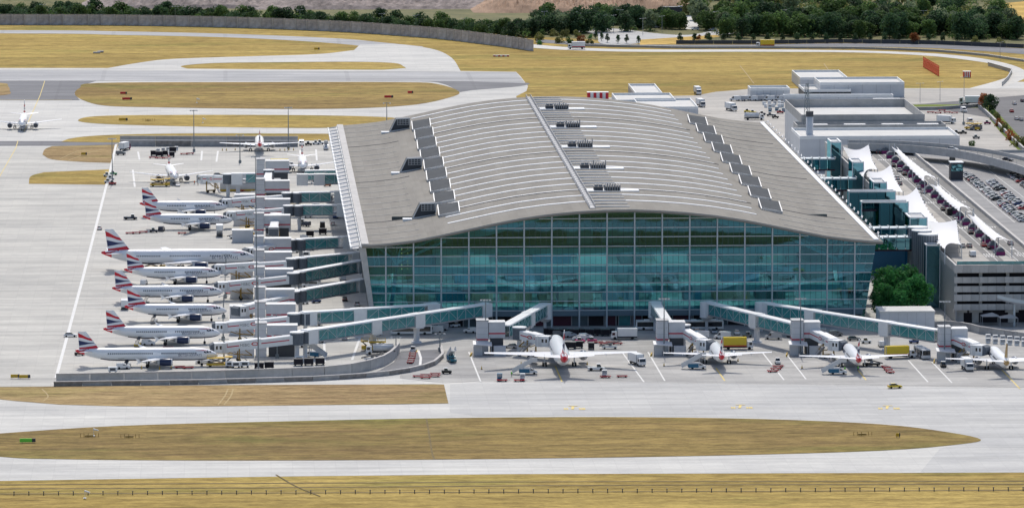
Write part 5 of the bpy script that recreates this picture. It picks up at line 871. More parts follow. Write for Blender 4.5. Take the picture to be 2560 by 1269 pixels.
# front apron
cluster('power unit', 'between the stair towers and walkways', [(748, 905, 0, 'white'), (752, 760, 0, 'white'), (770, 690, 0, 'white'), (757, 705, 0, 'white'), (742, 655, 0, 'white'), (765, 642, 0, 'white'), (752, 560, 0, 'white'), (790, 520, 0, 'white'), (770, 545, 0, 'white')], order='from the near end')
cluster('dolly', 'scattered beside the left-hand airliners', [(450, 920, 10, 'black'), (470, 921, 10, 'black'), (420, 872, 0, 'black'), (590, 780, 0, 'black'), (575, 735, 0, 'black'), (300, 690, 0, 'black'), (455, 585, 0, 'black')], order='from the near end')
cluster('belt loader', 'at the rear hold of a left-hand airliner', [(318, 917, 80, 'white'), (345, 865, 80, 'yellow'), (385, 807, 80, 'silver'), (365, 762, 80, 'navy_blue')])
cluster('minibus', 'on the service road along the terminal side', [(858, 700, 90, 'white'), (845, 655, 90, 'silver'), (838, 545, 90, 'blue'), (826, 505, 90, 'grey')])
cluster('small van', 'parked along the glass front between the walkways', [(1175, 832, 170, 'white'), (1240, 838, 10, 'yellow'), (2050, 835, 170, 'silver'), (2090, 840, 10, 'grey'), (1975, 842, 90, 'navy_blue')])
cluster('dolly', 'in the loose row before the equipment park', [(1495 + 16 * k, 858 + (k % 2) * 3, 0, 'black') for k in range(4)])
cluster('tug', 'moving on the lane behind the front airliners', [(1700, 838, 0, 'orange'), (1868, 843, 180, 'grey'), (2165, 858, 0, 'white'), (2285, 858, 180, 'blue')])
cluster('stair truck', 'at the tail of the leftmost front wide-body', [(1322, 935, 0, 'white')]); cluster('stair truck', 'at the tail of the second front airliner', [(1744, 922, 0, 'white')]); cluster('stair truck', 'at the tail of the third front airliner', [(2095, 935, 0, 'white')])
cluster('dolly', 'in the pair below the leftmost front wide-body', [(1255, 953, 0, 'black'), (1298, 953, 0, 'black')]); put('blue container', 'blue cargo container standing on the left dolly', 1249, 951, 0, base=0.68); put('container', 'white cargo container standing on a dolly by the steps', 1306, 951, 0, base=0.68)
cluster('dolly', 'in the pair right of the leftmost front wide-body', [(1513, 944, 0, 'black'), (1555, 943, 0, 'black')]); put('container', 'silver cargo container on the red-edged dolly', 1511, 942, 0, base=0.68); cluster('tow tractor', 'right of the leftmost front wide-body', [(1490, 926, 0, 'white')]); cluster('lorry', 'on the white line right of the leftmost wide-body', [(1593, 912, -70, 'white')])
cluster('car', 'under the jet bridge of the leftmost front wide-body', [(1277, 870, 160, 'silver')]); cluster('tug', 'in pink in the equipment park behind the wide-body', [(1450, 857, 0, 'pink'), (1480, 856, 0, 'pink')]); cluster('small van', 'in the equipment park at the glass front', [(1425, 843, 20, 'silver'), (1398, 840, 0, 'grey'), (1448, 851, 170, 'white'), (1465, 847, 10, 'white')]); cluster('cage trolley', 'in the equipment park right of the wide-body nose', [(1412, 872, 0, 'white'), (1428, 872, 0, 'white'), (1446, 870, 0, 'white'), (1478, 873, 90, 'white')]); cluster('belt loader', 'in the equipment park right of the wide-body nose', [(1525, 872, 0, 'white')]); cluster('lorry', 'with red mark on its box by the zebra line', [(1560, 848, 180, 'white')])
cluster('cage trolley', 'in the long dark row along the glass front', [(1370 + 13 * k, 838 + (k % 3), 0, 'white') for k in range(13)])
cluster('bus', 'behind the second front jet bridge tower', [(1640, 824, 180, 'white')]); cluster('bus', 'at the glass front right of the second tower', [(1757, 824, 180, 'white')]); cluster('car', 'on the service road behind the second front airliner', [(1742, 832, -90, 'white'), (1785, 833, -90, 'silver'), (1842, 836, -90, 'white')]); cluster('van', 'on the service road behind the second front airliner', [(1752, 845, 170, 'white'), (1806, 847, 170, 'white'), (1933, 848, 170, 'silver')]); cluster('catering lorry', 'parked below the third walkway', [(1888, 814, 170, 'white')]); cluster('tug', 'near the pylon of the third walkway', [(1938, 833, 0, 'plum')])
cluster('yellow lorry', 'behind the wing of the second front airliner', [(1845, 873, 0, 'white')]); cluster('yellow lorry', 'behind the wing of the third front airliner', [(2250, 895, 8, 'white')]); cluster('coach', 'on the apron left of the rightmost tower', [(2305, 893, -82, 'white')]); cluster('car', 'driving on the taxiway', [(2237, 970, 8, 'yellow')]); cluster('small van', 'left of the rightmost glazed walkway pylon', [(2204, 866, 90, 'white')]); cluster('car', 'behind the nose of the third front airliner', [(2135, 851, 0, 'grey')])
cluster('dolly', 'in the red-edged train between second and third front airliners', [(1932, 930, 20, 'black'), (1940, 924, 20, 'black'), (1945, 918, 20, 'black')]); cluster('tug', 'leading the red-edged dollies between second and third front airliners', [(1944, 909, -90, 'white')]); cluster('belt loader', 'at the tail hold of the third front airliner', [(2180, 915, 170, 'black')]); cluster('dolly', 'in the short row right of the belt loader', [(2225, 932, -70, 'black'), (2220, 926, -70, 'black'), (2215, 920, -70, 'black')]); cluster('tug', 'left of the gold-tailed airliner', [(2358, 918, -90, 'black')]); cluster('lorry', 'under the wing of the gold-tailed airliner', [(2418, 924, -85, 'white')])
cluster('container', 'stored behind the yellow rail at the right edge', [(2470 + 18 * (k % 6), 848 + 9 * (k // 6) + 1.5 * (k % 6), 0, 'white') for k in range(12)]); cluster('cone', 'on the front apron', [(1204, 923, 0, 'yellow'), (1303, 912, 0, 'yellow'), (1468, 912, 0, 'yellow'), (1660, 915, 0, 'yellow'), (1845, 903, 0, 'yellow'), (2005, 921, 0, 'yellow')])
for lb, u, v, c in (('hi-vis worker standing by the leftmost wide-body steps', 1279, 942, 'green_vest'), ('hi-vis worker under the third front airliner tail', 2145, 928, 'green_vest'), ('hi-vis worker beside the third front stair truck', 2112, 930, 'green_vest'), ('hi-vis worker near the nearest airliner hold van', 310, 921, 'green_vest'), ('hi-vis worker at the pylon behind the wide-body nose', 1301, 832, 'green_vest'), ('hi-vis worker by the yellow trailer behind the second front airliner', 1812, 870, 'green_vest'), ('worker in orange by the airliner that faces the viewer', 486, 462, 'cloth_orange'), ('worker in orange right of the loader on the far apron', 495, 464, 'cloth_orange')):
    if 'person_body' not in _txt:
        me = bpy.data.meshes.new('skeleton'); vs = [(0, 0, 0.95), (0, 0, 1.2), (0, 0, 1.42), (0, 0, 1.52), (0.02, 0, 1.66), (0, 0.1, 0.9), (0.02, 0.11, 0.5), (0, 0.12, 0.07), (0.14, 0.12, 0.04), (0, -0.1, 0.9), (-0.02, -0.11, 0.5), (0, -0.12, 0.07), (0.14, -0.12, 0.04), (0, 0.2, 1.4), (0.03, 0.27, 1.12), (0.12, 0.27, 0.88), (0, -0.2, 1.4), (0.03, -0.27, 1.12), (0.12, -0.27, 0.88)]
        me.from_pydata(vs, [(0, 1), (1, 2), (2, 3), (3, 4), (0, 5), (5, 6), (6, 7), (7, 8), (0, 9), (9, 10), (10, 11), (11, 12), (2, 13), (13, 14), (14, 15), (2, 16), (16, 17), (17, 18)], [])
        o = bpy.data.objects.new('skeleton', me); COL.objects.link(o); sk = o.modifiers.new('skin', 'SKIN'); o.modifiers.new('sub', 'SUBSURF').levels = 1
        rad = [0.16, 0.15, 0.17, 0.07, 0.11, 0.1, 0.075, 0.055, 0.045, 0.1, 0.075, 0.055, 0.045, 0.07, 0.05, 0.04, 0.07, 0.05, 0.04]
        for sv, r_ in zip(me.skin_vertices[0].data, rad): sv.radius = (r_, r_)
        me.skin_vertices[0].data[0].use_root = True
        bm_ = bpy.data.meshes.new_from_object(o.evaluated_get(bpy.context.evaluated_depsgraph_get())); bpy.data.objects.remove(o); bm_.materials.clear()
        for q in ('cloth_dark', 'skin'): bm_.materials.append(MATS[q])
        for f in bm_.polygons: f.material_index = 1 if f.center.z > 1.5 or (abs(f.center.y) > 0.2 and f.center.z < 0.95) else 0
        _txt['person_body'] = bm_
    p = G(u, v); r = thing('person', lb, 'person', (p.x, p.y, 0.11), -1.2); ob('body', _txt['person_body'], r)
    mb = MB(); mb.loft([[(w * math.cos(2 * PI * i / 10), w2 * math.sin(2 * PI * i / 10), z) for i in range(10)] for z, w, w2 in ((0.9, 0.19, 0.22), (1.2, 0.18, 0.21), (1.42, 0.19, 0.26), (1.5, 0.11, 0.12))]); ob('vest', mb.mesh('vest', c), r)
# ---------------------------------------------------------------- apron walls, ramp, masts, signs
def wall(name, label, pts, h, t, seg, m, cap, low=None, uv=True, base=0.1):
    q = [Vector((G(*p).x, G(*p).y)) if uv else Vector(p) for p in pts]; c = q[0]; r = thing(name, label, 'wall', (c.x, c.y, base)); L = [0]
    for a, b in zip(q, q[1:]): L.append(L[-1] + (b - a).length)
    def at(s):
        for i in range(len(q) - 1):
            if s <= L[i + 1] + 1e-6: return q[i] + (q[i + 1] - q[i]) * ((s - L[i]) / (L[i + 1] - L[i]))
        return q[-1]
    n = max(1, round(L[-1] / seg))
    for k in range(n):
        a, b = at(L[-1] * k / n) - c, at(L[-1] * (k + 1) / n) - c; d = (b - a); ln = d.length; rz = math.atan2(d.y, d.x); mb = MB(); g = 0.06
        mb.box(g, ln - g, -t / 2, t / 2, 0, h); o = ob('panel', mb.mesh('panel', m if not isinstance(m, (list, tuple)) else m[k % len(m)]), r, (a.x, a.y, 0), rz)
        mb = MB(); mb.box(-0.02, ln + 0.02, -t / 2 - 0.12, t / 2 + 0.12, h, h + 0.25); ob('coping', mb.mesh('coping', cap), o)
    return r
wall('apron_wall', 'pale concrete panel wall edging the left apron, curving to the ramp', [(140, 960), (500, 953), (800, 943), (900, 932), (955, 916), (985, 898), (997, 880)], 3.0, 0.6, 10.5, ['panel_concrete', 'panel_concrete_b', 'panel_concrete', 'wall_cap'], 'wall_cap')
wall('ramp_wall', 'low dirty concrete kerb wall along the outer side of the ramp', [(134, 965), (500, 960), (800, 951), (950, 941), (1045, 927), (1090, 911), (1107, 893), (1102, 874)], 1.2, 0.6, 9, ['wall_dirty', 'wall_concrete'], 'wall_cap')
sheet('ramp_road', [(1002, 878), (1098, 873), (1103, 892), (1086, 910), (1040, 925), (945, 939), (905, 943), (950, 925), (985, 905)], 0.115, 'dark_asphalt')
mk = MB(); strip(mk, [(1046, 876), (1052, 895), (1050, 917)], 0.8, 0.14); struct('road_marking', mk, 'worn_white')
wall('blast_wall', 'dark two-tier blast wall behind the far apron', [(300, 366), (745, 367)], 2.4, 0.8, 16, ['wall_concrete', 'wall_dirty'], 'metal_grey'); wall('blast_wall', 'upper concrete tier standing just behind the dark far blast wall', [(300, 360), (745, 361)], 3.2, 0.6, 16, ['panel_concrete_b', 'wall_concrete'], 'wall_cap')
def mast(label, u, v, h, heads=4):
    p = G(u, v); r = thing('light_mast', label, 'light mast', (p.x, p.y, 0.1), 0, 'tall apron light masts'); mb = MB(); mb.tube((0, 0, 0), (0, 0, h), 0.26, 0.12, 8); mb.tube((0, 0, 0), (0, 0, 1.2), 0.6, n=8); ob('pole', mb.mesh('pole', 'mast_grey'), r); mb = MB(); mb.bar((-1.6, 0, h - 0.2), (1.6, 0, h - 0.2), 0.18); mb.bar((0, -1.2, h - 0.4), (0, 1.2, h - 0.4), 0.18); hd = ob('head_frame', mb.mesh('head_frame', 'mast_grey'), r)
    for k in range(heads): x = -1.4 + 2.8 * k / max(1, heads - 1); mb = MB(); mb.box(-0.32, 0.32, -0.45, 0.25, -0.55, -0.25); ob('floodlight', mb.mesh('floodlight', 'metal_light'), hd, (x, 0, h))
for lb, u, v, h in (('tall light mast nearest the concrete wall', 646, 928, 30), ('tall light mast behind the second jet bridge', 642, 800, 30), ('tall light mast beside the wide-body nose', 641, 688, 30), ('tall light mast at the far jet bridge node', 640, 590, 30), ('tall light mast at the left edge of the stands', 281, 462, 19), ('light mast before the far blast wall, left one', 485, 380, 18), ('light mast before the far blast wall, right one', 721, 372, 18), ('light mast beyond the terminal roof edge', 967, 312, 10), ('light mast left of the far node', 600, 408, 12), ('light mast rising beside the leftmost front tower', 1214, 884, 17.5), ('light mast rising beside the second front tower', 1660, 889, 18.5), ('light mast rising beside the third front tower', 2001, 889, 18.5), ('light mast rising beside the rightmost front tower', 2361, 905, 19.5), ('slim mast with signal head at the end of the ramp wall', 1100, 878, 6), ('slim mast at the inner ramp wall', 990, 888, 6)): mast(lb, u, v, h, 2 if h < 15 else 4)
for k, (u, v) in enumerate(((563, 745), (565, 688), (560, 905), (558, 850), (559, 795), (693, 895), (691, 842))):                   # slim camera posts by the bridges
    mast('slim pole by the jet bridge cabs, %s of the slim poles' % nth(k + 1), u, v, 7.5, 1)
def sign(label, u, v, w, m, z=0.1):
    p = G(u, v); r = thing('taxiway_sign', label, 'sign', (p.x, p.y, z), 0, 'taxiway signs'); mb = MB(); mb.box(-w / 2, w / 2, -0.15, 0.15, 0.25, 1.25); ob('board', mb.mesh('board', m), r); mb = MB(); mb.box(w * 0.28, w / 2 + 0.02, -0.18, 0.18, 0.24, 1.27); ob('dark_end', mb.mesh('dark_end', 'metal_dark'), r); mb = MB()
    for x in (-w * 0.35, w * 0.35): mb.bar((x, 0, 0), (x, 0, 0.3), 0.12)
    ob('leg', mb.mesh('leg', 'metal_grey'), r)
for lb, u, v, w, m in (('upper red taxiway sign on the left grass island', 309, 237, 3.2, 'livery_red'), ('lower red taxiway sign on the left grass island', 318, 251, 4.6, 'livery_red'), ('red taxiway sign near the right tip of the grass island', 1026, 235, 2.6, 'livery_red'), ('long red taxiway sign at the right of the grass island', 972, 246, 4.2, 'livery_red'), ('yellow taxiway sign on the thin grass island', 308, 303, 4, 'yellow_plant'), ('yellow taxiway sign on the brown grass patch', 210, 389, 2.4, 'yellow_plant'), ('orange taxiway sign at the tip of the far grass', 792, 126, 2.8, 'yellow_plant'), ('lime taxiway sign on the near lens of grass', 69, 1107, 4.5, 'green_vest'), ('left yellow taxiway sign at the lower left edge', 38, 946, 2.8, 'yellow_plant'), ('right yellow taxiway sign at the lower left edge', 62, 947, 3.4, 'yellow_plant'), ('small yellow taxiway sign at the right of the near grass lens', 2245, 1093, 1.2, 'yellow_plant')): sign(lb, u, v, w, m, 0.12)
pm = _m(lambda b: (b.box(-0.12, 0.12, -0.12, 0.12, 0, 0.9), b.box(-0.2, 0.2, -0.2, 0.2, 0.9, 1.05)), 'marker_post', 'metal_dark')
for k in range(69):
    u = 35 + 37.1 * k; v = 1237 - 0.0045 * u; p = G(u, v); tag(ob('marker_post', pm, None, (p.x, p.y, 0)), 'short dark post in the near grass row, %s from the left' % nth(k + 1), 'post', 'row of short posts in the near grass')
wc = _m(lambda b: (b.tube((0, 0, 0), (0, 0, 2.2), 0.06, n=6), b.tube((-0.1, 0, 2.0), (1.4, 0, 1.6), 0.35, 0.18, 8), b.box(-0.4, 0.4, -0.4, 0.4, 0, 0.2)), 'wind_sock', 'white_metal')
for lb, u, v in (('small white wind vane in the nearest grass', 212, 1246), ('small white wind vane on the left of the near grass lens', 234, 1090), ('small white wind vane beyond the left light mast', 507, 308), ('small white wind vane on the island before the runway', 492, 258)): p = G(u, v); tag(ob('wind_vane', wc, None, (p.x, p.y, 0.1)), lb, 'wind vane')
am = _m(lambda b: [b.bar((x, 0, 0), (x, 0, 1.1), 0.14) for x in (-2.6, -1.6, -0.4, 1.6, 2.6)] + [b.bar((-1.4, 0, 0.35), (1.0, 0, 0.35), 0.4)], 'lamp_array', 'ochre_metal')
for lb, u, v in (('stub array on the near grass lens, left one', 224, 1092), ('stub array on the near grass lens, middle one', 325, 1094), ('stub array on the near grass lens, right one', 2157, 1088), ('stub array on the thin grass island', 372, 303)): p = G(u, v); tag(ob('stub_array', am, None, (p.x, p.y, 0.1)), lb, 'lamp array')
# ---------------------------------------------------------------- elevated forecourt and car park at the right
DZ = 18.0
def B(u, v, X): d = ray(u, v); t = X / d.x; return Vector((X, d.y * t, H + d.z * t))
r = FC = thing('forecourt_building', 'multi-storey concrete car park carrying the drop-off forecourt right of the terminal', 'building', (241, 1833, 0))
def fp_(name, mb, m, parent=None): o = ob(name, mb.mesh(name, m), parent or FC, (-241, -1833, 0) if parent is None else (0, 0, 0)); return o
mb = MB(); mb.box(241, 271.5, 1834, 2240, DZ - 1.2, DZ); fp_('deck', mb, 'deck_pave')
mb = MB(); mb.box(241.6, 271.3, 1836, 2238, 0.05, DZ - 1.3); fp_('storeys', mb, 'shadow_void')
mb = MB(); mb.box(240.6, 241.0, 1833.4, 2240, 0, 16.9); fp_('side_wall', mb, 'metal_grey')
mb = MB(); mb.box(240.4, 241.0, 1833.4, 2240, 16.9, DZ + 1.5); fp_('side_parapet', mb, 'panel_concrete')
mb = MB(); mb.box(271.4, 272.0, 1836, 2225, 14.0, DZ + 1.2); fp_('inner_parapet', mb, 'panel_concrete')
mb = MB(); mb.box(272.0, 275.5, 1862, 2225, 15.8, 16.6); fp_('walkway', mb, 'wall_cap')
for z0, z1 in ((17.0, 19.6), (13.6, 15.6), (10.6, 12.6), (7.6, 9.8), (4.6, 6.6)):
    pm = MB(); pm.box(0.04, 2.76, 0, 0.4, z0, z1)
    ma, mbb = pm.mesh('facade_panel', 'panel_concrete'), pm.mesh('facade_panel', 'panel_concrete_b')
    for k in range(13 if z0 > 16 else 19): ob('facade_panel', (ma, mbb)[(k * 7 + int(z0)) % 3 == 0], FC, (k * 2.8 - 1, 0, 0))
for u in (2402, 2440, 2530, 2600): x = A(u, 805, 1834).x; mb = MB(); mb.box(x - 1.1, x + 1.1, 1835.5, 1837.5, 0.05, 3.6); mb.box(x - 2.2, x + 2.2, 1834.5, 1838, 3.6, 4.5); fp_('column', mb, 'panel_concrete')
for x in (249, 258, 267): mb = MB(); mb.box(x - 0.5, x + 0.5, 1834.6, 1835.4, 4.6, 17); fp_('column', mb, 'panel_concrete_b')
mb = MB(); mb.box(241, 271, 1834.2, 1834.35, 19.6, 20.7)
fp_('glass_rail', mb, 'link_glass')
mk = MB()
for x in (257.6, 264.5, 268): strip(mk, [(x, 1840), (x, 2235)], 0.25, DZ + 0.03, False)
for y in (1868, 1873, 1950, 2030, 2110, 2180):
    for k in range(9): strip(mk, [(255.5 + k * 0.9, y), (255.5 + k * 0.9, y + 3.5)], 0.45, DZ + 0.03, False)
    for k in range(5): strip(mk, [(266.4 + k * 0.9, y + 2), (266.4 + k * 0.9, y + 5.5)], 0.45, DZ + 0.03, False)
for k in range(12): strip(mk, [(266.5, 1890 + 28 * k), (267.8, 1890 + 28 * k)], 3.0, DZ + 0.03, False)
struct('road_marking', mk, 'worn_white')
pv = MB(); pv.box(259.5, 263.8, 1846, 2215, DZ + 0.01, DZ + 0.15); pv.box(243, 254.8, 1842, 2215, DZ + 0.01, DZ + 0.15); struct('pavement', pv, 'service_pave')
# parking deck to the right, flyover ramp
r = PD = thing('parking_deck', 'open top parking deck full of cars behind the forecourt', 'parking deck', (300, 2100, 0)); mb = MB(); mb.box(275.6, 345, 1862, 2226, 15.0, 16.0); ob('deck', mb.mesh('deck', 'park_pave'), r, (-300, -2100, 0)); mb = MB(); mb.box(272.2, 344, 1863, 2225, 0.05, 14.9); ob('storeys', mb.mesh('storeys', 'panel_concrete_b'), r, (-300, -2100, 0)); mb = MB(); mb.box(275.5, 345, 1861.6, 1862, 14.6, 17.1); ob('parapet', mb.mesh('parapet', 'panel_concrete'), r, (-300, -2100, 0)); mb = MB(); mb.box(276, 345, 2226, 2226.4, 14.6, 17.1); ob('parapet', mb.mesh('parapet', 'panel_concrete'), r, (-300, -2100, 0))
mk = MB()
for k in range(60): strip(mk, [(282.3, 1985 + 2.75 * k), (287.2, 1985 + 2.75 * k)], 0.12, 16.03, False)
for x in (281.4, 296): strip(mk, [(x, 1985), (x, 2200)], 0.25, 16.03, False)
struct('parking_marking', mk, 'worn_white')
rs = random.Random(11); COLS = ['white', 'silver', 'grey', 'black', 'silver', 'white', 'grey', 'silver', 'blue', 'black', 'silver', 'red']
def carat(label, x, y, z, hd, c, kind='car', grp=None): o = thing(*(NAME[kind][0], label, NAME[kind][1]), loc=(x, y, z + 0.01), rz=math.radians(hd), group=grp); return build(TPL[kind], o, {'body': 'paint_' + c})
def carrow(where, x, ys, hd, grp, kinds=('car',)):
    seen = {}
    for y in ys:
        c = rs.choice(COLS); seen[c] = seen.get(c, 0) + 1; carat('%s car %s, %s %s one from the near end' % (c, where, nth(seen[c]), c), x + rs.uniform(-0.3, 0.3), y, 16.0, hd + rs.choice((0, 180)), c, 'car', grp)
carrow('in the long deck row', 284.8, [1986.4 + 2.75 * k for k in range(58) if not (22 <= k <= 24 or k in (9, 40))], 0, 'cars in the long deck row')
carrow('in the second deck row', 290.6, [2025 + 2.75 * k for k in range(34) if k not in (3, 4, 11, 12, 20, 21, 22)], 0, 'cars in the second deck row')
carrow('in the short row near the flyover', 302.5, [2088 + 2.75 * k for k in range(20) if k not in (8, 9)], 0, 'cars in the short deck row'); carrow('in the right-hand deck row', 308.5, [2060 + 2.75 * k for k in range(20) if k % 6 != 2], 0, 'cars in the right deck row')
for lb, u, v, c, k in (('black car at the far end of the forecourt', 2194, 384, 'black', 'car'), ('black car first in the forecourt queue', 2233, 417, 'black', 'car'), ('silver car second in the forecourt queue', 2248, 429, 'silver', 'car'), ('black large car third in the forecourt queue', 2261, 438, 'black', 'car'), ('silver car beside the second canopy', 2243, 450, 'silver', 'car'), ('dark grey car below the second canopy tip', 2249, 463, 'grey', 'car'), ('silver car leading the middle pair on the forecourt', 2297, 473, 'silver', 'car'), ('pale pink-white car of the middle pair on the forecourt', 2308, 483, 'white', 'car'), ('grey car right of the third canopy', 2304, 509, 'grey', 'car'), ('black minibus on the forecourt', 2372, 536, 'black', 'minibus'), ('black car just behind the forecourt minibus', 2358, 526, 'black', 'car'), ('white car near the fourth canopy tip', 2389, 554, 'white', 'car'), ('black taxi right of the fourth canopy', 2427, 584, 'black', 'car'), ('silver car at the near corner of the fourth canopy', 2406, 619, 'silver', 'car'), ('dark grey car at the near forecourt crossing', 2423, 619, 'grey', 'car'), ('red car under the nearest slim canopy', 2459, 616, 'red', 'car'), ('black car beside the red one at the near forecourt', 2474, 622, 'black', 'car'), ('white van at the front edge of the forecourt', 2431, 641, 'white', 'small van'), ('silver car at the tip of the nearest slim canopy', 2526, 611, 'silver', 'car')):
    p = G(u, v, DZ); carat(lb, p.x, p.y, DZ + (0.15 if 259.5 < p.x < 263.8 or p.x < 254.8 else 0.02), 90, c, k, 'cars on the forecourt')
fly = smooth_line([(2120, 360), (2200, 361), (2300, 366), (2400, 376), (2480, 390), (2580, 416), (2700, 460)], 5); fc = [G(u, v, 21) for u, v in fly]; r = thing('flyover', 'curved concrete flyover ramp crossing behind the forecourt', 'flyover', (fc[0].x, fc[0].y, 0)); o0 = Vector((fc[0].x, fc[0].y, 0))
def offs(d, z):
    out = []
    for i, p in enumerate(fc): t = (fc[min(i + 1, len(fc) - 1)] - fc[max(i - 1, 0)]); n = Vector((-t.y, t.x, 0)).normalized(); out.append(Vector((p.x, p.y, z)) + n * d - o0)
    return out
for nm, d0, d1, z0, z1, m in (('deck', -6, 6, 19.4, 20.6, 'deck_pave'), ('parapet', -6.5, -6.0, 18.9, 22.0, 'panel_concrete'), ('parapet', 6.0, 6.5, 18.9, 22.0, 'panel_concrete')):
    a, b, c_, d_ = offs(d0, z0), offs(d1, z0), offs(d1, z1), offs(d0, z1); mb = MB(); mb.loft([list(q) for q in zip(a, b, c_, d_)]); ob(nm, mb.mesh(nm, m), r)
for i in (8, 14, 20, 26): p = fc[i] - o0; mb = MB(); mb.tube((p.x, p.y, 0.05), (p.x, p.y, 19.4), 1.2, n=12); ob('pier', mb.mesh('pier', 'panel_concrete'), r)
rail = MB()
for p in offs(-6.2, 22.0): rail.bar(p, p + Vector((0, 0, 1.3)), 0.12)
ob('railing', rail.mesh('railing', 'metal_grey'), r); p = fc[14]; carat('white car driving on the flyover', p.x, p.y, 20.6, -20, 'white'); p = fc[22]; carat('black car driving on the flyover at the right edge', p.x, p.y - 2, 20.6, -35, 'black')
# spiral ramp ends at the near right
r = thing('spiral_ramp', 'curved concrete car ramp at the near right corner of the car park', 'ramp', (275, 1838, 0)); mb = MB(); rr = []; rb2 = []
for k in range(15):
    a = PI * (0.98 - 0.75 * k / 14); z = 17.5 - 5 * k / 14; cx_, cy_ = 12, 2
    def cp(R_, zz): return (cx_ + R_ * math.cos(a), cy_ - R_ * math.sin(a), zz)
    rr.append([cp(15, z - 0.6), cp(7, z - 0.6), cp(7, z), cp(15, z)]); rb2.append([cp(15.4, z - 1), cp(15, z - 1), cp(15, z + 1.4), cp(15.4, z + 1.4)])
mb.loft(rr); ob('deck', mb.mesh('deck', 'deck_pave'), r); mb = MB(); mb.loft(rb2); ob('parapet', mb.mesh('parapet', 'panel_concrete'), r); mb = MB()
for k in range(4): a = PI * (0.9 - 0.2 * k); mb.tube((12 + 11 * math.cos(a), 2 - 11 * math.sin(a), 0.05), (12 + 11 * math.cos(a), 2 - 11 * math.sin(a), 14), 0.7, n=10)
ob('pier', mb.mesh('pier', 'panel_concrete_b'), r)
r = thing('footbridge', 'slim blue-grey curved steel footbridge in front of the car park', 'footbridge', (255, 1828, 0)); mb = MB(); rr = [[(x, -3 - 0.02 * (x - 20) ** 2 * 0.2, z), (x, 0 - 0.02 * (x - 20) ** 2 * 0.2, z), (x, 0 - 0.02 * (x - 20) ** 2 * 0.2, z + 0.5), (x, -3 - 0.02 * (x - 20) ** 2 * 0.2, z + 0.5)] for x, z in [(-2 + 2 * k, 9.4 - 3.6 * (1 - math.exp(-k / 5))) for k in range(18)]]; mb.loft(rr); ob('deck', mb.mesh('deck', 'metal_grey'), r); mb = MB(); mb.loft([[(a[0][0], a[0][1] - 0.1, a[0][2] + 0.5), (a[0][0], a[0][1], a[0][2] + 0.5), (a[0][0], a[0][1], a[0][2] + 1.6), (a[0][0], a[0][1] - 0.1, a[0][2] + 1.6)] for a in rr]); ob('balustrade', mb.mesh('balustrade', 'frame_steel'), r); mb = MB(); mb.tube((4, -2.5, 0.05), (4, -2.5, 7.4), 0.35, n=8); ob('post', mb.mesh('post', 'frame_steel'), r)
# canopies: tensile sheets with scalloped edges, on masts
def canopy(label, LT, RT_, RB, LB, zs, nu=12, nv=9, sc=0.8):
    pts = [G(*q, DZ + z) for q, z in zip((LT, RT_, RB, LB), zs)]; c = sum(pts, Vector()) / 4; r = thing('canopy', label, 'canopy', (c.x, c.y, DZ), 0, 'white tensile canopies'); mb = MB(); c0 = Vector((c.x, c.y, DZ)); vs = []
    for i in range(nu * 3 + 1):
        s_ = i / (nu * 3)
        for j in range(nv + 1):
            t = j / nv; s = s_ + (0.5 - s_) * 0.3 * math.sin(PI * t); p = (pts[0] * (1 - t) + pts[1] * t) * (1 - s) + (pts[3] * (1 - t) + pts[2] * t) * s; edge = math.sin(PI * t); ph = (i % 3) / 3
            scal = sc * math.sin(PI * ph) * (1 - min(1, edge * 2.2)); mid = (pts[0] + pts[1]) / 2 * (1 - s) + (pts[3] + pts[2]) / 2 * s; d = Vector((mid.x - p.x, mid.y - p.y, 0)); L = d.length or 1
            q = p + d * min(0.4, scal / L) + Vector((0, 0, 0.35 * edge - 1.0 * math.sin(PI * s))); vs.append(q - c0)
    W_ = nv + 1; mb.add(vs, [(i * W_ + j, i * W_ + j + 1, (i + 1) * W_ + j + 1, (i + 1) * W_ + j) for i in range(nu * 3) for j in range(nv)]); me = mb.mesh('membrane', 'membrane', True); ob('membrane', me, r)
    for k in range(4):
        for j in (0, nv): q = vs[int(k * nu) * W_ + j]; m2 = MB(); m2.tube((q.x, q.y, 0.1), (q.x, q.y, q.z + 0.3), 0.16, n=6); ob('mast', m2.mesh('mast', 'metal_light'), r)
canopy('farthest white tensile canopy over the drop-off kerb', (2106, 366), (2172, 361), (2194, 424), (2158, 444), (3.5, 8, 4.5, 4.5)); canopy('second white tensile canopy from the far end of the kerb', (2156, 424), (2228, 411), (2258, 480), (2222, 504), (3.5, 8, 4.5, 4.5)); canopy('third white tensile canopy from the far end of the kerb', (2216, 482), (2292, 467), (2350, 560), (2308, 572), (3.5, 8, 4.5, 4.5)); canopy('nearest white tensile canopy over the drop-off kerb', (2286, 540), (2392, 549), (2404, 612), (2362, 624), (4, 8, 4.5, 5))
canopy('farthest slim white canopy on the middle island', (2224, 361), (2236, 361), (2346, 447), (2312, 457), (4, 4.5, 5.5, 4.5), sc=0.5); canopy('middle slim white canopy on the middle island', (2322, 455), (2338, 454), (2434, 523), (2400, 530), (4, 4.5, 5.5, 4.5), sc=0.5); canopy('nearest slim white canopy on the middle island', (2414, 530), (2432, 529), (2530, 604), (2488, 603), (4, 4.5, 5.5, 4.5), sc=0.5)
sh = [P('shell', _m(lambda b: b.loft([[(1.5 * math.cos(PI * i / 6), y, 2.6 * math.sin(PI * i / 6) ** 0.6) for i in range(7)] for y in (-1.8, 1.8)]), 'shell', 'bellows')), P('trim', _m(lambda b: b.box(-1.5, 1.5, -1.9, -1.8, 0, 1.2), 'trim', 'purple'))]
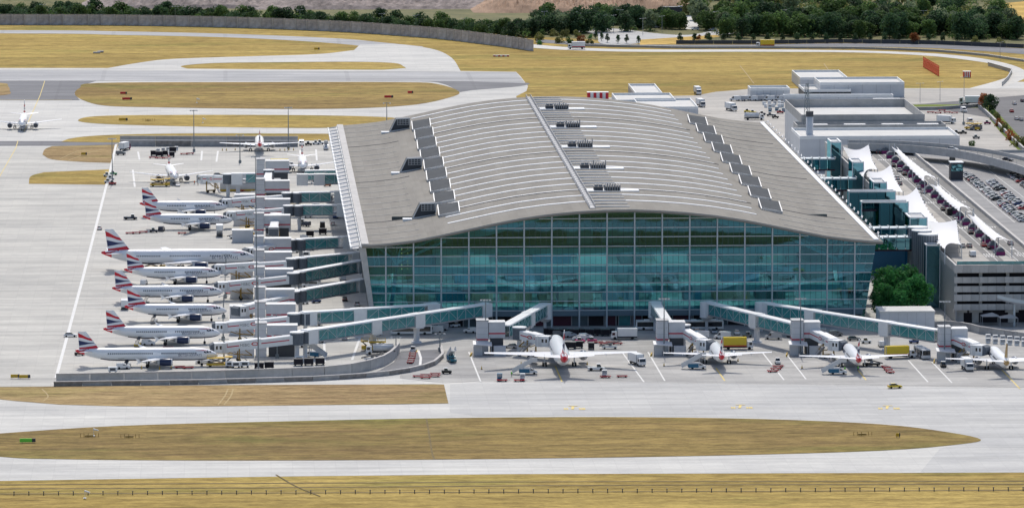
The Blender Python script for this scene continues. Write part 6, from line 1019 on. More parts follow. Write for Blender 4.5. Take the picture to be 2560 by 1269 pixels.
for k in range(20): y = 2205 - 17.5 * k; build(sh, thing('waiting_pod', 'grey rounded waiting pod on the middle island, %s from the far end' % nth(k + 1), 'shelter', (260.6, y, DZ + 0.15), 0, 'waiting pods under the slim canopies'))
# glass lift towers, plant blocks and bridges in the gap
def glass_tower(label, x0, x1, y0, y1, h, z0=0.1, bays=2, opaque=0.0, rim='white_metal'):
    r = thing('glass_tower', label, 'tower', ((x0 + x1) / 2, (y0 + y1) / 2, z0), 0, 'teal glass towers beside the forecourt'); w, d = (x1 - x0) / 2, (y1 - y0) / 2; mb = MB(); mb.box(-w + 0.4, w - 0.4, -d + 0.4, d - 0.4, 0, h - 0.5); ob('core', mb.mesh('core', 'spandrel'), r); n = max(1, int((h - opaque) / 6))
    for k in range(bays):
        for j in range(n):
            pm = MB(); xa, xb = -w + 2 * w * k / bays + 0.06, -w + 2 * w * (k + 1) / bays - 0.06; za, zb = opaque + (h - opaque) * j / n + 0.05, opaque + (h - opaque) * (j + 1) / n - 0.05; pm.sheet([(xa, -d, za), (xb, -d, za), (xb, -d, zb), (xa, -d, zb)]); ob('pane', pm.mesh('pane', 'tower_glass'), r)
    for s in (-1, 1): pm = MB(); pm.sheet([(s * w, -d, 0), (s * w, d, 0), (s * w, d, h), (s * w, -d, h)]); ob('side_glazing', pm.mesh('side_glazing', 'tower_glass'), r)
    fr = MB(); fr.box(-w - 0.12, w + 0.12, -d - 0.12, -d + 0.5, h, h + 0.4); fr.box(-w - 0.12, w + 0.12, d - 0.5, d + 0.12, h, h + 0.4); fr.box(-w - 0.12, -w + 0.5, -d, d, h, h + 0.4); fr.box(w - 0.5, w + 0.12, -d, d, h, h + 0.4)
    for s in (-1, 1): fr.bar((s * w, -d - 0.05, 0), (s * w, -d - 0.05, h), 0.3)
    ob('frame', fr.mesh('frame', rim), r); mb = MB(); mb.box(-w + 0.5, w - 0.5, -d + 0.5, d - 0.5, h - 0.5, h - 0.1); ob('lid', mb.mesh('lid', 'metal_grey'), r)
    if opaque: mb = MB(); mb.box(-w + 0.02, w - 0.02, -d - 0.02, -d + 0.35, 0, opaque); ob('dark_base', mb.mesh('dark_base', 'blue_panel'), r)
    return r
glass_tower('teal glass lift tower farthest from the viewer', 236, 240, 2176, 2190, 25.4, bays=1); glass_tower('second teal glass lift tower from the far end', 236.2, 240.4, 2102, 2116, 25.2, bays=1); glass_tower('small white-framed glass tower behind the wide glass blocks', 235.4, 240.2, 2026, 2040, 25.8); glass_tower('rear of the two wide dark glass blocks', 223.5, 240.3, 2000, 2005, 25.4, bays=5, opaque=12); glass_tower('front of the two wide dark glass blocks', 224, 240.6, 1964, 1969, 25.6, bays=5, opaque=16); glass_tower('white-framed glass tower beside the nearest canopy', 234.6, 240.5, 1910, 1924, 26.2); glass_tower('dark glass shaft at the front corner of the gap', 235.8, 240.4, 1874, 1880, 21, bays=1)
for k, (u, yy, hh) in enumerate(((2294, 1896, 24.6), (2304, 1890, 24.2), (2320, 1884, 23.6))):
    x = A(u, 600, yy).x; r = thing('ribbed_shaft', 'grey ribbed round shaft, %s from the left in the gap' % nth(k + 1), 'shaft', (x, yy, 0.1), 0, 'ribbed round shafts'); mb = MB(); mb.tube((0, 0, 0), (0, 0, hh), 3.3, n=24); ob('shell', mb.mesh('shell', 'metal_grey'), r); mb = MB(); mb.tube((0, 0, hh), (0, 0, hh + 0.4), 3.5, n=24); ob('rim', mb.mesh('rim', 'white_metal'), r); mb = MB()
    for i in range(12): a = PI + PI * i / 11; mb.bar((3.32 * math.cos(a), 3.32 * math.sin(a), 0), (3.32 * math.cos(a), 3.32 * math.sin(a), hh), 0.14)
    ob('rib', mb.mesh('rib', 'metal_dark'), r)
for k, (yy, z, w) in enumerate(((2170, 15.6, 'farthest'), (2096, 15.8, 'second farthest'), (1915, 18.2, 'third farthest'), (1893, 17.6, 'nearest'))):
    r = thing('glazed_bridge', w + ' dark glazed bridge between terminal and forecourt', 'bridge', (213, yy, 0), 0, 'glazed bridges across the gap'); mb = MB(); mb.box(0, 24, 0, 5, z - 0.5, z); ob('floor', mb.mesh('floor', 'maroon'), r); mb = MB(); mb.box(0, 24, -0.2, 5.2, z + 3.8, z + 4.3); ob('roof', mb.mesh('roof', 'frame_steel'), r)
    pm = MB(); pm.sheet([(0.08, 0, z), (2.9, 0, z), (2.9, 0, z + 3.8), (0.08, 0, z + 3.8)]); pm = pm.mesh('pane', 'tower_glass')
    for i in range(8): ob('pane', pm, r, (3 * i, 0, 0))
    mb = MB()
    for i in range(9): mb.bar((3 * i, -0.2, z + 4.1), (3 * i, -1.4, z + 5.0), 0.25); mb.bar((3 * i, 5, z + 4.6), (3 * i, -1.4, z + 5.0), 0.2)
    ob('roof_strut', mb.mesh('roof_strut', 'white_metal'), r)
p = G(2200, 832); q = G(2337, 832); r = thing('gatehouse', 'flat-roofed pale grey block at the foot of the glass front corner', 'building', (p.x, p.y, 0.1)); w = q.x - p.x; mb = MB(); mb.box(0, w, 0, 12, 0, 6.6); b_ = ob('walls', mb.mesh('walls', 'cladding'), r); mb = MB(); mb.box(-0.2, w + 0.2, -0.2, 12.2, 6.6, 7.1); ob('roof', mb.mesh('roof', 'roof_white'), r); mb = MB(); mb.box(w * 0.36, w * 0.7, -0.12, 0.1, 1.0, 2.6); ob('window', mb.mesh('window', 'dark_glass'), b_); mb = MB(); mb.box(w * 0.34, w * 0.72, -0.7, 0, 2.7, 2.95); ob('awning', mb.mesh('awning', 'white_metal'), b_)
mb = MB()
for k in range(1, 6): mb.box(w * k / 6 - 0.03, w * k / 6 + 0.03, -0.03, 0.05, 0, 6.6)
ob('panel_joint', mb.mesh('panel_joint', 'metal_grey'), b_)
wall('boundary_wall', 'grey curved boundary wall in front of the car park', [(2200, 838), (2330, 822), (2380, 820), (2420, 826), (2450, 834), (2560, 850), (2700, 872)], 2.2, 0.4, 6, ['wall_concrete', 'panel_concrete_b'], 'wall_cap')
for k, (u, v) in enumerate(((2475, 812), (2520, 816))): p = G(u, v); r = thing('tent_shelter', ('left' if k == 0 else 'right') + ' of the two small beige tent shelters before the car park', 'shelter', (p.x, p.y, 0.1), 0, 'beige tent shelters'); mb = MB(); mb.add([(-3, -2.5, 3), (3, -2.5, 3), (3, 2.5, 3), (-3, 2.5, 3), (0.6, 0, 4.1)], [(0, 1, 4), (1, 2, 4), (2, 3, 4), (3, 0, 4)]); ob('roof', mb.mesh('roof', 'wall_cap'), r); mb = MB(); [mb.tube((x, y, 0), (x, y, 3), 0.1, n=6) for x in (-2.9, 2.9) for y in (-2.4, 2.4)]; ob('post', mb.mesh('post', 'metal_grey'), r)
p = G(2395, 395 + 60, 16); r = thing('lift_kiosk', 'dark stair kiosk with teal window on the parking deck', 'kiosk', (B(2392, 445, 279).x, B(2392, 445, 279).y, 15.9)); mb = MB(); mb.box(-2.4, 2.4, 0, 5, 0, 6.6); ob('walls', mb.mesh('walls', 'metal_dark'), r); mb = MB(); mb.box(-2.2, 2.2, -0.1, 0.0, 3.4, 6.0); ob('window', mb.mesh('window', 'tower_glass'), r); mb = MB(); mb.box(-2.6, 2.6, -0.3, 5.2, 6.6, 6.9); ob('roof', mb.mesh('roof', 'white_metal'), r)
# ---------------------------------------------------------------- buildings and yard beyond
def block(label, x0, x1, y0, y1, h, rim=0.9, wallm='cladding', roofm='roof_white', bays=6, name='warehouse'):
    r = thing(name, label, 'building', ((x0 + x1) / 2, (y0 + y1) / 2, 0.08)); w, d = (x1 - x0) / 2, (y1 - y0) / 2; mb = MB(); mb.box(-w, w, -d, d, 0, h - 0.3); wl_ = ob('walls', mb.mesh('walls', wallm), r); mb = MB(); mb.box(-w + 0.4, w - 0.4, -d + 0.4, d - 0.4, h - 0.3, h - 0.05); ob('roof', mb.mesh('roof', roofm), r)
    mb = MB()
    for a in ((-w, w, -d, -d + 0.4), (-w, w, d - 0.4, d), (-w, -w + 0.4, -d + 0.4, d - 0.4), (w - 0.4, w, -d + 0.4, d - 0.4)): mb.box(*a, h - 0.3, h + rim)
    ob('parapet', mb.mesh('parapet', 'white_metal' if rim < 2 else 'panel_concrete_b'), r); mb = MB()
    for k in range(1, bays): x = -w + 2 * w * k / bays; mb.box(x - 0.06, x + 0.06, -d - 0.05, -d + 0.1, 0, h - 0.3)
    ob('panel_joint', mb.mesh('panel_joint', 'metal_grey'), wl_); return r
r = block('large white-roofed warehouse nearest the terminal roof, low front part', 237.5, 304, 2309, 2345, 13.6, 1.0, bays=8)
r = block('large warehouse with high parapet round its pale flat roof', 243.5, 296, 2362, 2432, 15.0, 3.4, bays=8)
r = block('long roof-plant gallery between the two warehouse roofs', 240, 303, 2346, 2361, 12.6, 3.0, 'panel_concrete_b', 'metal_grey', name='plant_gallery')
for k, x in enumerate((249, 265, 281, 296)):
    g = ob('air_handler', None, r, (x - 271.5, -2, 12.4)); mb = MB(); mb.box(-4.5, 4.5, -2, 2, 0, 3.0); ob('casing', mb.mesh('casing', 'metal_light'), g)
    mb = MB(); mb.box(-4.6, -3.4, -2.1, -1.9, 0.3, 2.6); mb.tube((-1, -2.05, 1.5), (-1, -1.9, 1.5), 0.9, n=12); ob('vent', mb.mesh('vent', 'shadow_void'), g)
def pxblock(label, u0, v0, u1, depth, h, **kw): a, b = G(u0, v0), G(u1, v0); block(label, a.x, b.x, a.y, a.y + depth, h, **kw)
pxblock('plain grey shed left of the lattice mast', 1876, 250, 1975, 14, 4.6); pxblock('long pale grey shed beyond the container yard', 2050, 244, 2262, 28, 6.2); pxblock('flat white canopy building in the container yard', 2010, 246, 2128, 26, 3.2, wallm='metal_dark'); pxblock('white low roof furthest back in the yard', 2000, 222, 2120, 40, 4.5)
pxblock('white flat-roofed block peeping over the terminal roof, left one', 1542, 281, 1690, 34, 4.8); pxblock('white flat-roofed block peeping over the terminal roof, right one', 1600, 300, 1746, 42, 5.0); pxblock('white shed roof behind the terminal blocks', 1588, 258, 1656, 46, 4.0, wallm='panel_concrete_b'); pxblock('long low white container depot building', 1960, 255, 2235, 6, 2.2)
r = thing('chimney', 'round grey chimney with black top beside the warehouse', 'chimney', (G(1996, 392).x + 0.5, G(1996, 392).y - 40, 0.08)); mb = MB(); mb.tube((0, 0, 0), (0, 0, 21), 1.5, n=16); ob('stack', mb.mesh('stack', 'cladding', True), r); mb = MB(); mb.tube((0, 0, 21), (0, 0, 23.2), 1.6, n=16); ob('cap', mb.mesh('cap', 'metal_dark'), r)
r = thing('lattice_mast', 'dark steel lattice mast rising over the warehouse', 'mast', (G(2021, 318, 15).x, G(2021, 318, 15).y + 6, 15)); mb = MB(); hh = 18
for a in range(3):
    x, y = 1.6 * math.cos(2 * PI * a / 3 + 0.5), 1.6 * math.sin(2 * PI * a / 3 + 0.5); mb.bar((x, y, 0), (x * 0.35, y * 0.35, hh), 0.22)
    x2, y2 = 1.6 * math.cos(2 * PI * (a + 1) / 3 + 0.5), 1.6 * math.sin(2 * PI * (a + 1) / 3 + 0.5)
    for k in range(9): s0, s1 = 1 - 0.65 * k / 9, 1 - 0.65 * (k + 1) / 9; mb.bar((x * s0, y * s0, hh * k / 9), (x2 * s1, y2 * s1, hh * (k + 1) / 9), 0.12)
ob('lattice', mb.mesh('lattice', 'mast_grey'), r); mb = MB()
for k in range(6): a = k * 1.1; mb.bar((0.8 * math.cos(a), 0.8 * math.sin(a), hh - 5 + k * 0.5), (1.6 * math.cos(a), 1.6 * math.sin(a), hh - 3 + k * 0.5), 0.15)
ob('aerial', mb.mesh('aerial', 'metal_light'), r)
rs = random.Random(21)
cluster('container', 'in the crowded yard behind the warehouse', [(1912 + 11.5 * (k % 28) + rs.uniform(-3, 3), 262 + 7 * (k // 28) + rs.uniform(-1.5, 1.5), rs.choice((0, 90)), 'white') for k in range(56)], group='containers in the yard'); cluster('blue container', 'in the crowded yard behind the warehouse', [(1925 + 17 * k, 278 + rs.uniform(-2, 2), 0, 'white') for k in range(9)], group='containers in the yard')
cluster('van', 'in the line before the plain grey shed', [(1838 + 14 * k, 252 + rs.uniform(-1, 1), 170, ('white', 'silver', 'white')[k % 3]) for k in range(9)]); cluster('lorry', 'on the road behind the terminal', [(1828, 277, -70, 'white'), (1744, 236, -85, 'white'), (1752, 267, -80, 'silver')]); cluster('tug', 'in the yard left of the warehouse', [(1868, 282, 0, 'yellow'), (1882, 285, 0, 'yellow'), (1905, 288, 0, 'navy_blue'), (1925, 291, 0, 'grey'), (1938, 296, 0, 'black'), (1950, 284, 0, 'red')]); cluster('fuel truck', 'at the left of the warehouse yard', [(1885, 300, 0, 'white')])
cluster('artic', 'standing at the right end of the container yard', [(2225, 268, 0, 'white')]); cluster('artic', 'waiting beyond the dark shrub at the far right', [(2437, 262, 180, 'white')])
cluster('dolly', 'in the group on the far right yard', [(2326, 283, 0, 'white'), (2345, 284, 0, 'white'), (2368, 283, 0, 'white'), (2386, 284, 0, 'white'), (2355, 278, 0, 'white')]); cluster('van', 'in the far right yard', [(2409, 281, -85, 'white'), (2425, 309, -85, 'silver'), (2440, 326, 170, 'grey')]); cluster('lorry', 'in the far right yard', [(2366, 309, -30, 'white')]); cluster('tug', 'in the far right yard', [(2468, 311, 0, 'plum'), (2440, 347, 0, 'grey'), (2391, 335, 0, 'black'), (2408, 335, 0, 'black')]); cluster('yellow loader', 'lying in the far right yard', [(2433, 325, -50, 'yellow')])
cluster('car', 'on the road at the right edge', [(2536, 262, 90, 'white'), (2529, 281, 90, 'red'), (2541, 300, 90, 'white'), (2556, 255, 90, 'navy_blue'), (2553, 302, 90, 'silver')]); mast('light mast in the far right yard', 2409, 312, 6.5, 2)
wall('yard_wall', 'low grey wall along the right side of the far yard', [(2445, 268), (2480, 300), (2530, 352), (2560, 380)], 1.6, 0.5, 8, 'wall_concrete', 'wall_cap'); wall('yard_wall', 'low grey wall along the back of the far right yard', [(2262, 276), (2350, 275), (2445, 268)], 1.2, 0.5, 8, 'wall_concrete', 'wall_cap')
sheet('verge', [(2265, 262), (2440, 262), (2450, 270), (2262, 272)], 0.115, 'grass_green'); sheet('verge', [(2452, 270), (2475, 262), (2520, 310), (2600, 400), (2570, 400), (2500, 330)], 0.115, 'grass_green')
# ---------------------------------------------------------------- trees
def leaf_mat(name, a, b):
    m, t, p = nodes(name); oi = N(t, 'ObjectInfo'); geo = noise(t, mapped(t, 0.5, 0.5, 0.5), 1, 3, 0.6); c = ramp(t, geo, [(0.35, a), (0.65, b)]); hs = N(t, 'HueSaturation'); mr = N(t, 'MapRange'); mr.inputs['To Min'].default_value = 0.7; mr.inputs['To Max'].default_value = 1.35
    t.links.new(oi.outputs['Random'], mr.inputs[0]); t.links.new(mr.outputs[0], hs.inputs['Value']); t.links.new(c, hs.inputs['Color']); t.links.new(hs.outputs[0], p.inputs['Base Color']); p.inputs['Roughness'].default_value = 0.7; p.inputs['Specular IOR Level'].default_value = 0.2; tl = N(t, 'BsdfTranslucent'); mx = N(t, 'MixShader'); mx.inputs[0].default_value = 0.42; t.links.new(hs.outputs[0], tl.inputs[0]); t.links.new(p.outputs[0], mx.inputs[1]); t.links.new(tl.outputs[0], mx.inputs[2]); t.links.new(mx.outputs[0], t.nodes['Material Output'].inputs[0])
leaf_mat('leaf_dark', (0.035, 0.075, 0.04), (0.07, 0.125, 0.05)); leaf_mat('leaf_mid', (0.065, 0.125, 0.04), (0.12, 0.19, 0.055)); leaf_mat('leaf_olive', (0.13, 0.145, 0.05), (0.22, 0.22, 0.075)); leaf_mat('leaf_grey', (0.13, 0.18, 0.10), (0.22, 0.27, 0.15)); leaf_mat('leaf_bright', (0.05, 0.17, 0.05), (0.09, 0.26, 0.06)); leaf_mat('leaf_rust', (0.26, 0.08, 0.03), (0.36, 0.14, 0.04)); leaf_mat('leaf_teal', (0.03, 0.16, 0.06), (0.08, 0.28, 0.07))
def crown_mesh(seed, m, rx=3.6, rz=4.2, z0=5.6, lobes=16, per=60, leaf=0.75, shape=0):
    rs = random.Random(seed); mb = MB()
    for L in range(lobes):
        a, h = rs.uniform(0, 2 * PI), rs.uniform(-0.9, 0.95); k = math.sqrt(max(0, 1 - h * h)) * rs.uniform(0.35, 0.8)
        if shape: k *= (1 - 0.5 * (h + 1) / 2 * shape)
        c = Vector((rx * k * math.cos(a), rx * k * math.sin(a), z0 + rz * 0.75 * h)); R_ = rx * rs.uniform(0.32, 0.5)
        for _ in range(per):
            n = Vector((rs.gauss(0, 1), rs.gauss(0, 1), rs.gauss(0.15, 1))).normalized(); p = c + n * R_ * rs.uniform(0.75, 1.08); n = (n + Vector((rs.gauss(0, 0.45), rs.gauss(0, 0.45), rs.gauss(0, 0.45)))).normalized()
            u = n.orthogonal().normalized(); u = (u * math.cos(rs.uniform(0, 6)) + n.cross(u) * math.sin(rs.uniform(0, 6))).normalized(); w = n.cross(u); s = leaf * rs.uniform(0.55, 1.25)
            mb.sheet([p - u * s * 0.6, p - w * s * 0.45 + n * 0.08, p + u * s * 0.6, p + w * s * 0.45 + n * 0.08])
    return mb.mesh('crown', m)
def trunk_mesh(h=6, r=0.3, seed=1):
    rs = random.Random(seed); mb = MB(); mb.tube((0, 0, 0), (0.1, 0, h * 0.75), r, r * 0.55, 7)
    for k in range(5): a = rs.uniform(0, 6.3); z = h * rs.uniform(0.4, 0.75); mb.tube((0.05, 0, z), (1.7 * math.cos(a), 1.7 * math.sin(a), z + rs.uniform(1.2, 2.6)), r * 0.4, r * 0.12, 5)
    return mb.mesh('trunk', 'bark')
TR = [trunk_mesh(seed=i) for i in range(3)]; CR = {}
for nm, mt in (('dark', 'leaf_dark'), ('mid', 'leaf_mid'), ('olive', 'leaf_olive'), ('grey', 'leaf_grey'), ('bright', 'leaf_bright'), ('rust', 'leaf_rust'), ('teal', 'leaf_teal')): CR[nm] = [crown_mesh(i * 7 + len(nm), mt, rx=(4.7, 5.2, 4.3)[i], rz=(4.4, 4.0, 4.8)[i], z0=(4.6, 4.2, 5.0)[i], lobes=20, per=64, leaf=0.85) for i in range(3)]
CONE = [crown_mesh(50 + i, 'leaf_dark', rx=2.9, rz=3.9, z0=5.0, lobes=14, per=50, leaf=0.65, shape=1) for i in range(2)]; FINE = [crown_mesh(70 + i, 'leaf_teal', rx=4.4, rz=5.0, z0=7.5, lobes=26, per=110, leaf=0.6) for i in range(2)]
BUSH = {nm: [crown_mesh(90 + i, mt, rx=2.6, rz=1.6, z0=1.1, lobes=9, per=45, leaf=0.6) for i in range(2)] for nm, mt in (('olive', 'leaf_olive'), ('mid', 'leaf_mid'), ('bright', 'leaf_bright'), ('rust', 'leaf_rust'), ('dark', 'leaf_dark'))}
def tree(name, label, x, y, s, crown, group, z=0.0, sz=None, cat='tree', trunk=True):
    r = thing(name, label, cat, (x, y, z), rt.uniform(0, 6.3), group); r.scale = (s, s, sz or s); ob('crown', crown, r)
    if trunk: ob('trunk', rt.choice(TR), r)
    return r
rt = random.Random(5)
WORDS = {'dark': 'dark green', 'mid': 'mid green', 'olive': 'olive green', 'grey': 'pale grey-green', 'bright': 'bright green', 'rust': 'rust red'}
def on(l, f):
    u = l[0][0] + (l[-1][0] - l[0][0]) * max(0, min(1, f))
    for a, b in zip(l, l[1:]):
        if u <= b[0]: return u, a[1] + (b[1] - a[1]) * (u - a[0]) / (b[0] - a[0])
    return l[-1]
UNDER = MB()
def belt(top, bot, n, kinds, label, group, s0, s1, under=0):
    """trees scattered between two pixel polylines, evenly over the width; numbered from the left by colour"""
    lst = []
    for i in range(n):
        f = (i + rt.uniform(-0.3, 1.3)) / n; (ut, vt), (ub, vb) = on(top, f), on(bot, f); g = rt.random(); lst.append((ut + (ub - ut) * g, vt + (vb - vt) * g, rt.choice(kinds)))
    seen = {}
    for u, v, k in sorted(lst):
        p = G(u, v); seen[k] = seen.get(k, 0) + 1; s = rt.uniform(s0, s1); tree('tree', '%s tree %s, %s of that colour' % (WORDS[k], label, nth(seen[k])), p.x, p.y, s, rt.choice(CR[k]), group, sz=s * rt.uniform(0.85, 1.1))
    for i in range(under):                                       # shrubs too small to tell apart fill the ground between the trunks
        f = rt.random(); (ut, vt), (ub, vb) = on(top, f), on(bot, f); g = rt.random(); c = G(ut + (ub - ut) * g, vt + (vb - vt) * g); R_ = rt.uniform(1.6, 3.2)
        for _ in range(34):
            d = Vector((rt.gauss(0, 1), rt.gauss(0, 1), abs(rt.gauss(0, 0.8)))).normalized(); p = Vector((c.x, c.y, 0.4)) + d * R_ * rt.uniform(0.7, 1.1); w = d.orthogonal().normalized(); w2 = d.cross(w); s = rt.uniform(0.5, 1.0); UNDER.sheet([p - w * s * 0.6, p - w2 * s * 0.5, p + w * s * 0.6, p + w2 * s * 0.5], rt.choice((0, 0, 1, 2)))
belt([(-60, 44), (600, 50), (1000, 66), (1330, 88)], [(-60, 57), (600, 65), (1000, 84), (1330, 104)], 96, ['dark', 'dark', 'dark', 'mid', 'mid'], 'in the belt behind the noise wall', 'trees behind the noise wall', 0.78, 1.1, 150)
belt([(1330, 52), (1700, 60)], [(1330, 88), (1500, 84), (1700, 78)], 40, ['dark', 'dark', 'mid', 'grey'], 'in the grove left of the junction', 'trees in the grove by the junction', 0.85, 1.3, 60)
belt([(1790, 78), (2560, 86)], [(1790, 95), (2560, 100)], 52, ['dark', 'dark', 'mid'], 'in the front rank of the right wood', 'front rank of the right-hand wood', 0.95, 1.4, 130); belt([(1700, 42), (2520, 48)], [(1760, 82), (2560, 92)], 62, ['dark', 'mid', 'mid', 'grey'], 'in the middle of the right wood', 'middle of the right-hand wood', 1.05, 1.5, 100); belt([(1700, -30), (2480, -30)], [(1720, 40), (2480, 44)], 42, ['mid', 'dark', 'grey', 'olive', 'olive'], 'at the back of the right wood', 'back of the right-hand wood', 1.05, 1.6, 80)
for i in range(210):                                             # the closed canopy between the trees one can tell apart
    u = rt.uniform(1700, 2520); v = rt.uniform(-25, 88); c = G(u, v)
    if 1690 < u < 1800 and v > 36: continue
    R_ = rt.uniform(2.6, 4.6); h = rt.uniform(2.5, 6.5); mi = rt.choice((0, 0, 1, 2)) if v > 30 else rt.choice((0, 1, 1, 3))
    for _ in range(70):
        d = Vector((rt.gauss(0, 1), rt.gauss(0, 1), rt.gauss(0.2, 0.8))).normalized(); p = Vector((c.x, c.y, h)) + d * R_ * rt.uniform(0.7, 1.08); d = (d + Vector((rt.gauss(0, 0.4), rt.gauss(0, 0.4), rt.gauss(0, 0.4)))).normalized(); w = d.orthogonal().normalized(); w2 = d.cross(w); s = rt.uniform(0.6, 1.2); UNDER.sheet([p - w * s * 0.6, p - w2 * s * 0.5, p + w * s * 0.6, p + w2 * s * 0.5], mi)
for i in range(190):
    f = rt.random(); (ut, vt), (ub, vb) = on([(-60, 46), (600, 52), (1000, 68), (1330, 90)], f), on([(-60, 57), (600, 64), (1000, 83), (1330, 103)], f); g = rt.random(); c = G(ut + (ub - ut) * g, vt + (vb - vt) * g); R_ = rt.uniform(2.2, 3.6); h = rt.uniform(1.5, 5.0); mi = rt.choice((0, 2, 2, 2))
    for _ in range(60):
        d = Vector((rt.gauss(0, 1), rt.gauss(0, 1), rt.gauss(0.2, 0.8))).normalized(); p = Vector((c.x, c.y, h)) + d * R_ * rt.uniform(0.7, 1.08); d = (d + Vector((rt.gauss(0, 0.4), rt.gauss(0, 0.4), rt.gauss(0, 0.4)))).normalized(); w = d.orthogonal().normalized(); w2 = d.cross(w); s = rt.uniform(0.5, 1.0); UNDER.sheet([p - w * s * 0.6, p - w2 * s * 0.5, p + w * s * 0.6, p + w2 * s * 0.5], mi)
_u = ob('undergrowth', UNDER.mesh('undergrowth', ['leaf_mid', 'leaf_olive', 'leaf_dark', 'leaf_grey'])); _u['kind'] = 'stuff'
for k in range(20): u = 1700 + 36.5 * k; p = G(u, 108 - 0.0 * k); tree('roadside_tree', 'small round dark tree in the roadside row, %s from the left' % nth(k + 1), p.x, p.y, 0.62, CONE[k % 2], 'round trees along the road', sz=0.62)
for k, (u, v) in enumerate(((1490, 99), (1504, 103), (1518, 107), (1545, 109), (1567, 109), (1596, 111))): p = G(u, v); tree('roadside_tree', 'little dark tree in the line by the junction, %s from the left' % nth(k + 1), p.x, p.y, 0.5, CONE[k % 2], 'little trees by the junction', sz=0.55)
for lb, u, v, s, c in (('rounded pale green willow left of the junction', 1405, 84, 1.25, CR['grey'][1]), ('rust red tree at the end of the roadside row', 2285, 110, 0.62, CR['rust'][0]), ('orange autumn tree beside the field at the right edge', 2520, 52, 0.6, CR['rust'][1]), ('orange-topped tree at the far right yard', 2460, 272, 0.75, CR['rust'][2]), ('dark tree at the far right yard', 2473, 280, 0.85, CR['dark'][0]), ('light green tree right of the noise wall end', 1348, 106, 0.55, CR['olive'][0])): p = G(u, v); tree('tree', lb, p.x, p.y, s, c, None)
for k, (u, v, s, c) in enumerate(((1330, 92, 1.0, 'mid'), (1358, 88, 1.0, 'mid'), (1385, 91, 1.2, 'olive'), (1415, 92, 1.2, 'olive'), (1445, 93, 1.2, 'olive'), (1400, 108, 1.1, 'olive'), (1425, 109, 1.1, 'mid'), (1455, 106, 1.1, 'rust'), (1475, 110, 0.9, 'olive'), (1350, 112, 0.7, 'bright'), (1475, 96, 0.7, 'bright'), (2490, 300, 1.0, 'olive'), (2500, 316, 1.1, 'rust'), (2515, 330, 1.2, 'olive'), (2530, 350, 1.4, 'rust'), (2545, 366, 1.4, 'olive'), (2485, 290, 0.9, 'mid'), (2440, 110, 1.2, 'olive'), (2500, 112, 1.2, 'olive'), (1770, 96, 0.9, 'olive'), (1745, 99, 0.8, 'rust'), (2430, 365, 0.7, 'mid'))):
    p = G(u, v); tree('bush', '%s bush %s, %s of the bushes' % ({'rust': 'rusty brown'}.get(c, WORDS[c]), 'by the road junction' if u < 1800 else ('on the slope at the far right' if v > 200 else 'before the wood at right'), nth(k + 1)), p.x, p.y, s, BUSH[c][k % 2], 'bushes', cat='bush', trunk=False)
for k, (u, v, s, lb) in enumerate(((2205, 800, 1.05, 'leftmost bright green tree in the gap beside the glass front'), (2232, 790, 1.3, 'tallest green tree in the gap, against the dark building'), (2262, 797, 1.05, 'green tree in the middle of the gap'), (2295, 794, 1.15, 'green tree at the right of the gap, beside the shafts'), (2215, 770, 1.2, 'green tree at the rear left of the gap'), (2268, 775, 1.2, 'green tree at the rear right of the gap'), (2247, 802, 0.9, 'lowest green tree at the front of the gap'))): p = G(u, v); tree('tree', lb, p.x, p.y, s, FINE[k % 2], 'trees in the gap')
p = B(2130, 498, 222); tree('tree', 'single small tree in the gap by the red bridge floor', 222, p.y, 1.1, FINE[0], None)
p = G(1690, 84)
# ---------------------------------------------------------------- noise wall, mounds, roadside things
pts = [Vector((G(u, v).x, G(u, v).y)) for u, v in smooth_line([(-220, 60), (0, 62.5), (300, 64), (600, 70), (850, 80), (1000, 90), (1100, 98), (1200, 110), (1270, 119), (1327, 128)], 6)]; L = [0]
for a, b in zip(pts, pts[1:]): L.append(L[-1] + (b - a).length)
r = thing('noise_wall', 'long tall stained concrete noise wall curving along the far airfield edge', 'wall', (pts[0].x, pts[0].y, 0)); n = 58
def wat(s):
    for i in range(len(pts) - 1):
        if s <= L[i + 1] + 1e-6: return pts[i] + (pts[i + 1] - pts[i]) * ((s - L[i]) / (L[i + 1] - L[i]))
    return pts[-1]
for k in range(n):
    a, b = wat(L[-1] * k / n) - pts[0], wat(L[-1] * (k + 1) / n) - pts[0]; d = b - a; ln = d.length; mb = MB(); rr = []
    for j in range(7): x = ln * j / 6; y = 1.1 * (j / 6) ** 1.6; rr.append([(x, y, 0), (x, y + 0.5, 0), (x, y + 0.5, 5.6), (x, y, 5.6)])
    mb.loft(rr); o = ob('panel', mb.mesh('panel', ('noise_wall', 'noise_wall_b')[(k * 5) % 3 == 0]), r, (a.x, a.y, 0), math.atan2(d.y, d.x)); mb = MB(); mb.loft([[(q[0][0], q[0][1] - 0.1, 5.6), (q[0][0], q[0][1] + 0.6, 5.6), (q[0][0], q[0][1] + 0.6, 5.85), (q[0][0], q[0][1] - 0.1, 5.85)] for q in rr]); ob('coping', mb.mesh('coping', 'wall_dirty'), o); mb = MB(); mb.box(-0.15, 0.35, -0.25, 0.8, 0, 5.7); ob('post', mb.mesh('post', 'wall_cap'), o)
